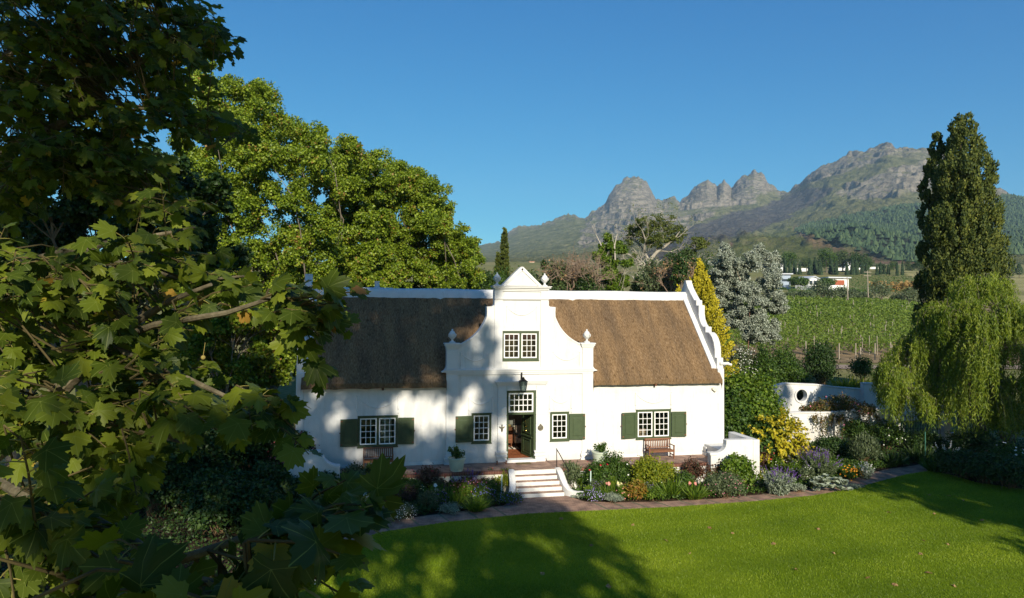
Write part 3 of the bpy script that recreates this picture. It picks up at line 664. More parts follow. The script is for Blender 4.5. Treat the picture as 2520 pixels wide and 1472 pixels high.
b = MB(); b.box(-.28, .42, -.72, -.36, FLOOR+.002, FLOOR+.022); o = b.build('doormat', mat('coir', [(.10, .075, .03), (.16, .12, .05)], scale=60, rough=1), bevel=.01); tag(o, 'brown coir doormat on the brick terrace before the door', 'doormat')
# seen through the open door
cab = thing('wooden_cabinet', 'reddish wooden writing cabinet standing inside the open front door', 'cabinet', (-.05, 3.3, .187))
b = MB(); b.box(-.62, .30, 3.15, 3.6, .35, 1.16); b.box(-.66, .34, 3.11, 3.62, 1.16, 1.20)
for z in (.42, .62, .82, 1.0): b.box(-.58, .26, 3.13, 3.15, z, z+.14)
b.build('chest', M_DWOOD, cab, bevel=.01)
for x in (-.58, .22):
    for y in (3.17, 3.53): 
        b = MB(); b.box(x, x+.05, y, y+.05, .187, .35); b.build('leg', M_DWOOD, cab)
b = MB(); b.tube([(-.2, 3.12, .72), (-.1, 3.09, .72), (0, 3.12, .72)], .012, 6); b.build('drawer_handle', M_BRASS, cab)
b = MB(); b.box(-.12, .22, 3.2, 3.5, 1.205, 1.29); tag(b.build('book_stack', mat('book cloth', [(.5, .3, .08), (.6, .4, .14)]), bevel=.01), 'tan books stacked on the wooden cabinet indoors', 'books')
ch_ = thing('upholstered_armchair', 'cream upholstered armchair standing inside the open front door', 'armchair', (.62, 3.2, .187))
b = MB(); b.box(.40, .98, 2.95, 3.6, .38, .66); b.build('seat', M_CLOTH, ch_, bevel=.04)
b = MB(); b.box(.42, .98, 3.45, 3.66, .6, 1.22); b.build('backrest', M_CLOTH, ch_, bevel=.05)
for x in (.38, .92): 
    b = MB(); b.box(x, x+.13, 2.9, 3.55, .45, .82); b.build('armrest', M_CLOTH, ch_, bevel=.04)
for x in (.42, .90):
    for y in (2.97, 3.52): b = MB(); b.box(x, x+.05, y, y+.05, .187, .38); b.build('leg', M_DWOOD, ch_)
def mat_zebra():
    m = mat('zebra hide', [(.48, (.75, .70, .6)), (.52, (.03, .02, .015))], scale=1.6, rough=.95, stretch=(7, .7, 1), detail=1); return m
b = MB(); b.extrude([[(-.95, 2.45), (-.5, 2.40), (-.2, 2.44), (.2, 2.40), (.62, 2.46), (.6, 2.75), (.55, 3.0), (-.2, 3.08), (-.9, 3.02)]], .189, .197, 'z'); tag(b.build('zebra_rug', mat_zebra()), 'black and white striped zebra hide rug just inside the door', 'rug')
# things glimpsed through panes
b = MB(); b.box(-6.55, -6.05, .62, .68, 1.1, 2.3); tag(b.build('curtain', mat('net curtain', [(.5, .5, .46), (.6, .6, .55)], scale=9, stretch=(6, 1, 1)), bevel=.01), 'pale curtain behind the right panes of the window over the dark bench', 'curtain')
b = MB(); b.box(6.1, 6.75, .7, .82, .98, 1.35); tag(b.build('cushion', mat('pink patterned cloth', [(.45, (.55, .25, .18)), (.55, (.65, .45, .35))], scale=18), bevel=.04), 'pink cushion behind the lower panes of the window over the brown bench', 'cushion')
# ------------------------------------------------------------------ terrace, steps, walls
ter = thing('brick_terrace', 'raised brick terrace with white retaining wall along the house front', 'terrace', (0, -1, FLOOR))
TY = -1.92
b = MB(); b.box(-8.3, 9.55, TY+.24, -.001, -.2, FLOOR); b.build('terrace_floor', M_TERR, ter)
for x0, x1 in ((-8.3, -.68), (1.28, 8.74)):
    b = MB(); b.box(x0, x1, TY-.02, TY+.238, -.055, FLOOR+.004); b.build('brick_edge', M_EDGE, ter, bevel=.01)
    b = MB(); b.box(x0, x1, TY+.02, TY+.3, -.95, -.056); b.build('retaining_wall', mat('cream limewash', [(.25, (.52, .47, .38)), (.6, (.72, .68, .58)), (.8, (.76, .73, .65))], scale=1.6, rough=.95, bump=.2, bscale=10) if x0 < 0 else M_WSTEP, ter)
st = thing('garden_steps', 'five white steps with brick treads leading down from the terrace', 'steps', (.3, -2.6, -.85))
n = 5; rise = (FLOOR+.87)/n; run = .27
for i in range(n):
    zt = FLOOR-i*rise; y1 = TY+.23 if i == 0 else TY-.02-(i-1)*run; y0 = TY-.02-i*run
    w = i*.035
    if i == 0:
        b = MB(); b.box(-.68, 1.28, TY-.02, TY+.238, -.9, zt+.004); b.build('riser', M_WSTEP, st, bevel=.012)
    else:
        b = MB(); b.box(-.66-w+.03, 1.26+w-.03, y0, y1-.001, -.9, zt-.03); b.build('riser', M_WSTEP, st, bevel=.012)
        b = MB(); b.box(-.655-w+.03, 1.255+w-.03, y0+.015, y1-.001, zt-.029, zt+.002); b.build('tread', M_TREAD, st)
b = MB(); b.box(-.64, 1.24, TY-.02, TY+.20, FLOOR+.006, FLOOR+.012); b.build('tread', M_TREAD, st)
def sweep(b, path, w):
    P = [np.array(p[:2]) for p in path]; rows = []
    for i, p in enumerate(path):
        d = P[min(i+1, len(P)-1)]-P[max(i-1, 0)]; d /= np.linalg.norm(d); nn = np.array([-d[1], d[0]])*w/2
        a, c = P[i]+nn, P[i]-nn
        rows.append([(a[0], a[1], -.95), (a[0], a[1], p[2]-.03), (a[0]*.8+c[0]*.2, a[1]*.8+c[1]*.2, p[2]), (a[0]*.2+c[0]*.8, a[1]*.2+c[1]*.8, p[2]), (c[0], c[1], p[2]-.03), (c[0], c[1], -.95)])
    for r0, r1 in zip(rows[:-1], rows[1:]):
        for j in range(5): b.face([r0[j], r0[j+1], r1[j+1], r1[j]])
    b.face(rows[0][::-1]); b.face(rows[-1])
for s in (1, -1):
    ctr = .3; pth = []
    for dx, y, z in ((1.10, TY+.12, .13), (1.11, TY-.10, .11), (1.13, TY-.35, -.02), (1.16, TY-.60, -.22), (1.21, TY-.85, -.42), (1.30, TY-1.05, -.56), (1.45, TY-1.22, -.62), (1.62, TY-1.29, -.64), (1.85, TY-1.30, -.645), (1.95, TY-1.29, -.65)):
        pth.append((ctr+s*dx, y, z))
    b = MB(); sweep(b, pth, .27); b.build('cheek_wall', M_WSTEP, st, smooth=True)
hr = thing('handrail', 'thin black iron handrail sloping down the right side of the steps', 'handrail', (1.5, -2.4, 0))
b = MB(); b.tube([(1.33, -1.78, .98), (1.42, -2.02, .78), (1.62, -2.62, -.04+.28), (1.66, -2.70, .12)], .022, 6)
b.build('rail', M_IRON, hr, smooth=True)
for p, z0, z1 in (((1.345, -1.82), .08, .95), ((1.63, -2.66), -.40, .20)):
    b = MB(); b.tube([(p[0], p[1], z0), (p[0], p[1], z1)], .02, 6); b.box(p[0]-.05, p[0]+.05, p[1]-.05, p[1]+.05, z0, z0+.015); b.build('post', M_IRON, hr)
# left curved wall
b = MB()
b.extrude([[(-10.42, -.95), (-8.31, -.95), (-8.31, .62)]+[(-8.5, .64), (-8.68, .70), (-8.82, .78), (-8.93, .90), (-9.0, 1.04), (-9.12, 1.06), (-9.12, 1.27), (-10.42, 1.27)]], -2.0, -1.62)
cw = thing('curved_wall', 'low white wall with a scrolled step at the shaded left end of the terrace', 'wall', (-9.5, -1.8, -.85)); b.build('wall_face', M_WHITE, cw, bevel=.02)
cap = [(-10.42, 1.27), (-9.12, 1.27), (-9.12, 1.06), (-9.0, 1.04), (-8.93, .90), (-8.82, .78), (-8.68, .70), (-8.5, .64), (-8.31, .62)]
b = MB(); b.extrude([strip(cap, 0, 0, .11, -1)], -2.05, -1.995); b.build('moulding', M_TRIM, cw, bevel=.012)
# right masonry bench
bw_ = thing('masonry_bench', 'curved white masonry bench wall closing the right end of the terrace', 'bench wall', (10, -1.2, FLOOR))
b = MB()
b.extrude([[(8.75, -.95), (10.95, -.95), (10.95, 1.20), (9.55, 1.21), (9.55, 1.0)]+[(9.50, .86), (9.42, .76), (9.30, .68), (9.15, .635), (9.03, .63), (8.75, .62)]], -2.35, -2.0); b.build('front_panel', M_WHITE, bw_, bevel=.03)
b = MB(); b.box(8.70, 9.06, -2.38, -1.97, .50, .64); b.build('scroll_cap', M_WHITE, bw_, bevel=.04)
b = MB(); b.box(9.62, 10.95, -1.999, -.001, -.9, .62); b.box(9.5, 9.62, -.45, -.001, .0, .22); b.box(9.55, 9.615, -.3, -.001, .22, .5); b.build('seat', M_WHITE, bw_, bevel=.03)
b = MB(); b.box(10.95, 11.3, -2.35, -.001, -.95, 1.18); b.build('back_panel', M_WHITE, bw_, bevel=.03)
# ------------------------------------------------------------------ benches and pots on the terrace
def bench(label, loc):
    t = thing('garden_bench', label, 'bench', loc, 'slatted wooden garden benches on the terrace')
    x0, y0, z0 = loc; w = 1.34; m = M_WOOD
    bx = lambda n, *a, **k: None
    for sx in (0, 1):
        xx = x0-w/2+sx*(w-.055)
        b = MB(); b.tube([(xx+.027, y0+.22, z0), (xx+.027, y0+.22, z0+.42), (xx+.027, y0+.32, z0+.93)], .032, 4); b.build('leg', m, t)
        b = MB(); b.box(xx, xx+.055, y0-.26, y0-.205, z0, z0+.62); b.build('leg', m, t)
        b = MB(); b.box(xx-.01, xx+.065, y0-.31, y0+.28, z0+.62, z0+.65); b.build('armrest', m, t, bevel=.008)
        b = MB(); b.box(xx+.012, xx+.042, y0-.205, y0+.20, z0+.14, z0+.19); b.build('stretcher', m, t)
    b = MB(); b.box(x0-w/2+.055, x0+w/2-.055, y0-.255, y0-.22, z0+.33, z0+.41); b.box(x0-w/2+.055, x0+w/2-.055, y0+.205, y0+.24, z0+.33, z0+.41)
    for i in range(5): b.box(x0-w/2+.055, x0+w/2-.055, y0-.26+i*.092, y0-.185+i*.092, z0+.412, z0+.432)
    b.build('seat', m, t)
    b = MB(); M = Matrix.Translation((x0, y0+.225, z0+.42)) @ Matrix.Rotation(-rad(11), 4, 'X')
    b.box(-w/2+.05, w/2-.05, -.02, .02, .44, .52, M); b.box(-w/2+.05, w/2-.05, -.02, .02, .05, .10, M)
    n = 13
    for i in range(n): xx = -w/2+.09+i*(w-.18-.045)/(n-1); b.box(xx, xx+.045, -.01, .01, .10, .44, M)
    b.build('backrest', m, t)
    return t
bench('dark slatted bench in the shade below the left double window', (-6.68, -.48, FLOOR))
bench('sunlit reddish brown slatted bench below the right double window', (6.98, -.50, FLOOR))
rngP = np.random.default_rng(77)
def blob_leaves(L, c, r, n, size, tv=T_LEAF, tf=Q4, up=.4, shell=.55, rng=rngP, jit=.5, tintb=0.0):
    """n leaves through an ellipsoid at c with radii r, thinning towards the middle"""
    r = np.array(r) if np.ndim(r) else np.array([r]*3)
    d = nrmz(rng.normal(size=(n, 3))); rr = shell+(1-shell)*rng.random(n)**.7
    pos = np.array(c)+d*r*rr[:, None]
    nrm = nrmz(d+np.array([0, 0, up])+rng.normal(size=(n, 3))*jit)
    yd = rng.normal(size=(n, 3))+d*.6-np.array([0, 0, .25])
    L.add(tv, tf, pos, yd, nrm, size*rng.uniform(.6, 1.3, n), np.clip(rng.random(n)+tintb, 0, 1))
def pot(label, loc, seed, h, k):
    rng = np.random.default_rng(seed); t = thing('potted_shrub', label, 'potted plant', loc, 'pale green glazed pots on the terrace')
    b = MB(); b.lathe([(.001, 0), (.27, 0), (.285, .02), (.28, .05), (.30, .08), (.37, .50), (.37, .52), (.40, .53), (.405, .58), (.39, .60), (.355, .60), (.34, .56), (.001, .54)], loc, 32); b.build('pot', M_POT, t, smooth=True)
    b = MB(); tips = []
    for i in range(12):
        a = rng.uniform(0, 6.28); s = rng.uniform(.1, 1); p = np.array(loc)+[0, 0, .54]
        q = np.array(loc)+[math.cos(a)*s*.34*k, math.sin(a)*s*.34*k, .54+h*rng.uniform(.45, 1)*(1-.3*s)]; b.tube([p, (p+q)/2+rng.normal(size=3)*.03, q], [.012, .008, .005], 4); tips.append(q)
    b.build('stem', M_TWIG, t)
    L = Leaves()
    for q in tips:
        for u in (1, .75, .5): blob_leaves(L, np.array(loc)+[0, 0, .54]+(q-np.array(loc)-[0, 0, .54])*u, .10*k, 26, .085, rng=rng, shell=.2)
    L.build('foliage', LM['green'], t)
pot('pale green pot with a dense dark shrub at the terrace edge left of the steps', (-3.22, -1.45, FLOOR), 5, .62, 1.0)
pot('pale green pot with a sparse leggy plant behind the flowers right of the steps', (3.62, -1.25, FLOOR), 6, .6, .8)
# ------------------------------------------------------------------ ground sheets
LZ = -0.85
_zd = np.array([-200, 36, 42, 48, 52, 60, 84, 110, 150, 200, 230, 300, 450, 700, 760.])
_zz = np.array([-.92, -.92, -.92, -.5, .7, 1.3, 1.86, 3.4, 6.3, 10.7, 13.2, 20.5, 36.6, 60.0, 64.])
def zt(r, d):
    z = np.interp(d, _zd, _zz)
    z = z*1.0+np.where(d > 90, (fbm(r*.012+3, d*.012, 3, 4)-.5)*np.clip((d-90)/200, 0, 1)*7, 0)
    return z
def gpt(x, y, guess=None):
    """ground point under a picture direction, by marching"""
    rr = ray(x, y); t = 20.0
    for _ in range(4000):
        p = CAM+rr*t; v = p-CAM; r = v@RH; d = v@FWH
        if p[2] <= zt(np.array(r), np.array(d)): return p
        t *= 1.004
    return p
def sheet(name, poly, z, m, kind='structure', sub=.6):
    poly = [tuple(p) for p in poly]; b = MB(); n = len(poly)
    tri = tessellate_polygon([[Vector((p[0], p[1], 0)) for p in poly]])
    b.v = [(p[0], p[1], z) for p in poly]; b.f = [tuple(t) for t in tri]
    o = b.build(name, m); tag(o, kind=kind); return o
rs = np.unique(np.concatenate([np.linspace(-650, -60, 40), np.linspace(-60, 140, 120), np.linspace(140, 750, 50)]))
ds = np.unique(np.concatenate([np.linspace(-150, 36, 20), np.linspace(36, 60, 30), np.linspace(60, 320, 120), np.linspace(320, 720, 60)]))
Rg, Dg = np.meshgrid(rs, ds); Zg = zt(Rg, Dg)
V = CAM*np.array([1, 1, 0])+RH*Rg[..., None]+FWH*Dg[..., None]; V[..., 2] = Zg
def gridfaces(ny, nx):
    i = np.arange(nx-1); j = np.arange(ny-1); a = (j[:, None]*nx+i[None]).ravel()
    return np.stack([a, a+1, a+nx+1, a+nx], 1)
tag(mkobj('ground', rawmesh('ground', V.reshape(-1, 3), [gridfaces(len(ds), len(rs))], M_FIELD, smooth=True)), kind='structure')
# lawn, path, beds near the house
lawn_edge = [(-14.5, -26), (-12.4, -17), (-10.6, -12), (-9.2, -9.3), (-8.11, -7.98), (-6.59, -6.7), (-4.13, -5.95), (-.78, -5.42), (1.71, -5.5), (5.23, -5.58), (9.02, -5.42), (12.17, -5.05), (14.8, -4.3), (17.62, -3.05), (19.54, -2.25), (21.3, -1.75)]
lawn_right = [(21.7, -2.6), (21.57, -4.29), (22.66, -5.81), (24.3, -8.2), (26, -12), (27, -20), (27, -36), (-15, -36)]
path_edge = [(-15.6, -25.6), (-13.6, -16.4), (-11.9, -11.2), (-10.4, -8.1), (-9.2, -6.6), (-7.18, -5.61), (-4.82, -4.87), (-3.0, -4.45), (-1.6, -4.05), (-.9, -3.0), (1.5, -3.0), (1.97, -4.05), (3.5, -4.45), (5.06, -4.65), (7.69, -4.65), (10.3, -4.35), (12.79, -3.95), (15.4, -3.0), (17.9, -1.6), (19.6, -.9), (21.65, -.42), (24, .6)]
sheet('garden_soil', [(-22, -26), (-22, 6), (-10.4, 6), (-10.4, -.2), (10.9, -.2), (10.9, 7), (42, 7), (42, -26)], LZ-.03, M_SOIL)
sheet('path', lawn_edge+[(21.7, -2.6), (24.5, -2)]+path_edge[::-1], LZ-.012, M_PATH)
lawn = sheet('lawn', lawn_edge+lawn_right, LZ+.012, M_LAWN)
# inset pale stone lines dividing the path
rng = np.random.default_rng(3); b = MB()
def lerp_edge(E, X): 
    xs_ = np.array([p[0] for p in E]); ys_ = np.array([p[1] for p in E]); return np.interp(X, xs_, ys_)
for X in list(np.arange(-8.6, -1.5, 1.15))+[2.6, 3.4, 4.3, 5.3, 6.4, 7.6, 8.8, 9.6, 10.6, 11.6, 12.6, 13.8, 15, 16.4, 18]:
    y0 = lerp_edge(lawn_edge, X)-.0; y1 = lerp_edge(path_edge, X-.35)+.05; w = .05
    b.face([(X-w, y0, LZ-.007), (X+w, y0, LZ-.007), (X-.35+w, y1, LZ-.007), (X-.35-w, y1, LZ-.007)])
tag(b.build('path_joint_moss', mat('mossy joint', [(.10, .10, .06), (.20, .19, .12)], scale=12, rough=1)), kind='structure')
# turf blades
def points_in(poly, n, rng):
    P = np.array(poly); lo, hi = P.min(0), P.max(0); o = []
    while sum(len(a) for a in o) < n:
        q = lo+rng.random((n, 2))*(hi-lo); o.append(q[in_poly(q[:, 0], q[:, 1], poly)])
    return np.concatenate(o)[:n]
rng = np.random.default_rng(12)
q = points_in([p for p in lawn_edge[2:]]+[(21.7, -2.6), (21.57, -4.29), (22.66, -5.81), (24.3, -8.2), (24, -16), (-9.5, -16)], 420000, rng)
L = Leaves(); n = len(q)
tn = np.clip(.5+1.1*(fbm(q[:, 0]*.45, q[:, 1]*.6, 4, 3)-.5)+.5*(vnoise(q[:, 0]*.1-q[:, 1]*1.1, q[:, 0]*.05, 5)-.5)+.2*rng.normal(size=n), 0, 1)
yd = np.stack([rng.normal(size=n)*.5, rng.normal(size=n)*.5, np.ones(n)], 1)
L.add(np.array([(-.13, 0, 0), (.13, 0, 0), (0, 1, .1)]), [np.array([[0, 1, 2]])], np.c_[q, np.full(n, LZ+.005)], yd, rng.normal(size=(n, 3)), rng.uniform(.035, .075, n), tn)
tag(L.build('grass', LM['turf']), kind='stuff')
# ------------------------------------------------------------------ mountains
sky_x = np.array([-400, 0, 400, 800, 1040, 1100, 1185, 1240, 1252, 1275, 1310, 1350, 1385, 1415, 1428, 1440, 1455, 1470, 1490, 1500, 1515, 1535, 1555, 1580, 1600, 1614, 1630, 1645, 1660, 1672, 1690, 1705, 1725, 1740, 1757, 1764, 1772, 1781, 1792, 1799, 1815, 1835, 1855, 1875, 1895, 1920, 1945, 1975, 1990, 2020, 2050, 2085, 2120, 2150, 2168, 2184, 2200, 2220, 2250, 2280, 2310, 2350, 2400, 2450, 2520, 2600, 2800, 3100.])
sky_y = np.array([650, 650, 648, 645, 640, 630, 603, 594, 572, 560, 557, 548, 534, 527, 538, 540, 526, 518, 500, 478, 458, 443, 436, 443, 462, 490, 496, 488, 487, 496, 484, 470, 451, 445, 455, 462, 449, 444, 458, 468, 448, 431, 422, 430, 455, 476, 470, 447, 430, 409, 398, 380, 372, 369, 360, 357, 366, 370, 367, 369, 376, 395, 432, 470, 490, 505, 560, 640.])
dist = np.interp
Dx = np.array([-400, 1000, 1900, 2000, 2200, 2330, 2430, 2700, 3100.]); Dv = np.array([3800, 3700, 3200, 2850, 2450, 2350, 2000, 1700, 1500.])
xc = np.unique(np.concatenate([np.linspace(-400, 1150, 60), np.linspace(1150, 2530, 900), np.linspace(2530, 3100, 40)]))
s_ = np.concatenate([np.linspace(0, .15, 30)[:-1], np.linspace(.15, 1, 300), np.linspace(1.004, 1.12, 14)])
def mountain_z(xc, s):
    """height, lateral and forward distance for picture columns xc and slope fractions s (broadcast)"""
    ys = np.interp(xc, sky_x, sky_y)
    rx = FW[None]+RC[None]*((xc-CX)/F)[..., None].reshape(-1, 1)-UC[None]*((ys-CY)/F).reshape(-1, 1)
    dh = rx@FWH; t = (rx@RH)/dh; e1 = rx[:, 2]/dh
    D = np.interp(xc, Dx, Dv); e0 = (60-CAM[2])/700
    return t, e1, D, e0
t_, e1_, D_, e0 = mountain_z(xc, None)
Tm, Sm = t_[None, :], s_[:, None]
Dm = 690+(D_[None, :]-690)*Sm; Rm = Tm*Dm
g = .55*np.minimum(Sm, 1)+.33*sstep(.2, 1, Sm)+.12*sstep(.66, 1, Sm)
kw = np.exp(-((np.arange(-90, 91))/42.0)**2); kw /= kw.sum(); xi_ = np.arange(-500, 3200, 3.0); e1i = np.interp(xi_, xc, e1_); e1s_ = np.interp(xc, xi_, np.convolve(np.pad(e1i, 90, mode='edge'), kw, mode='valid'))
up_ = sstep(.70, .98, Sm); E1 = np.minimum(e1s_*.97, e1_+.02)[None, :]*(1-up_)+e1_[None, :]*up_
E = e0+(E1-e0)*g
Z = CAM[2]+Dm*E
env = np.sqrt(np.clip(1-Sm, 0, 1))*sstep(0, .15, Sm)*np.clip((e1_[None, :]-e0)/.12, .15, 1.2)
warp = fbm(Rm*.004, Dm*.002, 3, 31)*2.0
gully = ridged(Rm*.006+warp, Dm*.0011+warp*.3, 4, 11)-.62
fine = fbm(Rm*.03, Dm*.03, 4, 21)-.5
rough = sstep(.35, .8, Sm)
Z = Z+env*(gully*58*(.5+.5*rough)+fine*34+30*(ridged(Rm*.02, Dm*.006, 3, 17)-.6))
# spurs running down towards the valley
Z = Z+env*70*(fbm(Rm*.0022+2, Dm*.0008, 2, 51)-.5)
crest = np.exp(-((Sm-1)/.05)**2)
Z = Z+crest*(fbm(Rm*.05, Dm*.02, 4, 77)-.5)*44*np.clip((e1_[None, :]-.05)/.1, 0, 1)
# rock bands: benches and cliffs
step = 30+12*fbm(Rm*.002, Dm*.002, 2, 61); ph = (Z+60*fbm(Rm*.0025, Dm*.003, 3, 62)+Rm*.10)/step
fr = ph-np.floor(ph); zb = Z+step*(sstep(.40, .62, fr)-fr)
YpA = CY-F*((Z-CAM[2])/Dm-math.tan(PITCH))+ROLL*(xc[None, :]-CX); XpA = np.broadcast_to(xc[None, :], YpA.shape); wA = (fbm(Rm*.008, Dm*.008, 3, 93)-.5)*30
cliff = in_poly(XpA+wA, YpA+wA*.6, [(2050, 474), (2090, 446), (2170, 428), (2300, 388), (2300, 462), (2215, 482), (2110, 492)]) | in_poly(XpA+wA, YpA+wA*.6, [(1420, 615), (1450, 545), (1480, 500), (1510, 440), (1610, 440), (1640, 500), (1700, 560), (1560, 590)]) | in_poly(XpA+wA, YpA+wA*.6, [(1650, 545), (1690, 440), (1780, 430), (1800, 500), (1720, 545)]) | in_poly(XpA+wA, YpA+wA*.6, [(1780, 510), (1800, 420), (1900, 420), (1900, 470), (1840, 505)]) | in_poly(XpA+wA, YpA+wA*.6, [(1980, 450), (2010, 400), (2130, 350), (2240, 350), (2150, 395), (2040, 440)])
rocky = np.clip(cliff*1.0+.8*sstep(.86, .98, Sm)+.12, 0, 1)
for _ in range(3):
    rocky[1:-1, 1:-1] = (rocky[1:-1, 1:-1]*2+rocky[:-2, 1:-1]+rocky[2:, 1:-1]+rocky[1:-1, :-2]+rocky[1:-1, 2:])/6
wb = (1-sstep(.90, .97, Sm))*rocky*np.clip((fbm(Rm*.006, Dm*.006, 3, 63)-.25)*4, 0, 1)*np.clip((e1_[None, :]-.1)/.06, 0, 1)*(Sm < 1)
Z = Z*(1-.85*wb)+zb*.85*wb
Z = Z+(Sm < 1)*env*(.3+.7*rocky)*34*(ridged(Rm*.035+warp*2, Dm*.03, 4, 121)-.6)
Z = np.where(Sm > 1, CAM[2]+D_[None, :]*e1_[None, :]-(Sm-1)*3500+(fine*10), Z)
P = CAM*np.array([1, 1, 0])+RH*Rm[..., None]+FWH*Dm[..., None]; P[..., 2] = Z
Yp = CY-F*((Z-CAM[2])/Dm-math.tan(PITCH))+ROLL*(xc[None, :]-CX)      # where each point shows, for laying out the vegetation zones
Xp = np.broadcast_to(xc[None, :], Yp.shape)
wob = (fbm(Rm*.01, Dm*.01, 3, 91)-.5)*26
burn = in_poly(Xp+wob, Yp+wob*.5, [(1560, 640), (1650, 592), (1700, 560), (1790, 530), (1870, 508), (1930, 478), (2000, 462), (2060, 462), (2010, 500), (1900, 552), (1800, 588), (1740, 604), (1650, 640)])
grn = in_poly(Xp+wob*.6, Yp+wob*.3, [(1770, 640), (1800, 606), (1850, 584), (1940, 556), (1985, 566), (2040, 600), (2150, 640)])
forest = in_poly(Xp+wob*.4, Yp+wob*.3, [(1952, 566), (1985, 553), (2040, 540), (2130, 523), (2230, 505), (2290, 498), (2300, 650), (2200, 642), (2140, 622), (2080, 600), (2010, 584)]) | in_poly(Xp+wob*.4, Yp+wob*.3, [(2400, 520), (2470, 478), (2600, 500), (2600, 622), (2400, 630)])
bare = in_poly(Xp+wob*.4, Yp+wob*.2, [(2140, 622), (2190, 640), (2300, 620), (2300, 660), (2100, 650)])
col = np.zeros(Z.shape+(4,), np.float32); bare = in_poly(Xp+wob*.25, Yp+wob*.12, [(1948, 562), (1958, 556), (2010, 590), (2060, 607), (2146, 634), (2200, 652), (2140, 646), (2060, 620), (2000, 600)]) | in_poly(Xp+wob*.3, Yp+wob*.15, [(2170, 650), (2200, 634), (2280, 612), (2300, 640), (2230, 655)]) | in_poly(Xp+wob*.2, Yp+wob*.1, [(1785, 612), (1800, 596), (1806, 600), (1792, 616)])
col[..., 0] = burn; col[..., 1] = grn*1.0; col[..., 2] = forest; col[..., 3] = bare
for _ in range(2):
    c2 = col.copy(); c2[1:] += col[:-1]; c2[:-1] += col[1:]; c2[:, 1:] += col[:, :-1]; c2[:, :-1] += col[:, 1:]; col = c2/np.maximum(1, 5)
me = rawmesh('mountain', P.reshape(-1, 3), [gridfaces(len(s_), len(xc))], None, smooth=True)
ar = me.attributes.new('rocky', 'FLOAT', 'POINT'); ar.data.foreach_set('value', rocky.astype(np.float32).ravel())
a = me.attributes.new('cover', 'FLOAT_COLOR', 'POINT'); a.data.foreach_set('color', col.reshape(-1).astype(np.float32))
def mat_mountain():
    m = bpy.data.materials.new('mountain'); m.use_nodes = True; nt = m.node_tree; L = nt.links.new
    p = nt.nodes['Principled BSDF']; p.inputs['Roughness'].default_value = 1; p.inputs['Specular IOR Level'].default_value = .03
    tc = nt.nodes.new('ShaderNodeTexCoord')
    def noise(sc, det=6, ro=.6, st=(1, 1, 1)):
        mp = nt.nodes.new('ShaderNodeMapping'); mp.inputs['Scale'].default_value = st
        n = nt.nodes.new('ShaderNodeTexNoise'); n.inputs['Scale'].default_value = sc; n.inputs['Detail'].default_value = det; n.inputs['Roughness'].default_value = ro
        L(tc.outputs['Object'], mp.inputs[0]); L(mp.outputs[0], n.inputs[0]); return n.outputs[0]
    rock = _ramp(nt, [(.3, (.14, .125, .10)), (.47, (.25, .22, .175)), (.58, (.42, .37, .29)), (.72, (.36, .25, .17))]); L(noise(.028, 10, .75, (1, 1, 2.6)), rock.inputs[0])
    veg = _ramp(nt, [(.36, (.075, .088, .036)), (.46, (.145, .158, .06)), (.54, (.21, .21, .085)), (.64, (.30, .275, .15))]); L(noise(.022, 10, .8), veg.inputs[0])
    bur = _ramp(nt, [(.38, (.06, .055, .055)), (.52, (.105, .096, .09)), (.64, (.17, .16, .11))]); L(noise(.025, 10, .8), bur.inputs[0])
    gr = _ramp(nt, [(.38, (.09, .115, .03)), (.5, (.16, .18, .045)), (.62, (.24, .225, .09))]); L(noise(.022, 10, .78), gr.inputs[0])
    fo = _ramp(nt, [(.4, (.02, .04, .02)), (.6, (.04, .06, .03))]); L(noise(.03), fo.inputs[0])
    cv = nt.nodes.new('ShaderNodeAttribute'); cv.attribute_name = 'cover'; sp = nt.nodes.new('ShaderNodeSeparateColor'); L(cv.outputs['Color'], sp.inputs[0])
    def mix(f, a, b):
        x = nt.nodes.new('ShaderNodeMix'); x.data_type = 'RGBA'; L(f, x.inputs[0]); L(a, x.inputs[6]); L(b, x.inputs[7]); return x.outputs[2]
    c = mix(sp.outputs[0], veg.outputs[0], bur.outputs[0]); c = mix(sp.outputs[1], c, gr.outputs[0]); c = mix(sp.outputs[2], c, fo.outputs[0])
    ba = _ramp(nt, [(.4, (.20, .13, .08)), (.6, (.34, .21, .13))]); L(noise(.03), ba.inputs[0]); c = mix(cv.outputs['Alpha'], c, ba.outputs[0])
    ge = nt.nodes.new('ShaderNodeNewGeometry'); sx = nt.nodes.new('ShaderNodeSeparateXYZ'); L(ge.outputs['Normal'], sx.inputs[0])
    ad = nt.nodes.new('ShaderNodeMath'); ad.operation = 'MULTIPLY_ADD'; L(noise(.02, 8, .75), ad.inputs[0]); ad.inputs[1].default_value = .5; L(sx.outputs[2], ad.inputs[2])
    mr = nt.nodes.new('ShaderNodeMapRange'); mr.inputs[1].default_value = 1.22; mr.inputs[2].default_value = 1.04; L(ad.outputs[0], mr.inputs[0])
    mh = nt.nodes.new('ShaderNodeAttribute'); mh.attribute_name = 'rocky'
    mm = nt.nodes.new('ShaderNodeMath'); mm.operation = 'MULTIPLY'; L(mr.outputs[0], mm.inputs[0]); L(mh.outputs['Fac'], mm.inputs[1])
    L(mix(mm.outputs[0], c, rock.outputs[0]), p.inputs['Base Color'])
    b = nt.nodes.new('ShaderNodeBump'); b.inputs['Strength'].default_value = 1.0; b.inputs['Distance'].default_value = 30
    L(noise(.035, 10, .72, (1, 1, 1.6)), b.inputs['Height']); L(b.outputs[0], p.inputs['Normal'])
    return m
me.materials.append(mat_mountain())
tag(mkobj('mountain', me), kind='structure')
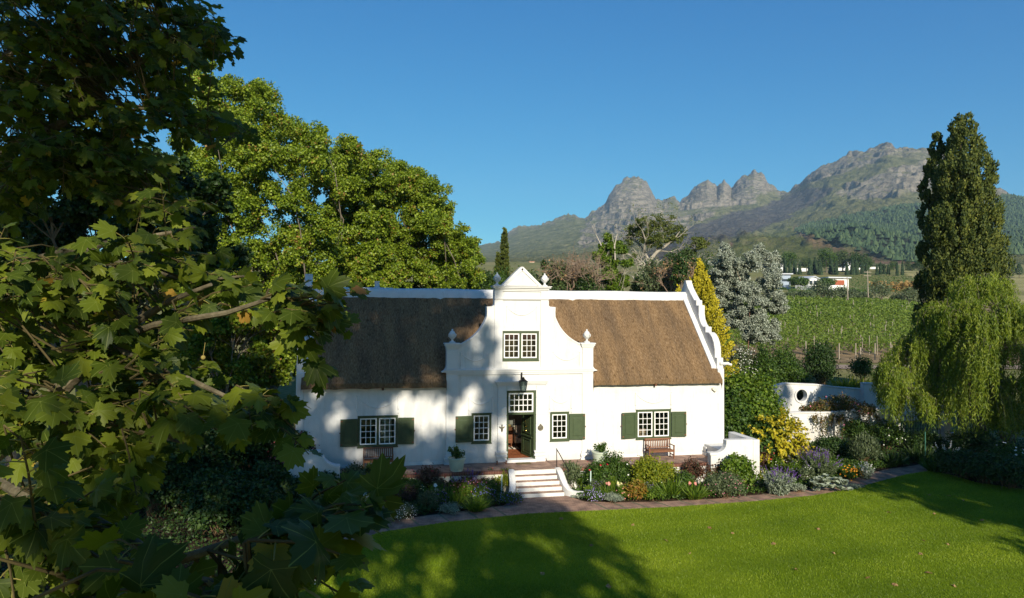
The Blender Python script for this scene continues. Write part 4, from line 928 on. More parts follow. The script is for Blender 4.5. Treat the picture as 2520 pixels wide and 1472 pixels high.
# plantation pines on the lower slope
rng = np.random.default_rng(8)
mask = (forest & (rng.random(forest.shape) < .5)).ravel(); idx = np.nonzero(mask)[0]
w = (Dm*np.ones_like(Z)).ravel()[idx]
dens = rng.random(len(idx)) < .62; idx = idx[dens]; Pp = P.reshape(-1, 3)[idx]+rng.normal(size=(len(idx), 3))*np.array([3, 3, 0]); n = len(idx)
k = 6; ang = np.arange(k)*2*np.pi/k
cone = np.array([(math.cos(a), math.sin(a), .12) for a in ang]+[(.55*math.cos(a+.5), .55*math.sin(a+.5), .55) for a in ang]+[(0, 0, 1.)])
cf3 = np.array([[6+i, 6+(i+1) % k, 12] for i in range(k)]+[[i, (i+1) % k, 6+i] for i in range(k)]+[[(i+1) % k, 6+(i+1) % k, 6+i] for i in range(k)])
h = rng.uniform(5, 10.5, n); wd = rng.uniform(2.6, 4.6, n)
Vc = cone[None]*np.stack([wd, wd, h], 1)[:, None]*rng.uniform(.8, 1.2, (n, 13, 1))+Pp[:, None]-np.array([0, 0, 1.5])
Fc = (np.arange(n)*13)[:, None, None]+cf3[None]
tag(mkobj('pine_forest', rawmesh('pine_forest', Vc.reshape(-1, 3), [Fc.reshape(-1, 3)], LM['pine'], np.repeat(rng.random(n), len(cf3)))), 'dark pine plantation covering the lower mountain slope behind the tall cypress', 'forest', kind='stuff')
print('pines', n)
def mount_pt(x, y):
    j = int(np.argmin(np.abs(xc-x))); colY = Yp[:, j]; i = int(np.argmax(colY < y)); return P[i, j]
# ------------------------------------------------------------------ valley: vineyards, hedge, poles, far houses and trees
rng = np.random.default_rng(21)
def gz(r, d): return zt(np.asarray(r, float), np.asarray(d, float))
def RD(r, d, dz=0.0):
    r = np.asarray(r, float); d = np.asarray(d, float)
    p = CAM*np.array([1, 1, 0])+RH*r[..., None]+FWH*d[..., None]; p[..., 2] = zt(r, d)+dz; return p
def vine_rows(name, label, r0, r1, sp, d0, d1, skew, per_m, size, m, top=1.9, bot=.55, seed=1, region=None):
    rng = np.random.default_rng(seed); L = Leaves(); R = []; D = []; H = []
    for r in np.arange(r0, r1, sp):
        n = int((d1-d0)*per_m); d = d0+(d1-d0)*rng.random(n)**1.25; R.append(r+skew*(d-d0)+rng.normal(size=n)*.26); D.append(d); H.append(bot+(top-bot)*rng.random(n)**.8+.2*np.sin(d*.9+r))
    R = np.concatenate(R); D = np.concatenate(D); H = np.concatenate(H)
    if region is not None: k = region(R, D); R, D, H = R[k], D[k], H[k]
    n = len(R); p = RD(R, D); p[:, 2] += H
    L.add(T_BROAD, Q4, p, rng.normal(size=(n, 3)), rng.normal(size=(n, 3))*.8+np.array([0, -.4, .7]), size*rng.uniform(.7, 1.4, n)*np.clip(D/120, .8, 1.6), np.clip(rng.random(n)*.6+.5*fbm(R*.06, D*.03, 3, 5)-.05, 0, 1))
    return tag(L.build(name, m), label, 'vines', kind='stuff')
soil = rect(20, 135, 82, 208)
def landpatch(name, pts, dz, m):
    """a strip of ground cover over the hillside: polygon in lateral / forward metres"""
    P_ = np.array(pts, float); lo, hi = P_.min(0), P_.max(0); nx, ny = 60, 40
    R, D = np.meshgrid(np.linspace(lo[0], hi[0], nx), np.linspace(lo[1], hi[1], ny)); f = gridfaces(ny, nx)
    c = RD(R, D, dz).reshape(-1, 3); cr = R.ravel()[f].mean(1); cdd = D.ravel()[f].mean(1); f = f[in_poly(cr, cdd, pts)]
    return tag(mkobj(name, rawmesh(name, c, [f], m, smooth=True)), kind='structure')
M_DIRT = mat('dry soil', [(.13, .10, .055), (.24, .17, .095), (.34, .25, .15)], scale=.6, rough=1, spec=.05, bump=.6, bscale=3, dist=.1)
M_STRAW = mat_lawn('dry grass', [(.35, (.15, .15, .05)), (.5, (.27, .24, .10)), (.65, (.38, .32, .16))], s1=.06, s2=2)
M_TRACK = mat('earth track', [(.22, .16, .12), (.32, .24, .18)], scale=.8, rough=1)
landpatch('vineyard_soil', [(18, 79), (70, 79), (150, 208), (60, 208)], .06, M_DIRT)
landpatch('dirt_track', [(16, 71), (60, 73), (60, 77), (16, 75.5)], .09, M_TRACK)
landpatch('dry_field', [(95, 212), (190, 212), (190, 275), (128, 262)], .10, M_STRAW)
landpatch('green_field', [(180, 280), (300, 280), (320, 420), (240, 420)], .10, M_STRAW)
vine_rows('vineyard', 'rows of green vines on the slope between the silver gum and the tall cypress', 24, 96, 2.0, 87, 205, .18, 24, .25, LM['vine'], seed=2, region=lambda r, d: r < d*.62)
def up_reg(r, d): return ((d > 224) & (d < 282) & (r > .405*d) & (r < .52*d)) | ((d > 282) & (d < 380) & (r > .495*d) & (r < .62*d) & ((d < 292) | (d > 305)))
vine_rows('upper_vineyard', 'thinner green vine rows higher up the slope by the white farm buildings', 60, 250, 3.4, 214, 384, .25, 3.4, .26, LM['green'], top=1.6, bot=.2, seed=3, region=up_reg)
p0, p1 = (2165, 686), (2285, 682)
rr = np.linspace(158, 196, 900); L = Leaves()
rg = np.random.default_rng(5); dd = 298+rg.normal(size=900)*2.5
pp = RD(rr, dd); pp[:, 2] += rg.uniform(.4, 4.2, 900)*(.6+.4*np.sin(rr*1.2)**2)
L.add(T_BROAD, Q4, pp, rg.normal(size=(900, 3)), rg.normal(size=(900, 3))+np.array([0, -.5, .4]), rg.uniform(.8, 1.6, 900), rg.random(900))
tag(L.build('autumn_vines', LM['orange_vine']), 'row of orange autumn vines on the far slope beside the cypress', 'vines', kind='stuff')
# posts
def post(loc, h, r, name='vineyard_post', label='thin weathered wooden post among the green vine rows', group='posts among the vines', m=M_POST):
    b = MB(); b.tube([loc, loc+np.array([rng.normal()*.02, 0, h])], [r, r*.9], 6); return tag(b.build(name, m), label, 'post', group)
near = [(1655, 893), (1755, 886), (1810, 908), (1675, 905)]
for k, r in enumerate(np.arange(36, 56, 2.05)):
    post(RD(r, 83.5+.3*rng.normal()), rng.uniform(1.9, 2.5), .075, 'end_post', 'thick pale end post at the bare near edge of the vineyard', 'end posts of the vine rows')
    if k % 2 == 0: post(RD(r+.6, 80.5+.4*rng.normal()), rng.uniform(1.6, 2.6), .085, 'end_post', 'thick pale end post at the bare near edge of the vineyard', 'end posts of the vine rows')
for _ in range(62):
    d = 88+rng.random()**1.2*112; r = rng.uniform(.36*d+2, .6*d); post(RD(r, d), rng.uniform(2.1, 2.6), .042+.00015*d)
# power poles and wires
tops = []
for label, x, yb, d, h, arm in (('bare weathered pole with one short crossarm, standing among the vines', 2087, 752, 196, 8.2, 1), ('taller weathered power pole with double crossarms behind the vineyard', 2137, 745, 208, 10.2, 2)):
    v = ray(x, yb); r = (v@RH)/(v@FWH)*d; p = RD(r, d); t = thing('power_pole', label, 'pole', p)
    b = MB(); b.tube([p, p+np.array([-.25, 0, h])], [.17, .12], 8); b.build('post', M_POST, t)
    for a in range(arm):
        b = MB(); q = p+np.array([-.22, 0, h-.5-a*1.1]); b.box(q[0]-1.3, q[0]+(1.3 if arm == 2 else .1), q[1]-.06, q[1]+.06, q[2]-.06, q[2]+.06); 
        for e in (-1.1, -.5, .5, 1.1):
            if arm == 2 or e < 0: b.tube([q+np.array([e, 0, .05]), q+np.array([e, 0, .28])], .05, 5)
        b.build('crossarm', M_POST, t)
    tops.append(p+np.array([-.25, 0, h-.25]))
q2 = RD(330, 330, 9)
b = MB()
for off in (0, -1.1):
    A, B_ = tops[1]+np.array([.9, 0, off]), q2+np.array([0, 0, off]); pts = [A+(B_-A)*t+np.array([0, 0, -6*4*t*(1-t)*.3]) for t in np.linspace(0, 1, 14)]; b.tube(pts, .035, 3)
tag(b.build('power_line', M_IRON), 'power line wires running right from the taller pole', 'wires')
# olive bushes along the far side of the vineyard
def bush(name, label, c, r, n, size, m, group=None, cat='bush', seed=0, up=.4, shell=.5, trunk=True, mtrunk=M_BARK, tv=T_LEAF):
    rg = np.random.default_rng(seed); r = np.array(r, float); c = np.array(c, float)
    t = thing(name, label, cat, c, group)
    L = Leaves(); k = max(5, int(n/60))
    d = nrmz(rg.normal(size=(k, 3))); d[:, 2] = np.abs(d[:, 2])*1.0-.15
    cs = c+np.array([0, 0, r[2]*.55])+d*r*np.array([.62, .62, .5])*rg.uniform(.6, 1.1, (k, 1))
    tb = rg.normal(size=k)*.16
    for i in range(k): blob_leaves(L, cs[i], r*.36*rg.uniform(.7, 1.2), n//k, size, tv=tv, up=up, rng=rg, shell=shell, tintb=tb[i]-.02)
    L.build('foliage', m, t)
    if trunk:
        b = MB()
        for i in range(0, k, max(1, k//7)): b.tube([c+np.array([rg.normal()*.05, rg.normal()*.05, -.05]), c*.6+cs[i]*.4+np.array([0, 0, -.1*r[2]]), cs[i]], [.02+.02*r[2], .015+.012*r[2], .008], 5)
        b.build('stem', mtrunk, t)
    return t
_k = 0
for x, yb, w, h in ((1935, 768, 2.6, 2.6), (1962, 764, 2.6, 2.8), (1990, 762, 3.0, 3.0), (2020, 757, 4.2, 5.6), (2048, 757, 3.0, 3.4), (2074, 756, 3.2, 4.0), (2102, 755, 3.0, 3.6), (2126, 753, 2.8, 3.0), (2163, 749, 5.0, 6.2), (2206, 748, 2.6, 2.6), (2236, 747, 3.8, 4.6), (2258, 746, 3.4, 3.8), (2280, 745, 4.0, 5.5)):
    d = 210+2*math.sin(x); v = ray(x, yb); r = (v@RH)/(v@FWH)*d
    lab = {2020: 'tall rounded grey green bush left of the two poles in the bush row', 2163: 'largest rounded bush of the bush row, just right of the taller pole'}.get(x, 'low grey green bush in the long row along the top of the vineyard')
    bush('olive_bush', lab, RD(r, d), (w*1.15, w*.9, h), 1300, .5, LM['olive'], 'bushes along the top of the vineyard', seed=100+_k); _k += 1
# far farm buildings
M_FARROOF = mat('pale metal roof', [(.45, .47, .5), (.55, .57, .6)], scale=.2, rough=.5); M_FARWHITE = mat('white render', [(.7, .7, .68), (.78, .78, .76)], scale=.3)
M_FARGLASS = mat('dark glazing', [(.03, .04, .05), (.05, .06, .07)], scale=.3, rough=.2); M_RUSTDOOR = mat('rust red cladding', [(.28, .07, .03), (.36, .10, .05)], scale=.4); M_TERRA = mat('terracotta roof', [(.35, .16, .10), (.45, .22, .14)], scale=.4); M_SHADEB = mat('blue grey render', [(.30, .36, .45), (.36, .42, .5)], scale=.3)
def yawed(b, o, dims): pass
def farhouse(name, label, x, yb, d, w, h, dp, roof, wallm, roofm, wins=(), door=None, lean=0, cat='building'):
    v = ray(x, yb); r = (v@RH)/(v@FWH)*d; p = np.array(RD(r, d)); p[2] = CAM[2]+(v[2]/(v@FWH))*d
    t = thing(name, label, cat, p); A = Matrix.Translation(p) @ Matrix.Rotation(-YAW+lean, 4, 'Z')
    b = MB(); b.box(-w/2, w/2, 0, dp, -3, h, A); b.build('wall', wallm, t)
    b = MB()
    if roof == 'gable':
        for sx in (-1, 1): b.face([A @ Vector(q) for q in ((sx*(w/2+.5), -.6, h-.1), (sx*(w/2+.5), dp+.6, h-.1), (0, dp+.6, h+w*.16), (0, -.6, h+w*.16))]); 
        b.face([A @ Vector(q) for q in ((-w/2, -.01, h), (w/2, -.01, h), (0, -.01, h+w*.15))])
        o = b.build('roof', roofm, t); so_ = o.modifiers.new('thick', 'SOLIDIFY'); so_.thickness = .35
    else:
        b.box(-w/2-.7, w/2+.7, -1.0, dp+.7, h, h+.5, A); b.build('roof', roofm, t)
    for (a, c, z0, z1) in wins:
        b = MB(); b.box(a, c, -.12, .1, z0, z1, A); b.build('window', M_FARGLASS, t)
    if door: b = MB(); b.box(door[0], door[1], -.15, .1, door[2], door[3], A); b.build('door', M_RUSTDOOR, t)
    return t
farhouse('farm_house', 'white gabled farm house beyond the vineyard, between two round trees', 2003, 702, 300, 6.8, 3.0, 7, 'gable', M_FARWHITE, M_FARROOF, [(-3, -1, .2, 1.9), (-.3, 3, .2, 2)], lean=.5)
farhouse('farm_garage', 'white flat roofed farm building with a rust red door beyond the vineyard', 2064, 702, 300, 9.2, 3.1, 7, 'flat', M_FARWHITE, M_FARROOF, [(-4.2, -3.2, .4, 1.8)], door=(-2.4, 2.6, .1, 2.2), lean=.1)
farhouse('grey_shed', 'blue grey shed half hidden behind the silver gum', 1932, 698, 300, 5, 4.0, 6, 'flat', M_SHADEB, M_FARROOF, [(-1.4, 1.4, 1, 2)])
farhouse('white_farmstead', 'distant white building glimpsed between the dark tree line', 2094, 657, 462, 8, 2.2, 6, 'gable', M_FARWHITE, M_FARROOF, [(-2, -1, .5, 1.6), (1, 2, .5, 1.6)])
farhouse('white_cottage', 'tiny white cottage at the left of the far tree line', 1916, 660, 470, 6, 2.5, 6, 'gable', M_FARWHITE, M_FARROOF, [(-1, 1, 1, 3)])
p = mount_pt(1307, 662); t = thing('hillside_villa', 'pale villa with terracotta roof far away beneath the mountain', 'building', p)
A = Matrix.Translation(p+np.array([0, 0, -4])) @ Matrix.Scale(.45, 4) @ Matrix.Rotation(-YAW, 4, 'Z')
b = MB(); b.box(-9, 8, -6, 6, -6, 8, A); b.box(-3, 8, -5, 5, 8, 11, A); b.build('wall', mat('sandy render', [(.5, .36, .26), (.58, .43, .32)], scale=.1), t)
b = MB(); b.box(-4, 9, -6, 6, 11, 12, A); b.box(-10, -3, -7, 7, 8, 9, A); b.build('roof', M_TERRA, t)
for a in (-7, -3, 1, 5): b = MB(); b.box(a, a+2, -6.3, -5.9, 2, 6, A); b.build('window', M_FARGLASS, t)
# white garden walls in the far tree line
for x0, x1, y, d, lab in ((1955, 1990, 666, 455, 'short white boundary wall left among the far trees'), (2058, 2120, 665, 455, 'long white boundary wall behind the far dark cypresses'), (2140, 2162, 663, 455, 'short white boundary wall at the right end of the far tree line')):
    a, c = at(x0, y, d), at(x1, y+1, d); b = MB(); dv = c-a; n_ = np.array([-dv[1], dv[0], 0]); n_ = n_/np.linalg.norm(n_)*.5
    b.extrude([[(a[0], a[1]), (c[0], c[1]), (c[0]+n_[0], c[1]+n_[1]), (a[0]+n_[0], a[1]+n_[1])]], a[2]-4, a[2]+1.6, 'z'); tag(b.build('boundary_wall', M_FARWHITE), lab, 'wall')
# far tree line
def fartree(name, label, x, ytop, ybot, w, d, m, conic=False, seed=0, n=420, group='trees of the far tree line', dz=0):
    rg = np.random.default_rng(seed); top, bot = at(x, ytop, d), at(x, ybot, d); h = top[2]-bot[2]; W_ = w/F*d
    t = thing(name, label, 'tree', bot, group); L = Leaves(); W_ *= 1.25 if conic else 1.1
    if conic:
        n2 = n*2; u = rg.random(n2); a = rg.uniform(0, 6.28, n2); r = W_/2*(1-u)**.6*(.3+.7*np.minimum(u*8, 1))*rg.uniform(.6, 1, n2)
        pos = bot+np.stack([r*np.cos(a), r*np.sin(a), u*h], 1); L.add(T_LEAF, Q4, pos, np.stack([np.cos(a)*.3, np.sin(a)*.3, np.ones(n2)], 1), np.stack([np.cos(a), np.sin(a), .4*np.ones(n2)], 1)+rg.normal(size=(n2, 3))*.4, h*.09*rg.uniform(.6, 1.2, n2), rg.random(n2)*.7)
    else:
        k = 26; n *= 5
        for i in range(k):
            dd_ = nrmz(rg.normal(size=3)); c = bot+np.array([0, 0, h*.56])+dd_*np.array([W_*.36, W_*.36, h*.32])*rg.uniform(.5, 1); blob_leaves(L, c, np.array([W_*.17, W_*.17, h*.15]), n//k, W_*.06, rng=rg, tintb=rg.normal()*.15)
    L.build('crown', m, t); b = MB(); b.tube([bot-np.array([0, 0, 2]), bot+np.array([0, 0, h*.5])], [h*.035, h*.02], 5); b.build('trunk', M_BARK, t)
_k = 0
for x, yt, yb, w in ((1945, 614, 668, 46), (1985, 630, 668, 34), (2012, 636, 676, 30), (2034, 608, 672, 50), (2074, 612, 668, 44), (2112, 615, 670, 50), (2135, 628, 672, 30), (1915, 634, 672, 30), (2170, 646, 670, 24), (2200, 640, 672, 24), (2240, 636, 676, 30), (2262, 634, 676, 30)):
    fartree('broad_tree', 'broad green tree in the far tree line above the farm', x, yt, yb, w, 440-(x % 7)*3, LM[['green', 'far', 'deep'][_k % 3]], seed=_k); _k += 1
for x, yt, yb, w in ((1932, 640, 684, 9), (1944, 646, 684, 9), (1956, 642, 682, 10), (1968, 648, 684, 9), (1994, 640, 686, 12), (2006, 636, 688, 12), (2018, 640, 688, 12), (2046, 640, 686, 13), (2058, 644, 686, 10), (2084, 650, 686, 9), (2098, 642, 686, 12), (2108, 644, 686, 12), (2122, 648, 688, 10), (2132, 650, 686, 12), (2158, 652, 684, 7), (2167, 648, 684, 7), (2176, 652, 684, 7), (2186, 652, 683, 8), (2208, 648, 682, 6), (2221, 646, 684, 6), (2490, 640, 672, 16), (2508, 650, 676, 18)):
    fartree('dark_cypress', 'slim dark cypress in the far tree line above the farm', x, yt, yb, w, 400-(x % 5)*3, LM['pine'], True, seed=_k, group='cypresses of the far tree line'); _k += 1
for x, yt, yb, w, lab in ((1964, 680, 710, 50, 'round green tree left of the white gabled farm house'), (2034, 684, 708, 44, 'round green tree between the farm house and the rust red door'), (1926, 706, 735, 34, 'dark green round bush at the edge of the silver gum')):
    fartree('round_tree', lab, x, yt, yb, w, 292, LM['green'], seed=_k, n=800, group=None); _k += 1
# ------------------------------------------------------------------ trees
def lob(list_, d, jd=2.0, seed=0):
    """crown lobes given by where they stand: (x, y, radius in view units[, depth shift])"""
    rg = np.random.default_rng(seed); o = []
    for q in list_:
        dd = d+(q[3] if len(q) > 3 else rg.uniform(-jd, jd)); o.append((at(q[0], q[1], dd), q[2]/F*dd))
    return o
def limb(b, p0, p1, r0, r1, rg, bend=.12, n=6, k=6):
    p0, p1 = np.array(p0, float), np.array(p1, float); Ld = np.linalg.norm(p1-p0); mid = rg.normal(size=3)*Ld*bend; mid[2] = abs(mid[2])*.6
    ts = np.linspace(0, 1, n); pts = [p0+(p1-p0)*t+mid*4*t*(1-t)*.5+rg.normal(size=3)*Ld*.012*(0 < t < 1) for t in ts]
    b.tube(pts, [r0+(r1-r0)*t for t in ts], k); return pts
def big_tree(name, label, base, lobes, nleaf, size, lm, bark, r0, seed, fork=.4, group=None, sub=14, subr=.36, tv=T_BROAD, up=.5, shell=.35, twigs=True, jit=.55, cat='tree'):
    rg = np.random.default_rng(seed); base = np.array(base, float); t = thing(name, label, cat, base, group)
    tot = sum(r**2 for _, r in lobes); L = Leaves(); b = MB()
    ctr = np.mean([c for c, _ in lobes], 0); top = base+np.array([(ctr[0]-base[0])*.4, (ctr[1]-base[1])*.4, (ctr[2]-base[2])*fork])
    limb(b, base-np.array([0, 0, .3]), top, r0, r0*.6, rg, .05, 7, 10)
    for c, r in lobes:
        st_ = limb(b, top if rg.random() < .7 else base*.3+top*.7, c, r0*.20, r0*.035, rg, .18, 7, 6) if (twigs or rg.random() < .22) else None
        nl = int(nleaf*r*r/tot); k = sub
        d = nrmz(rg.normal(size=(k, 3))+np.array([0, -.5, .15])); cs = c+d*r*rg.uniform(.35, 1.0, (k, 1))
        for i in range(k):
            tb = rg.normal()*.10+.18*d[i, 2]*0
            blob_leaves(L, cs[i], r*subr*rg.uniform(.7, 1.25)*np.array([1.1, 1.1, .8]), nl//k, size, tv=tv, up=up, rng=rg, shell=shell, jit=jit, tintb=tb-.05)
            if twigs: limb(b, st_[-1-(i % 3)], cs[i], r0*.07, r0*.025, rg, .2, 4, 4)
    L.build('crown', lm, t); b.build('trunk', bark, t, recalc=False); return t
def canopy(poly, n, r, seed):
    rg = np.random.default_rng(seed); o = []; P_ = np.array(poly, float); lo, hi = P_.min(0), P_.max(0)
    while len(o) < n:
        q = lo+rg.random(2)*(hi-lo); rr = r*rg.uniform(.5, 1.15); t = np.linspace(0, 6.28, 9)
        if in_poly(q[0]+.6*rr*np.cos(t), q[1]+.6*rr*np.sin(t), poly).all() and (not o or rg.random() < .25 or min((q[0]-a[0])**2+(q[1]-a[1])**2 for a in o) > (.5*r)**2): o.append((q[0], q[1], rr))
    return o
gA, gB, gC = gnd(600, 1075, -.9), gnd(900, 1000, -.9), gnd(1040, 985, -.9)
big_tree('plane_tree', 'tallest sunlit plane tree, rising at the left behind the house', rd(-15.5, 47)+[0, 0, -.9], lob(canopy([(425, 230), (450, 170), (475, 140), (505, 150), (530, 190), (565, 170), (600, 195), (640, 200), (675, 185), (690, 235), (715, 245), (745, 275), (770, 310), (805, 325), (810, 380), (835, 450), (850, 560), (850, 760), (430, 770), (410, 400)], 150, 46, 1), 47, 4, 1), 210000, .145, LM['plane_far'], M_BARK, .42, 101, fork=.25, twigs=False, sub=9, subr=.42, shell=.2)
big_tree('plane_tree', 'middle sunlit plane tree behind the roof ridge, with a notch on its left', rd(-11.0, 53)+[0, 0, -.2], lob(canopy([(800, 400), (820, 360), (850, 335), (900, 355), (940, 375), (960, 420), (985, 600), (985, 770), (800, 770)], 100, 38, 2), 53, 4, 2), 140000, .15, LM['plane_far'], M_BARK, .40, 102, fork=.25, twigs=False, sub=9, subr=.42, shell=.2)
big_tree('plane_tree', 'rightmost sunlit plane tree, rounded and lowest, nearest the pointed gable', rd(-7.0, 57)+[0, 0, .3], lob(canopy([(930, 410), (965, 385), (1000, 395), (1045, 420), (1090, 440), (1110, 490), (1135, 530), (1168, 540), (1178, 600), (1195, 650), (1200, 705), (1190, 770), (930, 770)], 130, 36, 3), 57, 4, 3), 175000, .15, LM['plane_far'], M_BARK, .40, 103, fork=.25, twigs=False, sub=9, subr=.42, shell=.2)
big_tree('plane_tree', 'sunlit plane tree low behind the left end gable, seen through dark leaves', rd(-17, 40)+[0, 0, -.9], lob(canopy([(430, 730), (735, 730), (738, 1010), (430, 1010)], 34, 48, 4), 42, 2, 4), 44000, .2, LM['plane_far'], M_PLANEBARK, .35, 104)
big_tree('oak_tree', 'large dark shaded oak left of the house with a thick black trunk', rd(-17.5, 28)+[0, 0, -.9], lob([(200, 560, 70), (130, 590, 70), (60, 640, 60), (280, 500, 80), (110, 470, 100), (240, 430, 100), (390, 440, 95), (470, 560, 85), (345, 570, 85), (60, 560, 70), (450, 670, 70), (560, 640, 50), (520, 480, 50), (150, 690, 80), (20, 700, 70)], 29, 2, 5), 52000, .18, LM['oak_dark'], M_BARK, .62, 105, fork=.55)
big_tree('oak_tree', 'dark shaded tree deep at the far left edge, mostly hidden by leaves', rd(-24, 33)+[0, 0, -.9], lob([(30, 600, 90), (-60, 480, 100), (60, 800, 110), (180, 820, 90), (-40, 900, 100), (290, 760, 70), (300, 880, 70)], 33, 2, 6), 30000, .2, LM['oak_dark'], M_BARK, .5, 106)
# tall cypress with its slimmer twin stem
def cypress(name, label, base, lobes, nleaf, size, lm, seed, r0=.3, k=60, tall=2.2, group=None, tv=T_LEAF, cat='tree'):
    rg = np.random.default_rng(seed); t = thing(name, label, cat, base, group); L = Leaves(); tot = sum(r*r for _, r in lobes)
    for c, r in lobes:
        d = nrmz(rg.normal(size=(k, 3))*np.array([1, 1, .9])); cs = c+d*r*np.array([1, 1, 1.15])*rg.uniform(.72, 1.02, (k, 1)); nl = int(nleaf*r*r/tot/k)
        for i in range(k):
            rr_ = r*.15*rg.uniform(.7, 1.35); e = nrmz(rg.normal(size=(nl, 3))); pos = cs[i]+e*np.array([rr_, rr_, rr_*tall])*rg.uniform(.3, 1, (nl, 1))
            yd = np.array([0, 0, 1.0])+d[i]*.55*np.array([1, 1, .3])+rg.normal(size=(nl, 3))*.35
            L.add(tv, Q4, pos, yd, e+d[i]*.8+rg.normal(size=(nl, 3))*.4, size*rg.uniform(.6, 1.4, nl), np.clip(rg.random(nl)*.8+rg.normal()*.14, 0, 1))
    L.build('crown', lm, t); b = MB(); zt_ = max(c[2] for c, _ in lobes)
    b.tube([np.array(base)-[0, 0, .3], np.array([base[0], base[1], zt_])], [r0, .04], 8); b.build('trunk', M_BARK, t); return t
d = 48; bs = rd((2368-1260)/F*d, d)+[0, 0, -.4]
cypress('tall_cypress', 'very tall broad cypress rising behind the willow at the right, sunlit olive green', bs,
        lob([(2360, 292, 8), (2384, 290, 8), (2356, 316, 17), (2386, 316, 16), (2368, 345, 30), (2372, 376, 42), (2375, 440, 62), (2378, 520, 70), (2384, 600, 76), (2388, 680, 80), (2386, 760, 82), (2340, 560, 56), (2340, 690, 62), (2330, 800, 70), (2405, 840, 70), (2345, 450, 44)], d, .5, 7), 115000, .17, LM['cypress'], 107, .35, k=120)
bs2 = rd((2302-1260)/F*49.5, 49.5)+[0, 0, -.4]
cypress('slim_cypress', 'slimmer shorter cypress stem pressed against the left of the tall one', bs2,
        lob([(2306, 340, 10), (2304, 372, 18), (2303, 415, 25), (2298, 470, 30), (2296, 540, 33), (2296, 620, 36), (2294, 700, 38), (2296, 780, 40)], 49.5, .2, 8), 36000, .16, LM['cypress'], 108, .2, k=80)
d = 72
cypress('small_cypress', 'narrow dark cypress spire behind the pointed gable, taller of the pair', rd((1241-1260)/F*d, d)+[0, 0, 1.0], lob([(1241.5, 566+5*i, 2.5+8.5*(i/30)**.45) for i in range(31)], d, .1, 9), 16000, .22, LM['cypress'], 109, .15, k=9)
cypress('small_cypress', 'shorter narrow cypress left of the taller spire behind the gable urn', rd((1227-1260)/F*d, d)+[0, 0, 1.0], lob([(1226.5, 626+5*i, 2+6*(i/18)**.5) for i in range(19)], d, .1, 10), 9000, .22, LM['cypress'], 110, .12, k=9)
# silver gum
d = 56
big_tree('silver_gum', 'silvery blue grey gum tree with two rounded heads right of the house', rd((1835-1260)/F*d, d)+[0, 0, .9], lob([(1782, 655, 38), (1765, 705, 40), (1810, 700, 42), (1850, 645, 28), (1868, 615, 16), (1893, 640, 26), (1893, 690, 40), (1845, 735, 46), (1902, 745, 34), (1790, 770, 46), (1840, 800, 46), (1888, 815, 34), (1760, 745, 34), (1815, 660, 24), (1785, 618, 20)], d, 1.6, 11), 130000, .125, LM['silver'], mat('red brown bark', [(.12, .06, .04), (.24, .12, .08)], scale=3, rough=.9), .22, 111, fork=.3, twigs=False, sub=40, subr=.25, tv=T_LEAF, shell=.2)
# golden conifer and golden bushes
def plume_tree(name, label, base, h, w, n, size, lm, seed, cat='tree'):
    rg = np.random.default_rng(seed); base = np.array(base, float); t = thing(name, label, cat, base); L = Leaves()
    k = int(n/70); u = rg.random(k)**.8; a = rg.uniform(0, 6.28, k); R = w*(1-u**1.6)*.9+.05
    for i in range(k):
        m_ = 70; s_i = np.linspace(0, 1, m_); ln = 1.0+.9*rg.random(); o = np.array([math.cos(a[i]), math.sin(a[i]), 0]); p0 = base+o*R[i]*.45+np.array([0, 0, u[i]*h*.88]); p1 = p0+o*R[i]*.6+np.array([0, 0, ln*.75])
        pos = p0+(p1-p0)*s_i[:, None]+rg.normal(size=(m_, 3))*.13*(1-s_i[:, None]*.8); yd = (p1-p0)/np.linalg.norm(p1-p0)+rg.normal(size=(m_, 3))*.5
        L.add(T_LEAF, Q4, pos, yd, rg.normal(size=(m_, 3))+o+np.array([0, 0, .6]), size*rg.uniform(.6, 1.3, m_), np.clip(.15+.8*s_i+rg.normal(size=m_)*.15, 0, 1))
    L.build('foliage', lm, t); b = MB(); b.tube([base-[0, 0, .2], base+[0, 0, h*.9]], [.14, .03], 6); b.build('trunk', M_BARK, t); return t
d = 47; v = rd((1722-1260)/F*d, d)
plume_tree('golden_conifer', 'golden yellow conifer with upswept plumes behind the right end gable', v+[0, 0, 0.0], 11.0, 3.0, 30000, .17, LM['golden'], 112)
for x, hh, w_, lab in ((1648, 8.9, .55, 'small golden conifer tip showing above the ridge'), (1672, 9.1, .5, 'second small golden conifer tip nearer the end gable')):
    plume_tree('golden_conifer', lab, rd((x-1260)/F*45, 45)+[0, 0, 0], hh, w_, 2600, .15, LM['golden'], 113+x)
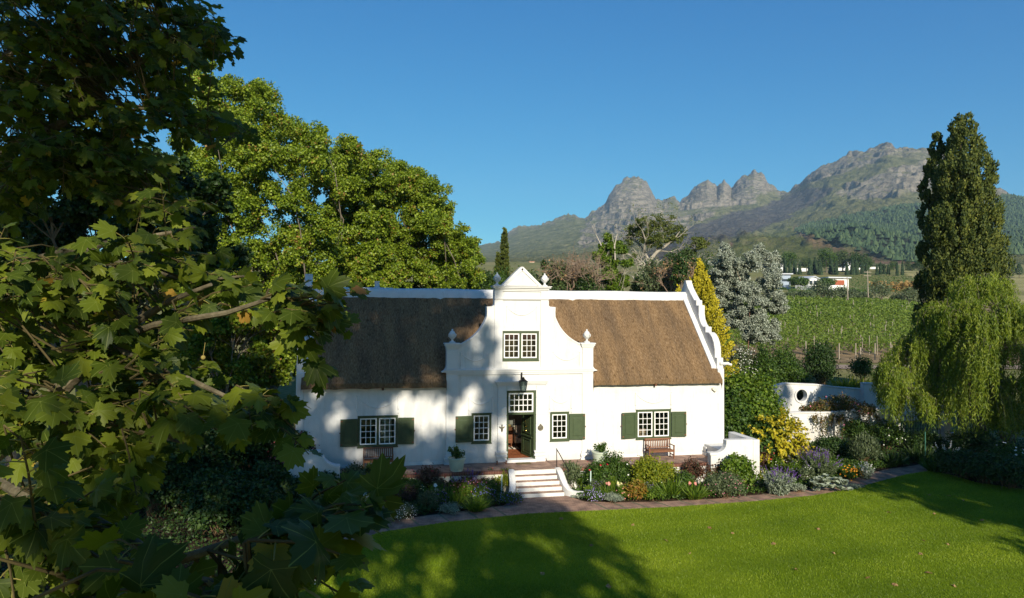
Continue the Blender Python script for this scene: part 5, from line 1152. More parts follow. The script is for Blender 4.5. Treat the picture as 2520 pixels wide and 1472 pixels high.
# branches drawn tree by tree: gnarled oak, dead and brown shrubs
def branch_tree(name, label, base, d, segs, leaf, lm, bark, seed, nleaf=3000, size=.22, rscale=1.0, lobr=(), group=None, fine=2, twn=3):
    """segs: polylines of (x, y, radius m) in view units at about depth d"""
    rg = np.random.default_rng(seed); t = thing(name, label, 'tree', base, group); b = MB(); ends = []
    for sg in segs:
        jd = rg.uniform(-1.5, 1.5) if sg is not segs[0] else 0
        pts = [at(q[0], q[1], d+jd*i/max(1, len(sg)-1)) for i, q in enumerate(sg)]; rs_ = [q[2]*rscale for q in sg]
        b.tube(pts, rs_, 7); ends.append((pts, rs_))
    tips = []
    def grow(p, dr, ln, r, dep):
        q = p+dr*ln; b.tube([p, (p+q)/2+rg.normal(size=3)*ln*.1, q], [r, r*.8, r*.55], 4); 
        if dep == 0: tips.append(q); return
        for _ in range(twn): grow(q if rg.random() < .7 else (p+q)/2, nrmz(dr+rg.normal(size=3)*.6+np.array([0, 0, .15])), ln*rg.uniform(.55, .8), r*.55, dep-1)
    for pts, rs_ in ends:
        for i in range(1, len(pts)):
            dr = nrmz(pts[i]-pts[i-1])
            grow(pts[i], nrmz(dr+rg.normal(size=3)*.5), 1.3*rscale+.2, rs_[i]*.45, fine)
    b.build('trunk', bark, t, recalc=False)
    L = Leaves()
    if leaf:
        cs = lob(lobr, d, 1.2, seed); tot = sum(r*r for _, r in cs)
        for c, r in cs:
            for i in range(16): e = nrmz(rg.normal(size=3)); blob_leaves(L, c+e*r*.85*rg.uniform(.4, 1.2), r*.27*np.array([1.3, 1.3, .7]), int(nleaf*r*r/tot/16), size, rng=rg, shell=.3, tintb=rg.normal()*.12)
        for q in tips[::2]: blob_leaves(L, q, .45, 5, size, rng=rg, shell=.1)
        L.build('crown', lm, t)
    return t
LM['oakmid'] = G('oak leaf', [(.05, .075, .012), (.10, .13, .022), (.17, .19, .04)], transl=.3)
d = 74; bz = rd((1600-1260)/F*d, d)+[0, 0, 1.5]
branch_tree('gnarled_oak', 'gnarled oak with pale bare forked branches and a thin crown beyond the roof', bz, d,
  [[(1601, 725, .34), (1599, 690, .30), (1597, 655, .27), (1596, 642, .26)],
   [(1596, 644, .20), (1585, 618, .16), (1570, 598, .12), (1556, 585, .08), (1548, 572, .05)], [(1585, 618, .12), (1588, 590, .10), (1580, 566, .06)],
   [(1597, 644, .22), (1615, 622, .17), (1640, 604, .12), (1660, 588, .08), (1672, 570, .05)], [(1615, 622, .12), (1622, 592, .09), (1618, 560, .05)], [(1640, 604, .09), (1646, 580, .07), (1650, 556, .04)],
   [(1599, 660, .13), (1580, 650, .10), (1560, 632, .07), (1545, 626, .04)], [(1602, 690, .12), (1588, 674, .09), (1570, 672, .06)]],
  True, LM['oakmid'], M_PALEBARK, 120, 9500, .18, 1.0, [(1565, 566, 24), (1578, 545, 18), (1602, 540, 20), (1550, 600, 14), (1675, 592, 12), (1612, 600, 18), (1630, 550, 22), (1655, 556, 22), (1556, 580, 20), (1672, 574, 18), (1628, 580, 22), (1590, 590, 20), (1655, 592, 14), (1560, 630, 10), (1606, 566, 22), (1585, 575, 22), (1645, 575, 24), (1610, 595, 20)])
branch_tree('gnarled_oak', 'leaning sparse oak with a pale fork, right of the gnarled one', rd((1700-1260)/F*78, 78)+[0, 0, 1.5], 78,
  [[(1690, 720, .22), (1690, 690, .18), (1694, 668, .14), (1712, 655, .11), (1735, 648, .05)], [(1694, 668, .1), (1705, 630, .08), (1722, 606, .05)], [(1690, 690, .1), (1678, 650, .08), (1662, 632, .04)]],
  True, LM['oakmid'], M_PALEBARK, 121, 8000, .19, 1.0, [(1715, 592, 13), (1728, 602, 15), (1700, 618, 16), (1680, 628, 16), (1672, 655, 18), (1705, 640, 14), (1738, 600, 9), (1690, 660, 18)])
branch_tree('leaning_trunk', 'pale leaning bare trunk beside the foot of the gnarled oak', rd((1565-1260)/F*72, 72)+[0, 0, 1.5], 72, [[(1562, 725, .34), (1570, 700, .28), (1582, 680, .2), (1590, 668, .12)], [(1570, 700, .12), (1556, 680, .06)]], False, None, M_PALEBARK, 122)
def tangle(name, label, x, yb, d, w, h, n, bark, seed, leaf=0, lm=None):
    rg = np.random.default_rng(seed); base = at(x, yb, d); t = thing(name, label, 'shrub', base); b = MB(); tips = []
    def grow(p, dr, ln, r, dep):
        q = p+dr*ln; b.tube([p, (p+q)/2+rg.normal(size=3)*ln*.12, q], [r, r*.8, r*.6], 4)
        tips.append(q)
        if dep == 0: return
        for _ in range(3): grow(p+(q-p)*rg.uniform(.5, 1), nrmz(dr+rg.normal(size=3)*.7+np.array([0, 0, .1])), ln*rg.uniform(.55, .85), r*.62, dep-1)
    for _ in range(n):
        o = base+RH*rg.uniform(-.5, .5)*w*.7+FWH*rg.uniform(-1, 1); grow(o, nrmz(np.array([rg.normal()*.5, rg.normal()*.4, 1.0])), h*.36, .05, 3)
    b.build('branches', bark, t, recalc=False)
    if leaf:
        L = Leaves(); 
        for q in tips[::3]: blob_leaves(L, q, .3, leaf, .18, rng=rg, shell=.1)
        L.build('foliage', lm, t)
M_BROWNTW = mat('bare brown twigs', [(.12, .08, .055), (.24, .17, .12), (.33, .26, .2)], scale=2, rough=1)
tangle('bare_shrub', 'tangled leafless grey brown shrub rising above the ridge beside the green tree', 1432, 722, 62, 4.2, 5.2, 22, M_BROWNTW, 130)
tangle('bare_shrub', 'wispy reddish brown leafless shrub above the ridge, left of the tangled grey one', 1395, 722, 63, 3.2, 4.4, 16, M_BROWNTW, 131, 2, LM['tan'])
tangle('bare_shrub', 'grey brown leafless shrub below the leaning oak beside the golden conifer', 1668, 722, 62, 3.0, 4.2, 14, M_BROWNTW, 132, 3, LM['tan'])
big_tree('green_tree', 'fresh green ivy covered tree with a pale dead spike above the ridge', rd((1490-1260)/F*70, 70)+[0, 0, 1.3], lob([(1500, 612, 20), (1520, 602, 14), (1475, 628, 16), (1530, 615, 12), (1495, 585, 10), (1485, 640, 18), (1510, 645, 16), (1490, 680, 26), (1465, 690, 18), (1520, 690, 24), (1540, 650, 14), (1500, 715, 28)], 70, 1, 12), 26000, .19, LM['bright'], M_PALEBARK, .18, 133, sub=14)
t = branch_tree('dead_spike', 'thin pale dead branch spike poking from the green ivy tree', rd((1515-1260)/F*70, 70)+[0, 0, 6], 69, [[(1514, 640, .09), (1512, 605, .08), (1519, 576, .04)], [(1480, 605, .07), (1468, 580, .05), (1459, 560, .02)]], False, None, M_PALEBARK, 134, fine=0)
for x, y, r, n, lm, lab, sd in ((1365, 690, 26, 2600, 'green', 'low dense green bush just right of the gable above the ridge', 1), (1345, 700, 18, 1500, 'deep', 'small dark bush touching the right gable urn above the ridge', 2), (1420, 705, 26, 2400, 'green', 'mid green bush above the ridge below the bare shrubs', 3), (1575, 712, 26, 1800, 'deep', 'low dark green bush at the foot of the gnarled oak', 4), (1625, 706, 24, 1800, 'olive', 'dull green bush right of the gnarled oak trunk', 5), (1175, 700, 26, 1800, 'far', 'dark conifer shaped bush between the plane trees and the gable', 6), (1340, 655, 10, 500, 'deep', 'far small tree top above the right gable urn', 7), (1690, 690, 24, 2400, 'deep', 'dark rounded bush between the leaning oak and the golden conifer', 8)):
    dd_ = 64+sd; c = at(x, y+r, dd_); bush('ridge_bush', lab, c, (r/F*dd_, r/F*dd_, 2*r/F*dd_), n, .24, LM[lm], seed=140+sd)
rgb = np.random.default_rng(77)
for i in range(30):
    x = rgb.uniform(1190, 1770); dd_ = rgb.uniform(60, 80); r = rgb.uniform(18, 32); y = rgb.uniform(694, 716) if x < 1540 else (rgb.uniform(680, 704) if x < 1660 else rgb.uniform(655, 690)); c = at(x, y, dd_); R = r/F*dd_; g = c-np.array([0, 0, R]); lm_ = ['green', 'deep', 'deep', 'far', 'olive', 'green'][i % 6]
    bush('thicket_bush', 'leafy bush in the mixed green thicket above the roof ridge', g-np.array([0, 0, R*1.2]), (R*1.3, R*1.1, 3.2*R), 2000, .24, LM[lm_], 'bushes of the thicket behind the roof', seed=700+i)
# weeping willow
def willow(label, base, domes, ns, seed):
    rg = np.random.default_rng(seed); base = np.array(base, float); t = thing('weeping_willow', label, 'tree', base); L = Leaves(); b = MB(); tot = sum(r*r for _, r in domes)
    bt, bf = blade_t(.10, 2, .25)
    fork = base+np.array([-.6, .2, 4.2]); limb(b, base-[0, 0, .3], fork, .38, .28, rg, .05, 6, 10)
    for c, r in domes:
        st_ = limb(b, fork, c+np.array([0, 0, r*.2]), .12, .03, rg, .2, 7, 6) if r > 1.3 else None; k = max(110, int(ns*r*r/tot))
        hubs = nrmz(rg.normal(size=(11, 3))); hubs[:, 2] = np.abs(hubs[:, 2])*.9+.05; hl = rg.uniform(.65, 1.25, 11); ht = rg.normal(size=11)*.10
        for i in range(k):
            hi_ = int(rg.integers(11)); e = nrmz(hubs[hi_]+rg.normal(size=3)*.17); p = c+e*r*np.array([1, 1, .75])*rg.uniform(.75, 1.05); ln = rg.uniform(.9, 2.4)*(.5+.35*r)*hl[hi_]; ln = min(ln, p[2]+.5)
            m_ = 26; s_i = np.linspace(0, 1, m_); out = np.array([e[0], e[1], 0])*.55
            pos = p+out*(1-np.exp(-3*s_i[:, None]))*.8+np.array([0, 0, -1])*(s_i[:, None]**1.15)*ln+rg.normal(size=(m_, 3))*.05
            yd = np.array([0, 0, -1.0])+rg.normal(size=(m_, 3))*.5
            L.add(bt, bf, pos, yd, rg.normal(size=(m_, 3))*.6+np.array([e[0], e[1]-.5, .5]), .19*rg.uniform(.7, 1.3, m_), np.clip(rg.random(m_)*.7+ht[hi_]+rg.normal()*.12+.1, 0, 1))
            if i % 5 == 0: b.tube([c+e*r*.4, p, pos[8], pos[18]], [.02, .012, .008, .004], 3)
    L.build('crown', LM['willow'], t); b.build('trunk', M_BARK, t, recalc=False); return t
d = 39.5
willow('weeping willow with long hanging strands in front of the tall cypress', rd((2420-1260)/F*d, d)+[0, 0, -.9], lob([(2400, 715, 60), (2440, 700, 40), (2330, 780, 60), (2400, 790, 75), (2460, 770, 60), (2280, 850, 60), (2350, 870, 75), (2440, 870, 85), (2500, 850, 70), (2225, 880, 40), (2195, 910, 30), (2180, 935, 26), (2215, 955, 34), (2250, 985, 38), (2290, 930, 55), (2380, 960, 80), (2480, 960, 80), (2520, 790, 60)], d, 1.8, 13), 4200, 150)
# unseen trees behind the photographer: crown lobes placed by zone to cast the dappled shade
def shade_tree(label, base, h, r, z0, nl, sz, seed, nlob=16):
    rg = np.random.default_rng(seed); base = np.array(base, float); lobes = []
    for i in range(nlob):
        u = rg.random(); a = rg.uniform(0, 6.28); z = z0+(h-z0)*u; R = r*math.sin(math.pi*min(.98, .15+.8*u))**.6*math.sqrt(rg.random()); lobes.append((base+np.array([R*math.cos(a), R*math.sin(a), z]), r*.30))
    return big_tree('plane_tree', label, base, lobes, nl, sz, LM['plane_far'], M_PLANEBARK, .5, seed, sub=10, subr=.40)
def shade_tree2(label, base, lobes, nl, sz, seed, sub=10, subr=.42):
    return big_tree('plane_tree', label, np.array(base, float), [(np.array(base, float)+np.array(c, float), r) for c, r in lobes], nl, sz, LM['plane_far'], M_PLANEBARK, .38, seed, sub=sub, subr=subr, shell=.25, twigs=False)
def ell(c, R, n, r, seed):
    rg = np.random.default_rng(seed); o = []
    for i in range(n):
        d = nrmz(rg.normal(size=3)); o.append((np.array(c)+d*np.array(R)*rg.uniform(.25, 1), r*rg.uniform(.8, 1.25))); 
    return o
def boxl(x0, x1, y0, y1, z0, z1, n, r, seed):
    rg = np.random.default_rng(seed); return [(np.array([rg.uniform(x0, x1), rg.uniform(y0, y1), rg.uniform(z0, z1)]), r*rg.uniform(.75, 1.3)) for _ in range(n)]
shade_tree2('tall plane tree standing on the lawn behind the viewpoint, shading the house front', (-6.5, -47, -.9), boxl(-3.2, 6.0, -2, 2, 26.8, 34.5, 50, 1.35, 1)+boxl(-3.4, 7.0, -2, 2, 22.3, 27, 46, .85, 6)+boxl(-.6, 8.2, -3, 3, 8, 21, 46, 1.35, 2)+boxl(-7.5, -.6, -3, 3, 8, 12.5, 4, 1.3, 9)+boxl(-8.5, -.6, -3, 3, 20.5, 23, 12, 1.2, 11)+boxl(-8.5, -.6, -3, 3, 10, 20, 11, 1.1, 12), 46000, .34, 301, 9, .40)
shade_tree2('broad plane tree behind the viewpoint at the left, shading the leaves', (-18.5, -43, -.9), ell((-1.5, 0, 27.5), (8, 6, 8), 58, 1.9, 3), 22000, .42, 302)
shade_tree2('broad plane tree behind the viewpoint at the right, shading the willow side', (25.5, -36, -.9), boxl(-10, 10, -5, 5, 4, 11, 40, 2.2, 4)+boxl(-7, 10, -5, 5, 11, 15.5, 32, 2.2, 8)+boxl(3.8, 12, -5, 5, 15.5, 24, 34, 2.2, 5)+boxl(-7.8, -3.6, -1.5, 1.5, 23, 24.8, 11, 1.0, 7), 72000, .42, 303)  # last small lobe group is added only to shade the upper garden wall
shade_tree2('plane tree right of the garden out of view, shading the right flower beds', (40, -22, -.9), ell((0, 0, 11), (9, 6, 8), 30, 2.6, 5), 14000, .42, 304)
# ------------------------------------------------------------------ the near plane tree at the left, its branches reaching into view
NT = thing('plane_tree', 'near plane tree at the left whose big lobed leaves hang close to the viewer', 'tree', (-17.5, -27.0, -.9))
rg = np.random.default_rng(500); NB = MB(); TW = MB(); anchors = []
def nlimb(pts, r0, r1):
    P_ = [np.array(p, float) for p in pts]; rs_ = np.linspace(r0, r1, len(P_)); NB.tube(P_, list(rs_), 8)
    for a, c in zip(P_[:-1], P_[1:]):
        for t in np.linspace(0, 1, 6): anchors.append(a+(c-a)*t)
trunk = [(-17.5, -27, -1.2), (-17.4, -26.9, 3), (-17.2, -26.8, 7), (-17.0, -26.6, 11), (-16.6, -26.4, 15), (-16.2, -26, 19)]
nlimb(trunk, .55, .25)
A_ = lambda x, y, d: at(x, y, d)
nlimb([(-17.3, -26.8, 5), A_(-260, 1230, 6.6), A_(-60, 1150, 5.6), A_(18, 1090, 5.1), A_(118, 990, 5.0), A_(200, 909, 4.9), A_(250, 850, 4.9), A_(306, 810, 4.9), A_(420, 740, 4.8), A_(520, 700, 4.7)], .11, .012)
nlimb([A_(200, 905, 4.9), A_(268, 853, 4.7), A_(400, 903, 4.3), A_(500, 950, 4.1), A_(562, 978, 4.0), A_(640, 1000, 3.9)], .03, .007)
nlimb([A_(118, 990, 5.0), A_(230, 1000, 4.5), A_(330, 1060, 4.1), A_(450, 1090, 3.9)], .03, .007)
nlimb([A_(250, 850, 4.9), A_(380, 800, 4.6), A_(560, 770, 4.3), A_(680, 730, 4.1), A_(770, 745, 4.0)], .03, .006)
nlimb([A_(-60, 1150, 5.6), A_(40, 1210, 4.3), A_(200, 1260, 3.6), A_(330, 1330, 3.2), A_(420, 1385, 3.0)], .04, .008)
nlimb([A_(-200, 1600, 4.2), A_(100, 1500, 3.2), A_(380, 1400, 2.7), A_(540, 1345, 2.5), A_(640, 1310, 2.4), A_(760, 1275, 2.3)], .03, .006)
nlimb([A_(380, 1400, 2.7), A_(520, 1430, 2.3), A_(640, 1470, 2.1)], .014, .005)
nlimb([(-16.9, -26.6, 11.5), A_(-120, 420, 9.5), A_(0, 378, 9.0), A_(63, 360, 8.8), A_(140, 310, 8.7), A_(200, 267, 8.6), A_(300, 180, 8.5), A_(420, 110, 8.5), A_(520, 110, 8.6)], .11, .014)
nlimb([A_(140, 310, 8.7), A_(260, 250, 8.2), A_(380, 270, 8.0), A_(480, 310, 8.0), A_(580, 330, 8.0)], .035, .008)
nlimb([A_(63, 360, 8.8), A_(200, 400, 8.0), A_(330, 440, 7.8), A_(420, 500, 7.6)], .035, .008)
nlimb([(-16.6, -26.4, 14), A_(-20, 150, 9.5), A_(150, 80, 9.2), A_(300, 20, 9.2), A_(430, -30, 9.4)], .10, .014)
nlimb([(-17.1, -26.7, 9), A_(-150, 700, 7.4), A_(60, 650, 6.5), A_(200, 610, 6.2), A_(330, 590, 6.0), A_(480, 560, 6.0)], .08, .01)
nlimb([A_(200, 610, 6.2), A_(330, 660, 5.6), A_(480, 690, 5.2), A_(600, 680, 5.0)], .03, .008)
AN = np.array(anchors); L = Leaves(); PT = MB()
def sprig(o, n, size, dirb, seed_tint=0.0, twr=.006, young=.12):
    a = AN[np.argmin(((AN-o)**2).sum(1))]; dl = np.linalg.norm(o-a)
    if dl > .05: m_ = (a+o)/2+rg.normal(size=3)*dl*.12; TW.tube([a, m_, o], [twr*1.6, twr*1.2, twr], 5)
    dr = nrmz(dirb+rg.normal(size=3)*.45); ln = size*n*.36; q = o+dr*ln+np.array([0, 0, -.12*ln]); mid = (o+q)/2+np.array([0, 0, .08*ln]); TW.tube([o, mid, q], [twr, twr*.8, twr*.5], 4)
    for i in range(n):
        t = (i+.4)/n; p = o*(1-t)**2+2*mid*t*(1-t)+q*t*t; side = nrmz(np.cross(dr, [0, 0, 1]))*(1 if i % 2 else -1)
        s = size*rg.uniform(.65, 1.2)*(1 if t < .85 else .6); pd = nrmz(dr*.6+side*.8+rg.normal(size=3)*.35+np.array([0, 0, .1])); e = p+pd*s*.45; PT.tube([p, (p+e)/2+np.array([0, 0, .02*s]), e], [twr*.5, twr*.4, twr*.35], 4)
        yd = nrmz(pd+np.array([0, 0, -.55])+rg.normal(size=3)*.3); nm = nrmz(np.array([0, -.45, .8])+rg.normal(size=3)*.45)
        tn = .96+.04*rg.random() if rg.random() < .02 else np.clip(rg.random()*.85+seed_tint, 0, .9)
        L.add(T_MAPLE*np.array([1, 1, rg.uniform(-.4, 2.0)]), F_MAPLE, e[None], yd[None], nm[None], s, np.array([tn]), VN_MAPLE)
def fill(poly, n, d0, d1, size, k, dirb, excl=None):
    q = points_in(poly, n, rg)
    for x, y in q: sprig(at(x, y, rg.uniform(d0, d1)), int(rg.integers(k-2, k+2)), size*rg.uniform(.8, 1.15), dirb)
RIGHT = RH*.8+np.array([0, -.2, -.05])
fill([(-40, -60), (440, -60), (440, 40), (510, 60), (535, 110), (440, 150), (390, 190), (400, 260), (330, 310), (240, 380), (-40, 420)], 400, 7.2, 10.5, .14, 10, RIGHT)
fill([(380, 240), (520, 270), (600, 320), (560, 350), (420, 330), (350, 300)], 30, 7.0, 9, .135, 8, RIGHT)
fill([(400, 40), (470, 20), (540, 90), (520, 120), (430, 130)], 26, 8.0, 9.2, .135, 8, RIGHT)
fill([(-40, 330), (300, 330), (420, 420), (440, 520), (250, 520), (100, 480), (-40, 520)], 130, 6.8, 9, .135, 9, RIGHT)
fill([(-40, 620), (130, 600), (330, 590), (400, 570), (430, 630), (520, 680), (600, 715), (480, 800), (220, 900), (-40, 980)], 104, 4.4, 6.2, .155, 8, RIGHT)
fill([(-40, 900), (180, 920), (340, 890), (460, 930), (530, 960), (440, 1000), (320, 1060), (230, 1150), (-40, 1230)], 72, 3.8, 5.2, .15, 8, RIGHT)
fill([(640, 710), (700, 690), (770, 735), (800, 760), (720, 810), (640, 790)], 14, 3.9, 4.3, .15, 6, RIGHT)
fill([(570, 940), (660, 980), (650, 1030), (590, 1010)], 9, 3.7, 4.1, .15, 6, RIGHT)
fill([(-40, 1200), (200, 1240), (280, 1330), (240, 1480), (-40, 1480)], 40, 2.6, 3.9, .145, 7, RIGHT)
fill([(420, 1370), (600, 1310), (660, 1350), (620, 1440), (430, 1500)], 8, 2.0, 2.6, .165, 6, RIGHT)
fill([(660, 1290), (730, 1230), (800, 1290), (700, 1360)], 7, 2.1, 2.5, .165, 5, RIGHT+np.array([0, 0, .3]))
fill([(-40, 1440), (500, 1440), (640, 1500), (-40, 1560)], 13, 1.9, 2.8, .16, 6, RIGHT)
# upper crown beyond the picture
for c, r in (((-18, -27, 19), 5), ((-21, -30, 15), 5), ((-14.5, -30, 20), 4.5), ((-20, -23, 17), 4.5), ((-23, -26, 11), 4.5), ((-16, -21, 21), 4.2), ((-13, -25, 19), 3.6), ((-19, -33, 10), 4), ((-13, -31.5, 15), 3.2)):
    c = np.array(c, float); NB.tube([np.array(trunk[3])*.5+np.array(trunk[4])*.5, c*.6+np.array(trunk[4])*.4+rg.normal(size=3), c], [.14, .09, .04], 6)
    for i in range(22):
        e = nrmz(rg.normal(size=3)); cc = c+e*r*rg.uniform(.3, .95); n = 60
        pos = cc+rg.normal(size=(n, 3))*r*.17; L.add(T_HEX, F_HEX, pos, rg.normal(size=(n, 3))-np.array([0, 0, .5]), np.array([0, 0, .9])+rg.normal(size=(n, 3))*.6, .30*rg.uniform(.7, 1.2, n), rg.random(n)*.8)
L.build('crown', LM['plane_near'], NT, vein=True, smooth=True); NB.build('trunk', mat('shaded plane bark', [(.06, .05, .03), (.12, .10, .06), (.20, .17, .11)], scale=9, rough=.9, bump=.4, bscale=30), NT, recalc=False); TW.build('twigs', mat('plane twig', [(.05, .04, .015), (.11, .085, .03)], scale=6, rough=.8), NT, recalc=False); PT.build('leaf_stalks', mat('leaf stalk', [(.16, .17, .03), (.26, .22, .06)], scale=5, rough=.6), NT, recalc=False)  # trunk uses a darker copy of the plane bark, shade put into its colour
# seed balls hanging from the twigs
b = MB()
for x, y, d in ((160, 968, 4.6), (390, 900, 4.2), (620, 1060, 3.8), (500, 880, 4.1), (360, 905, 4.3), (80, 1290, 3.3)):
    p = at(x, y, d); b.lathe([(.014*math.sin(t)+1e-4, -.014*math.cos(t)) for t in np.linspace(0, math.pi, 7)], p, 10); b.tube([p+[0, 0, .01], p+[.01, 0, .09]], .0015, 3)
b.build('seed_balls', mat('seed ball', [(.2, .17, .04), (.3, .22, .07)], scale=200), NT)
# ------------------------------------------------------------------ flower beds
def flowers(t, m, pos, nrm, size, rg, petals=5, name='flowers'):
    L = Leaves(); pos = np.asarray(pos); nrm = nrmz(np.asarray(nrm)); n = len(pos)
    if n > 1 and name == 'flowers':
        for i in range(min(n, 100)): flowers(t, m, pos[i:i+1], nrm[i:i+1], size, rg, petals, 'flower')
        if n > 100: flowers(t, m, pos[100:], nrm[100:], size, rg, petals, 'more_flowers')
        return
    for k in range(petals):
        a = 2*math.pi*k/petals; u = nrmz(np.cross(nrm, np.array([.3, .1, 1.0]))); v = np.cross(nrm, u); d = u*math.cos(a)+v*math.sin(a)+nrm*.45
        L.add(T_BROAD, Q4, pos, d, nrm-d*.2, size*rg.uniform(.7, 1.2, n), rg.random(n))
    o = L.build(name, m, t)
    if name == 'more_flowers': o['kind'] = 'stuff'
SEED = [900]
def shrub(name, label, xy, h, r, n, size, leaf, cat='shrub', fl=None, up=.4, tv=T_LEAF, base=None, group=None, erect=0.0, tf=Q4):
    if base is None: h *= 1.12; r *= 1.22
    n = int(n*1.7); size *= .9
    SEED[0] += 1; rg = np.random.default_rng(SEED[0]); c = gnd(xy[0], xy[1], LZ-.03) if base is None else np.array(base, float); c = c+FWH*r*.55
    t = thing(name, label, cat, c, group); L = Leaves(); k = max(7, int(n/70)); b = MB()
    d = nrmz(rg.normal(size=(k, 3))); d[:, 2] = np.abs(d[:, 2])*1.1-.25
    cs = c+np.array([0, 0, h*.48])+d*np.array([r*.68, r*.68, h*.42])*rg.uniform(.5, 1.1, (k, 1)); cs[:, 2] = np.maximum(cs[:, 2], c[2]+.08)
    fp = []; fn = []
    for i in range(k):
        rr_ = np.array([r, r, h*.7])*.33*rg.uniform(.7, 1.25); e = nrmz(rg.normal(size=(n//k, 3))); pos = cs[i]+e*rr_*rg.uniform(.3, 1.1, (n//k, 1)); pos[:, 2] = np.maximum(pos[:, 2], c[2]+.03)
        yd = e*.6+rg.normal(size=e.shape)*.7+np.array([0, 0, erect*2-.1]); L.add(tv, tf, pos, yd, e+d[i]*.6+np.array([0, 0, up])+rg.normal(size=e.shape)*.5, size*rg.uniform(.6, 1.35, len(e)), np.clip(rg.random(len(e))*.85+rg.normal()*.15+.05, 0, 1))
        if fl: fp.append(cs[i]+d[i]*rr_*1.05); fn.append(d[i]+np.array([0, -.5, .3]))
        if i % 2 == 0: b.tube([c+np.array([rg.normal()*r*.15, rg.normal()*r*.15, -.03]), c*.5+cs[i]*.5, cs[i]], [.014, .01, .005], 4)
    L.build('foliage', LM[leaf], t); b.build('stem', M_TWIG, t)
    if fl:
        m_, cnt, sz = fl; q = []; nn = []; cnt = int(cnt*1.5); sz *= .62
        for j in range(cnt):
            e = nrmz(rg.normal(size=3)+np.array([0, -.9, .6])); q.append(c+np.array([0, 0, h*.48])+e*np.array([r, r, h*.54])*rg.uniform(.85, 1.08)); nn.append(e+np.array([0, -.4, .3]))
        flowers(t, FM[m_], q, nn, sz, rg)
    return t
BLT, BLF = blade_t(.028, 4, .45)
def tuft(name, label, xy, h, r, n, leaf, fl=None, cat='flowering plant', wide=1.0, group=None, stalk=0.0):
    SEED[0] += 1; rg = np.random.default_rng(SEED[0]); c = gnd(xy[0], xy[1], LZ-.03)+FWH*r*.5; t = thing(name, label, cat, c, group)
    a = rg.uniform(0, 6.28, n); s = rg.random(n)**.5; L = Leaves(); o = np.stack([np.cos(a), np.sin(a), np.zeros(n)], 1)
    pos = c+o*(s*r*.45)[:, None]; yd = o*(.25+.75*s)[:, None]*r/h*1.2+np.array([0, 0, 1.0])
    L.add(BLT*np.array([wide, 1, 1]), BLF, pos, yd, o*.6+np.array([0, 0, .8])+rg.normal(size=(n, 3))*.25, h*1.15*rg.uniform(.6, 1.15, n), rg.random(n))
    L.build('leaves', LM[leaf], t)
    if fl:
        m_, cnt, sz = fl; sz *= .75; aa = rg.uniform(0, 6.28, cnt); q = c+np.stack([np.cos(aa)*r*.6*rg.random(cnt), np.sin(aa)*r*.6*rg.random(cnt)-.1, h*(.85+.3*rg.random(cnt)+stalk)], 1)
        flowers(t, FM[m_], q, np.stack([rg.normal(size=cnt)*.4, -.8*np.ones(cnt), .5+.3*rg.random(cnt)], 1), sz, rg, 6)
        b = MB()
        for p in q: b.tube([np.array([c[0], c[1], c[2]]), p*.6+c*.4, p], [.008, .006, .004], 4)
        b.build('stalk', mat('flower stalk', [(.06, .11, .02), (.09, .15, .03)]) if 'flower stalk' not in bpy.data.materials else bpy.data.materials['flower stalk'], t)
    return t
def spikes(name, label, xy, h, r, n, leaf, flm, ns, cat='flowering plant', ln=.28):
    SEED[0] += 1; rg = np.random.default_rng(SEED[0]); c = gnd(xy[0], xy[1], LZ-.03)+FWH*r*.55; t = thing(name, label, cat, c); L = Leaves(); Fl = Leaves(); b = MB()
    for i in range(ns):
        a = rg.uniform(0, 6.28); s = rg.random()**.6; o = np.array([math.cos(a), math.sin(a), 0]); p0 = c+o*s*r*.5; hh = h*rg.uniform(.62, 1.0)*(1-.22*s); p1 = c+o*s*r*1.05+np.array([0, 0, hh]); m_ = (p0+p1)/2-o*s*r*.1+np.array([0, 0, h*.08])
        b.tube([p0, m_, p1], [.006, .005, .003], 3); k = n//ns; u = rg.random(k)**.8*.85; pos = p0*((1-u)**2)[:, None]+2*m_*(u*(1-u))[:, None]+p1*(u**2)[:, None]
        L.add(T_LEAF*np.array([.6, 1, 1]), Q4, pos, rg.normal(size=(k, 3))+o*.5+np.array([0, 0, .5]), rg.normal(size=(k, 3))+np.array([0, 0, .7]), .13*rg.uniform(.6, 1.3, k), np.clip(rg.random(k)*.8+rg.normal()*.1+.1, 0, 1))
        if i % 2 == 0:
            k2 = 16; u = rg.random(k2); dr = nrmz(p1-m_); pos = p1+dr*(u-.25)[:, None]*ln+rg.normal(size=(k2, 3))*.012; Fl.add(T_LEAF, Q4, pos, rg.normal(size=(k2, 3))+dr, rg.normal(size=(k2, 3)), .045*rg.uniform(.7, 1.3, k2), rg.random(k2))
    L.build('foliage', LM[leaf], t); Fl.build('flowers', FM[flm], t); b.build('stem', bpy.data.materials.get('flower stalk') or mat('flower stalk', [(.06, .11, .02), (.09, .15, .03)]), t); return t
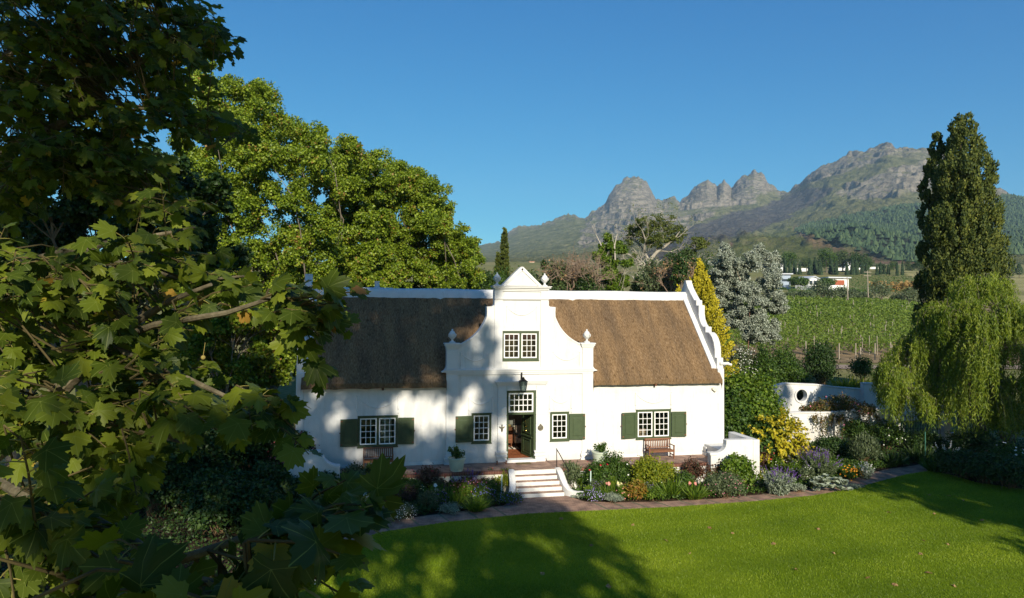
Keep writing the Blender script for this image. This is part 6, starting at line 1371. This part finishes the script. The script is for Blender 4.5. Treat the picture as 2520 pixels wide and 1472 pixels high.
# low leafy ground cover filling the beds
rg = np.random.default_rng(41)
for nm, poly, n_, lm_ in (('ground_cover', [(-22, -24), (-14.5, -24), (-12.3, -15), (-10.5, -8.6), (-9.4, -7), (-7.5, -5.9), (-8.2, -2.2), (-11, -2.2), (-11, 4), (-22, 4)], 30000, 'deep'), ('ground_cover', [(x, y+.15) for x, y in path_edge[4:9]]+[(-1.2, -2.1), (-10, -2.1), (-12, -6)], 16000, 'deep'), ('ground_cover', [(1.9, -3.7)]+[(x, y+.12) for x, y in path_edge[12:21]]+[(22, 6), (11.4, 6), (11.4, -2.5), (1.9, -2.1)], 34000, 'green'), ('ground_cover', [(21.9, -2.2), (21.8, -4.2), (22.9, -5.6), (24.5, -8), (27, -11), (36, -10), (36, 8), (23, 8)], 26000, 'deep')):
    q = points_in(poly, n_, rg); hh = .05+.42*fbm(q[:, 0]*1.3, q[:, 1]*1.3, 3, 8)*rg.random(n_); L = Leaves()
    L.add(T_LEAF, Q4, np.c_[q, LZ-.02+hh], rg.normal(size=(n_, 3)), rg.normal(size=(n_, 3))*.6+np.array([0, -.2, .9]), .10*rg.uniform(.6, 1.4, n_), rg.random(n_)); tag(L.build(nm, LM[lm_]), kind='stuff')
# right bed, from the steps outwards
shrub('rosemary_bush', 'upright feathery rosemary bush right beside the handrail', (1407, 1208), 1.05, .52, 2600, .13, 'olive', tv=T_NEEDLE*np.array([1.6, 1, 1]), erect=.9)
shrub('rose_bush', 'leafy bush with a few dark red roses right of the rosemary', (1472, 1216), 1.25, .62, 2200, .11, 'green', fl=('red', 5, .09))
shrub('leafy_shrub', 'tall airy green shrub in front of the right pot', (1508, 1205), 1.55, .62, 2000, .10, 'green')
shrub('lime_shrub', 'tall lime green shrub below the sunlit bench', (1600, 1215), 1.45, .66, 2600, .12, 'lime')
shrub('lime_shrub', 'lower lime green shrub right of the tall lime one', (1645, 1208), 1.15, .5, 1500, .11, 'lime')
shrub('yellowing_shrub', 'yellow and red tinged low shrub before the lime green one', (1568, 1236), .82, .42, 1100, .11, 'autumn')
shrub('white_rose', 'green rose bush with small white blooms behind the yellow lilies', (1540, 1205), 1.15, .42, 1200, .10, 'green', fl=('white', 7, .075))
tuft('daylily', 'yellow and cream daylilies in the right bed', (1522, 1228), .62, .42, 150, 'bright', ('cream', 6, .10))
tuft('daylily', 'salmon pink lilies at the left of the yellow daylilies', (1498, 1228), .6, .34, 110, 'bright', ('coral', 4, .10))
shrub('blue_daisy', 'low lilac flowered plant around the pale pipe right of the steps', (1462, 1236), .42, .48, 1300, .07, 'green', fl=('lilac', 60, .035), cat='flowering plant')
shrub('grey_santolina', 'low silver grey mound spilling on the path right of the steps', (1510, 1242), .34, .42, 1500, .07, 'grey', tv=T_NEEDLE*np.array([2, 1, 1]), erect=.3)
shrub('grey_creeper', 'flat silver grey creeper at the foot of the right step wall', (1428, 1228), .12, .36, 600, .06, 'grey', cat='ground plant')
shrub('coral_flower', 'small plant with coral red blooms below the lilies', (1537, 1234), .55, .28, 600, .08, 'bright', fl=('coral', 12, .05), cat='flowering plant')
shrub('low_leafy_plant', 'low bright green plant at the path edge under the lime shrub', (1612, 1237), .45, .55, 1200, .09, 'bright')
tuft('daylily', 'arching green daylily without blooms under the lime shrub', (1655, 1228), .75, .5, 170, 'bright')
tuft('daylily', 'arching daylily with two pink star blooms by the path', (1712, 1232), .68, .55, 180, 'bright', ('coral', 3, .12))
shrub('maroon_shrub', 'maroon red leaved shrub in the middle of the right bed', (1712, 1200), 1.15, .58, 1900, .10, 'maroon')
shrub('green_shrub', 'small green shrub behind the daylily in the right bed', (1685, 1212), .85, .45, 1200, .09, 'green')
shrub('scented_geranium', 'olive green mound dotted with tiny pink flowers by the path', (1790, 1232), 1.0, .85, 3600, .085, 'olive', fl=('pink', 34, .038))
shrub('green_shrub', 'glossy bright green shrub in front of the masonry bench', (1826, 1208), 1.35, .72, 2600, .13, 'bright', tv=T_BROAD)
shrub('reddish_shrub', 'red tipped shrub just below the masonry bench wall', (1770, 1195), 1.15, .6, 1500, .10, 'maroon')
shrub('maroon_shrub', 'red flowered shrub between the masonry bench and the salvia', (1885, 1165), 1.25, .7, 1700, .10, 'maroon', fl=('red', 5, .07))
spikes('salvia', 'purple flowered salvia clump standing right at the path edge', (1925, 1222), 1.25, .78, 3200, 'grey', 'purple', 110)
spikes('salvia', 'purple salvia clump directly above the grey cotyledon', (2030, 1188), 1.45, .85, 3400, 'olive', 'purple', 110)
spikes('salvia', 'wide purple salvia behind the front salvia, below the yellow shrub', (1985, 1170), 1.5, .9, 3200, 'olive', 'purple', 90)
shrub('grey_santolina', 'small grey green cushion between salvia and cotyledon at the path', (1972, 1216), .4, .34, 800, .07, 'grey', tv=T_NEEDLE*np.array([2, 1, 1]))
def succulent(label, xy, seed):
    rg = np.random.default_rng(seed); c = gnd(xy[0], xy[1], LZ-.03)+FWH*.4; t = thing('cotyledon', label, 'succulent', c); L = Leaves(); k = 40
    for i in range(k):
        e = np.array([rg.uniform(-.8, .8), rg.uniform(-.5, .4), rg.uniform(.12, .62)]); cc = c+e*np.array([1, 1, 1-.4*abs(e[0])]); n = 9; a = rg.uniform(0, 6.28, n); o = np.stack([np.cos(a), np.sin(a), .5+.5*rg.random(n)], 1)
        L.add(T_HEX*np.array([1.25, 1, 1]), F_HEX, cc+o*.03, o, np.array([0, -.2, 1])-o*.3+rg.normal(size=(n, 3))*.2, .17*rg.uniform(.7, 1.2, n), np.clip(.45+.5*rg.random(n), 0, 1))
    L.build('leaves', LM['grey'], t)
succulent('pale grey green cotyledon succulent with round leaves at the curving path', (2052, 1216), 61)
shrub('nasturtium', 'orange nasturtiums glowing above the grey succulent', (2098, 1186), .62, .5, 700, .10, 'bright', fl=('orange', 30, .075), cat='flowering plant', tv=T_BROAD)
shrub('nasturtium', 'few orange blooms in the shade at the dark path bend', (2210, 1145), .45, .45, 600, .10, 'green', fl=('orange', 9, .07), cat='flowering plant', tv=T_BROAD)
spikes('lambs_ear', 'silvery white flower spikes at the path right of the nasturtiums', (2134, 1180), .7, .42, 900, 'grey', 'white', 40, ln=.2)
shrub('grey_creeper', 'flat silvery creeper on the path beneath the nasturtiums', (2108, 1204), .12, .4, 600, .06, 'grey', cat='ground plant')
shrub('rosemary_bush', 'tall rosemary at the edge of the shade right of the salvia', (2140, 1150), 1.5, .75, 3000, .16, 'olive', tv=T_NEEDLE*np.array([1.6, 1, 1]), erect=.9)
shrub('rose_bush', 'pink flowered rose bush in front of the white garden wall', (2120, 1105), 1.7, .9, 2600, .13, 'green', fl=('pink', 7, .10))
shrub('rose_bush', 'rose bush with white and pink specks deep in the shade', (2200, 1110), 1.5, 1.1, 2800, .13, 'green', fl=('white', 14, .07))
tuft('agapanthus', 'dark strap leaved agapanthus in the shade at the path bend', (2195, 1150), .8, .75, 220, 'deep', wide=1.6)
tuft('agapanthus', 'strap leaved agapanthus beside the green stake in the shade', (2270, 1140), .85, .8, 240, 'deep', wide=1.6)
tuft('agapanthus', 'strap leaved clump where the path meets the dark lawn edge', (2310, 1165), .75, .6, 180, 'green', wide=1.4)
spikes('white_salvia', 'pale white flower spikes in the dark right bed', (2345, 1165), 1.5, .7, 1600, 'deep', 'white', 40)
for x, y, h, r, lab in ((2390, 1185, 1.3, 1.1, 'dark wiry shrub in the right bed, left of the white roses'), (2450, 1200, 1.35, 1.1, 'dark wiry shrub below the white roses at the right'), (2290, 1120, 1.2, 1.0, 'dark low shrub before the white gate pillar'), (2520, 1215, 1.4, 1.2, 'dark shrub at the right border of the lawn bed'), (2420, 1140, 1.7, 1.3, 'dark bushy plant under the willow strands')):
    shrub('dark_shrub', lab, (x, y), h, r, 2600, .13, 'deep')
shrub('rose_bush', 'white rose bush at the far right of the dark bed', (2500, 1180), 1.5, .8, 1800, .12, 'green', fl=('white', 16, .10))
shrub('yellow_green_shrub', 'tall dim yellow green shrub at the right edge under the willow', (2505, 1110), 3.0, 1.5, 3600, .15, 'lime')
rb_ = np.random.default_rng(909)
def filler(poly, n, kinds):
    for x, y in points_in(poly, n, rb_):
        lm_, tv_ = kinds[int(rb_.integers(len(kinds)))]; h = rb_.uniform(.45, .95)
        shrub('bedding_plant', 'low leafy bedding plant filling a gap among the flowers', None, h, rb_.uniform(.35, .6), 800, rb_.uniform(.07, .10), lm_, cat='plant', base=(x, y, LZ-.03), group='leafy filler plants in the beds', tv=tv_, fl=[None, None, ('white', 10, .04), ('pink', 8, .045), ('cream', 8, .045), ('purple', 16, .04)][int(rb_.integers(6))])
filler([(2.4, -3.9), (6, -4.2), (10, -3.9), (13, -3.4), (16, -2), (18.5, -.4), (17, 1.5), (11.5, .8), (11.4, -2.3), (2.2, -2.3)], 44, [('green', T_LEAF), ('bright', T_LEAF), ('lime', T_LEAF), ('olive', T_LEAF), ('bright', T_BROAD)])
filler([(-1.9, -3.8), (-4.8, -4.6), (-7.2, -5.2), (-8.4, -4.6), (-7.6, -2.4), (-1.5, -2.3)], 30, [('green', T_LEAF), ('deep', T_LEAF), ('bright', T_LEAF), ('olive', T_LEAF), ('maroon', T_LEAF)])
# the big shrubs at the right end of the house
def at_base(x, y, d, z=LZ): p = at(x, y, d); p[2] = z; return p
shrub('laurel_shrub', 'big glossy green shrub against the right end of the house', None, 4.9, 2.3, 15000, .16, 'bright', base=at_base(1858, 1100, 37.0), tv=T_BROAD)
shrub('laurel_shrub', 'rounded green shrub between the masonry bench and the yellow shrub', None, 2.6, 1.3, 5000, .15, 'green', base=at_base(1890, 1120, 35.0), tv=T_BROAD)
shrub('laurel_shrub', 'upper green shrub spilling left over the house corner', None, 3.9, 1.2, 5000, .16, 'green', base=at_base(1815, 1080, 36.0), tv=T_BROAD)
def yellow(label, c0, seed):
    rg = np.random.default_rng(seed); t = thing('golden_shrub', label, 'shrub', c0); L = Leaves(); b = MB()
    for i in range(230):
        e = nrmz(rg.normal(size=3)+np.array([0, -.6, .2])); q = c0+np.array([0, 0, 1.45])+e*np.array([1.6, 1.0, 1.5])*rg.uniform(.75, 1.05); n = 15; u = rg.random(n); dr = nrmz(e+np.array([0, 0, -.3])); pos = q+dr*(u-.5)[:, None]*.5
        L.add(T_LEAF, Q4, pos, rg.normal(size=(n, 3))*.6+dr+np.array([0, 0, -.6]), e+np.array([0, 0, .6])+rg.normal(size=(n, 3))*.35, .19*rg.uniform(.7, 1.2, n), np.clip(.25+.7*rg.random(n), 0, 1))
        if i % 6 == 0: b.tube([c0, (c0+q)/2+np.array([0, 0, .3]), q], [.02, .015, .006], 4)
    L.build('foliage', LM['goldleaf'], t); b.build('stem', M_TWIG, t)
yellow('bright golden yellow leaved shrub in front of the white garden wall', at_base(1915, 1120, 35.6), 71)
shrub('lime_shrub', 'yellow green leafy plant low at the foot of the golden shrub', None, 1.4, .9, 2200, .12, 'lime', base=at_base(1955, 1130, 35.2))
shrub('dark_shrub', 'dark leafy plants along the foot of the white garden wall', None, 1.2, 1.2, 2400, .13, 'deep', base=at_base(2060, 1100, 38))
# shrubs beyond the house end
for x, d, z, h, r, n, lm, lab, nm in ((1835, 52, .4, 4.4, 1.7, 5200, 'olive', 'grey green shrub sprinkled with white blossom below the silver gum', 'blossom_shrub'), (1890, 51, .3, 4.6, 1.2, 4200, 'green', 'upright dark green conifer shrub right of the white blossom shrub', 'conifer_shrub'), (1935, 53, .3, 4.7, 1.1, 3800, 'green', 'taller upright green shrub in the middle behind the garden wall', 'conifer_shrub'), (1960, 54, .3, 3.6, .9, 2600, 'deep', 'dark narrow shrub left of the ivy archway', 'conifer_shrub'), (2030, 56, .8, 4.4, 1.7, 6500, 'deep', 'dark rounded ivy covered mass above the garden wall', 'ivy_arbour'), (1975, 52, .6, 2.6, 1.2, 2400, 'green', 'low green shrub beneath the upright ones behind the wall', 'green_shrub'), (2130, 60, 1.2, 2.6, 1.2, 2000, 'green', 'light green shrub beside the bare dirt, left of the willow', 'green_shrub')):
    shrub(nm, lab, None, h, r, n, .17, lm, base=at_base(x, 900, d, z), fl=('white', 220, .07) if nm == 'blossom_shrub' else None, erect=.5 if nm == 'conifer_shrub' else 0)
for x, d, lab in ((2085, 50.5, 'strappy green clump above the white wall, left'), (2115, 51, 'strappy green clump above the white wall beside the willow')):
    SEED[0] += 1; rg = np.random.default_rng(SEED[0]); c = at_base(x, 900, d, 1.4); t = thing('strappy_clump', lab, 'plant', c); n = 260; a = rg.uniform(0, 6.28, n); L = Leaves(); o = np.stack([np.cos(a), np.sin(a), np.zeros(n)], 1)
    L.add(BLT*np.array([2, 1, 1]), BLF, c+o*rg.uniform(0, .7, (n, 1)), o*.7+np.array([0, 0, 1.]), o*.5+np.array([0, 0, .8])+rg.normal(size=(n, 3))*.2, 1.2*rg.uniform(.6, 1.2, n), rg.random(n)); L.build('leaves', LM['lime'], t)
# garden walls at the right
def wall_run(name, label, pts, z0, z1s, th, m=M_WHITE, hole=None):
    t = thing(name, label, 'wall', (pts[0][0], pts[0][1], z0)); b = MB()
    for i in range(len(pts)-1):
        a, c = np.array(pts[i]), np.array(pts[i+1]); d = c-a; Ld = np.linalg.norm(d); ang = math.atan2(d[1], d[0]); M = Matrix.Translation((a[0], a[1], 0)) @ Matrix.Rotation(ang, 4, 'Z')
        bb = MB(); loops = [[(0, z0), (Ld, z0), (Ld, z1s[i+1]), (0, z1s[i])]]
        if hole and hole[0] == i: cx_, cz_, r_ = hole[1:]; loops.append([(cx_+r_*math.cos(q), cz_+r_*math.sin(q)) for q in np.linspace(0, 2*math.pi, 25)[:-1]])
        bb.extrude(loops, 0, th); bb.v = [tuple(M @ Vector(p)) for p in bb.v]; n0 = len(b.v); b.v += bb.v; b.f += [tuple(n0+k for k in f) for f in bb.f]
        cp = MB(); cp.extrude([[(0, z1s[i]), (Ld, z1s[i+1]), (Ld, z1s[i+1]+.09), (0, z1s[i]+.09)]], -.05, th+.05); cp.v = [tuple(M @ Vector(p)) for p in cp.v]; cp.build('coping', M_WSTEP, t, bevel=.02)
        if hole and hole[0] == i:
            rp = MB(); ring = [(cx_+(r_+.12)*math.cos(q), cz_+(r_+.12)*math.sin(q)) for q in np.linspace(0, 2*math.pi, 25)[:-1]]; rp.extrude([ring, loops[1]], -.07, -.002); rp.v = [tuple(M @ Vector(p)) for p in rp.v]; rp.build('round_moulding', m, t, bevel=.02)
    b.build('wall_face', m, t, bevel=.02); return t
def XY(x, d): p = at(x, 900, d); return (p[0], p[1])
wall_run('garden_wall', 'low white garden wall half draped with a flowering climber', [XY(1900, 42.0), XY(2050, 42.3), XY(2130, 42.6), XY(2215, 43.0)], -.95, [1.10, 1.16, 1.30, 1.30], .35)
wall_run('garden_wall', 'higher shaded white wall with a round opening behind the climber', [XY(1880, 47.5), XY(1935, 48.0), XY(2010, 48.4), XY(2060, 48.6), XY(2125, 48.8)], -.5, [2.0, 2.35, 2.25, 2.05, 1.9], .4, hole=(1, 1.15, 1.55, .42))
wall_run('garden_wall', 'tall white wall panel dim behind the hanging willow', [XY(2125, 48.4), XY(2260, 48.8)], -.9, [2.35, 2.35], .4)
wall_run('garden_wall', 'dim white wall at the right behind the dark bed', [XY(2336, 43.2), XY(2420, 43.6)], -.95, [-.3, -.3], .4)
pl_ = thing('gate_pillar', 'white square gate pillar beside the iron gate under the willow', 'pillar', (*XY(2323, 43), -.9)); x_, y_ = XY(2323, 43)
b = MB(); b.box(x_-.24, x_+.24, y_-.24, y_+.24, -.95, 1.5); b.build('shaft', M_WHITE, pl_, bevel=.02); b = MB(); b.box(x_-.31, x_+.31, y_-.31, y_+.31, 1.5, 1.62); b.build('cap', M_TRIM, pl_, bevel=.02)
gt = thing('iron_gate', 'black wrought iron garden gate with scrolls beneath the willow', 'gate', (*XY(2280, 43), -.9)); b = MB(); xa, ya = XY(2222, 43.0); xb, yb_ = XY(2312, 43.0)
for i in range(16):
    t = i/15; x, y = xa+(xb-xa)*t, ya+(yb_-ya)*t; b.tube([(x, y, -.85), (x, y, .9+.35*math.sin(t*math.pi))], .018, 5)
for z in (-.7, .1, .85): b.tube([(xa, ya, z), (xb, yb_, z)], .022, 5)
b.build('bars', M_IRON, gt)
b = MB()
for i in range(10):
    t = (i+.5)/10; x, y = xa+(xb-xa)*t, ya+(yb_-ya)*t; b.tube([(x+.09*math.cos(q)*(1-q/9), y, .45+.22*math.sin(q)*(1-q/9)) for q in np.linspace(0, 7.5, 18)], .012, 4)
b.build('scroll', M_IRON, gt)
# climber over the front wall
def climber():
    rg = np.random.default_rng(333); p0 = np.array([*XY(2060, 42.6), -.85]); t = thing('flowering_climber', 'brown and pink flowering climber sprawling over the white garden wall', 'climber', p0); L = Leaves(); b = MB(); fp = []
    for i in range(260):
        x = rg.uniform(1975, 2150); dd_ = 42.7+rg.uniform(-.35, .7); z = 1.15+rg.random()*1.0*math.exp(-((x-2060)/75)**2); c = at(x, 900, dd_); c[2] = z; n = 22
        blob_leaves(L, c, .22, n, .12, rng=rg, shell=.2, tintb=rg.normal()*.15); fp.append(c+rg.normal(size=3)*.15)
    for i in range(34):
        x = rg.uniform(1995, 2190); c = at(x, 900, 41.95+.25*(x-1995)/195); c[2] = 1.15; ln = rg.uniform(.3, 1.5); pts = [c+np.array([rg.normal()*.05+.12*math.sin(q*3+i), -.06, -q*ln]) for q in np.linspace(0, 1, 6)]; b.tube(pts, .008, 3)
        for q in pts[1:]: blob_leaves(L, q, .10, 8, .11, rng=rg, shell=.1)
    L.build('foliage', LM['autumn2'], t); b.build('stem', M_TWIG, t); flowers(t, FM['pink'], fp[::7], np.tile([0, -1, .4], (len(fp[::7]), 1)), .06, rg)
LM['autumn2'] = G('bronzed climber leaf', [(.05, .08, .015), (.14, .13, .03), (.22, .11, .05)], transl=.3)
climber()
# left bed in dappled shade
shrub('dark_shrub', 'tall dark feathery shrub at the left end of the terrace edge', (868, 1228), 1.25, .6, 2600, .11, 'olive', erect=.4)
shrub('dark_shrub', 'twiggy dark shrub reaching up before the dark bench', (905, 1218), 1.25, .4, 1000, .10, 'deep', erect=.6)
shrub('dark_shrub', 'broad leaved dark shrub in front of the curved white wall', (795, 1240), 1.2, .7, 1700, .15, 'deep', tv=T_BROAD)
shrub('airy_shrub', 'airy small leaved plant against the cream terrace wall', (985, 1228), 1.05, .5, 1000, .08, 'green')
shrub('red_leaf_shrub', 'green and maroon rounded shrub below the terrace, left of the pot', (1050, 1225), 1.15, .72, 2600, .10, 'maroon', fl=('red', 6, .05))
shrub('green_shrub', 'dark green mound behind the white freesias of the left bed', (1010, 1238), .8, .6, 1700, .09, 'green')
spikes('purple_sage', 'maroon flowered sage below the left pot', (1150, 1228), 1.1, .62, 2000, 'maroon', 'purple', 60)
shrub('rosemary_bush', 'bright upright rosemary bush left of the steps', (1240, 1214), .85, .58, 2600, .13, 'lime', tv=T_NEEDLE*np.array([1.7, 1, 1]), erect=.9)
shrub('red_snapdragon', 'slim plant with small red flowers left of the bright rosemary', (1205, 1212), .95, .32, 900, .09, 'green', fl=('red', 12, .05), cat='flowering plant')
shrub('blue_daisy', 'blue flowered low plant along the path left of the steps', (1252, 1244), .42, .55, 1500, .07, 'green', fl=('blue', 60, .035), cat='flowering plant')
shrub('blue_daisy', 'blue flowered plant in the shade under the maroon sage', (1185, 1236), .6, .5, 1300, .08, 'green', fl=('blue', 42, .04), cat='flowering plant')
tuft('grassy_clump', 'bright grassy clump by the path below the maroon sage', (1170, 1262), .55, .5, 240, 'bright')
tuft('grassy_clump', 'grassy clump in half shade by the path, left of the bright one', (1120, 1250), .6, .5, 220, 'bright')
tuft('daylily', 'daylily with one large white bloom in the left bed', (1068, 1245), .7, .4, 130, 'bright', ('white', 2, .13))
tuft('daylily', 'small pink daylily in the shade of the left bed', (1092, 1240), .6, .35, 110, 'bright', ('coral', 3, .08))
shrub('brown_heath', 'brownish heath mound at the middle of the left bed', (1055, 1262), .75, .5, 1800, .08, 'olive', tv=T_NEEDLE*np.array([2, 1, 1]))
shrub('brown_heath', 'dull brown cushion plant beside the white daisy mound', (1000, 1250), .8, .45, 1500, .08, 'maroon', tv=T_NEEDLE*np.array([2, 1, 1]))
shrub('white_daisy', 'low mound starred with tiny white flowers at the left path edge', (975, 1285), .55, .62, 1800, .07, 'olive', fl=('white', 120, .028), cat='flowering plant')
shrub('grey_santolina', 'silver grey cushion at the path edge in the left bed', (1105, 1268), .34, .48, 1300, .07, 'grey', tv=T_NEEDLE*np.array([2, 1, 1]))
shrub('blue_flower_shrub', 'deep blue flowered plant in front of the dark broad leaved shrub', (812, 1262), .75, .6, 1500, .09, 'deep', fl=('blue', 50, .045), cat='flowering plant')
tuft('white_lily', 'white lilies among dark blades near the hanging leaf tips', (890, 1268), .8, .45, 160, 'green', ('white', 9, .10))
tuft('iris_clump', 'dark sword leaved iris clump at the left path edge', (858, 1290), .95, .55, 220, 'deep', wide=1.5)
tuft('iris_clump', 'small grassy clump with a pink flower left of the white daisies', (925, 1290), .55, .4, 140, 'green', ('pink', 1, .08))
shrub('green_shrub', 'low dark shrub at the far left end of the bed', (760, 1290), .9, .8, 1900, .12, 'deep')
shrub('pale_shrub', 'grey green shrub in the shade below the dark feathery one', (850, 1250), 1.0, .55, 1500, .10, 'olive')
# oleander-like shrub with pink flowers left of the house
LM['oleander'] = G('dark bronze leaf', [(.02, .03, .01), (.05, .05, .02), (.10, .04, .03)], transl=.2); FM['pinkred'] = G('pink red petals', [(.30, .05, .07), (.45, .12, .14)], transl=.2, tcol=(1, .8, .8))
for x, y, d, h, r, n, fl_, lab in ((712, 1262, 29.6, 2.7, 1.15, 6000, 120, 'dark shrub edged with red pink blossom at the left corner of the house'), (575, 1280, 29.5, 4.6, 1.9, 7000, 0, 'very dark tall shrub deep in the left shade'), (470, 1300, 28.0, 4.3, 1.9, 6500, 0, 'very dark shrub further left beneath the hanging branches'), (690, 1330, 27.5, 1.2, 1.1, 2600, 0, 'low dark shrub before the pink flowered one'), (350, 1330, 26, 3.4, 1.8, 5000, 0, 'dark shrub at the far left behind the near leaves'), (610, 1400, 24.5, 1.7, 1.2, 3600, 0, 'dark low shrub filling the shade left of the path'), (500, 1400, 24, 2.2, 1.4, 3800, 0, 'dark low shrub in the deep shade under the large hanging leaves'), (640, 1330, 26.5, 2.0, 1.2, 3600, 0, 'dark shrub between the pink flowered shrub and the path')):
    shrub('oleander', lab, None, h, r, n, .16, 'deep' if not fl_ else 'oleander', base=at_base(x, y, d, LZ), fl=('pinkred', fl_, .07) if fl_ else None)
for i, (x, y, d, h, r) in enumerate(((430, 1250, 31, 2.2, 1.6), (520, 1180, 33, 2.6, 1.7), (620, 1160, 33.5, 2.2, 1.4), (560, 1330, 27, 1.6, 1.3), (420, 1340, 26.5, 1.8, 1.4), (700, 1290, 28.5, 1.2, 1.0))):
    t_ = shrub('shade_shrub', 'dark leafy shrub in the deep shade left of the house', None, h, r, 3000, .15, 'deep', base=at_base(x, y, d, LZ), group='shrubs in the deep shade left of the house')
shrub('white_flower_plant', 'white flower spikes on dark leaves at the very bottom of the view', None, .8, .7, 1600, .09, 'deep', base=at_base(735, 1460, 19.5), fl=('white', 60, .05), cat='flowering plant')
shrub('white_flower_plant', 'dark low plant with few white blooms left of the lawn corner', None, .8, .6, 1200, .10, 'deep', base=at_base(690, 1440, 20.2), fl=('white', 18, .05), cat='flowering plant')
# garden stakes
for x, yb, h, m_, nm, lab in ((1234, 1226, 1.02, M_STAKE, 'irrigation_pipe', 'pale upright pipe among the plants left of the steps'), (1453, 1222, 1.12, M_STAKE, 'irrigation_pipe', 'pale upright pipe among lilac flowers right of the steps'), (1628, 1200, .9, M_STAKE, 'irrigation_pipe', 'pale thin pipe half hidden in the lime shrub'), (1038, 1236, .75, M_GSTAKE, 'green_stake', 'short green stake in the left bed'), (2140, 1135, 1.3, M_GSTAKE, 'green_stake', 'green stake beside the golden shrub in the right bed'), (2277, 1142, 1.75, M_GSTAKE, 'green_stake', 'tall green stake in the shaded right bed')):
    c = gnd(x, yb, LZ-.03); b = MB(); b.tube([c-np.array([0, 0, .1]), c+np.array([.01, 0, h])], .026, 6); tag(b.build(nm, m_), lab, 'stake', 'stakes in the flower beds')
# dead leaves on the lawn
rg = np.random.default_rng(4)
for x, y in [(1385, 1275), (1560, 1290), (1640, 1330), (1745, 1296), (1452, 1340), (1700, 1360), (1800, 1310), (1905, 1335), (2010, 1300), (2190, 1260), (2290, 1217), (2337, 1219), (2368, 1230), (2300, 1262), (2275, 1330), (2265, 1360), (2050, 1360), (1960, 1400), (2140, 1420), (2345, 1440), (2198, 1435), (2330, 1338), (2290, 1410), (1500, 1440), (1330, 1410), (2420, 1280)]:
    c = gnd(x, y, LZ+.06); L = Leaves(); L.add(T_MAPLE*np.array([1, 1, 2.5]), F_MAPLE, c[None], rg.normal(size=(1, 3))*np.array([1, 1, .1]), np.array([[rg.normal()*.4, -.3, 1.0]]), rg.uniform(.10, .2), np.array([rg.random()]))
    tag(L.build('fallen_leaf', LM['tan']), 'dry tan fallen leaf lying on the lawn', 'fallen leaf', 'fallen leaves on the lawn')
# ------------------------------------------------------------------ thin blue air over the whole valley
b = MB(); c_ = rd(400, 1500); b.box(-5200, 5200, -700, 4700, -6, 900)
hz_m = bpy.data.materials.new('valley haze'); hz_m.use_nodes = True; nt = hz_m.node_tree; nt.nodes.remove(nt.nodes['Principled BSDF'])
pv = nt.nodes.new('ShaderNodeVolumePrincipled'); pv.inputs['Color'].default_value = (.52, .76, 1.0, 1); pv.inputs['Density'].default_value = 0.00009; pv.inputs['Anisotropy'].default_value = 0.0
nt.links.new(pv.outputs[0], nt.nodes['Material Output'].inputs['Volume'])
hzo = b.build('haze', hz_m); tag(hzo, kind='stuff')
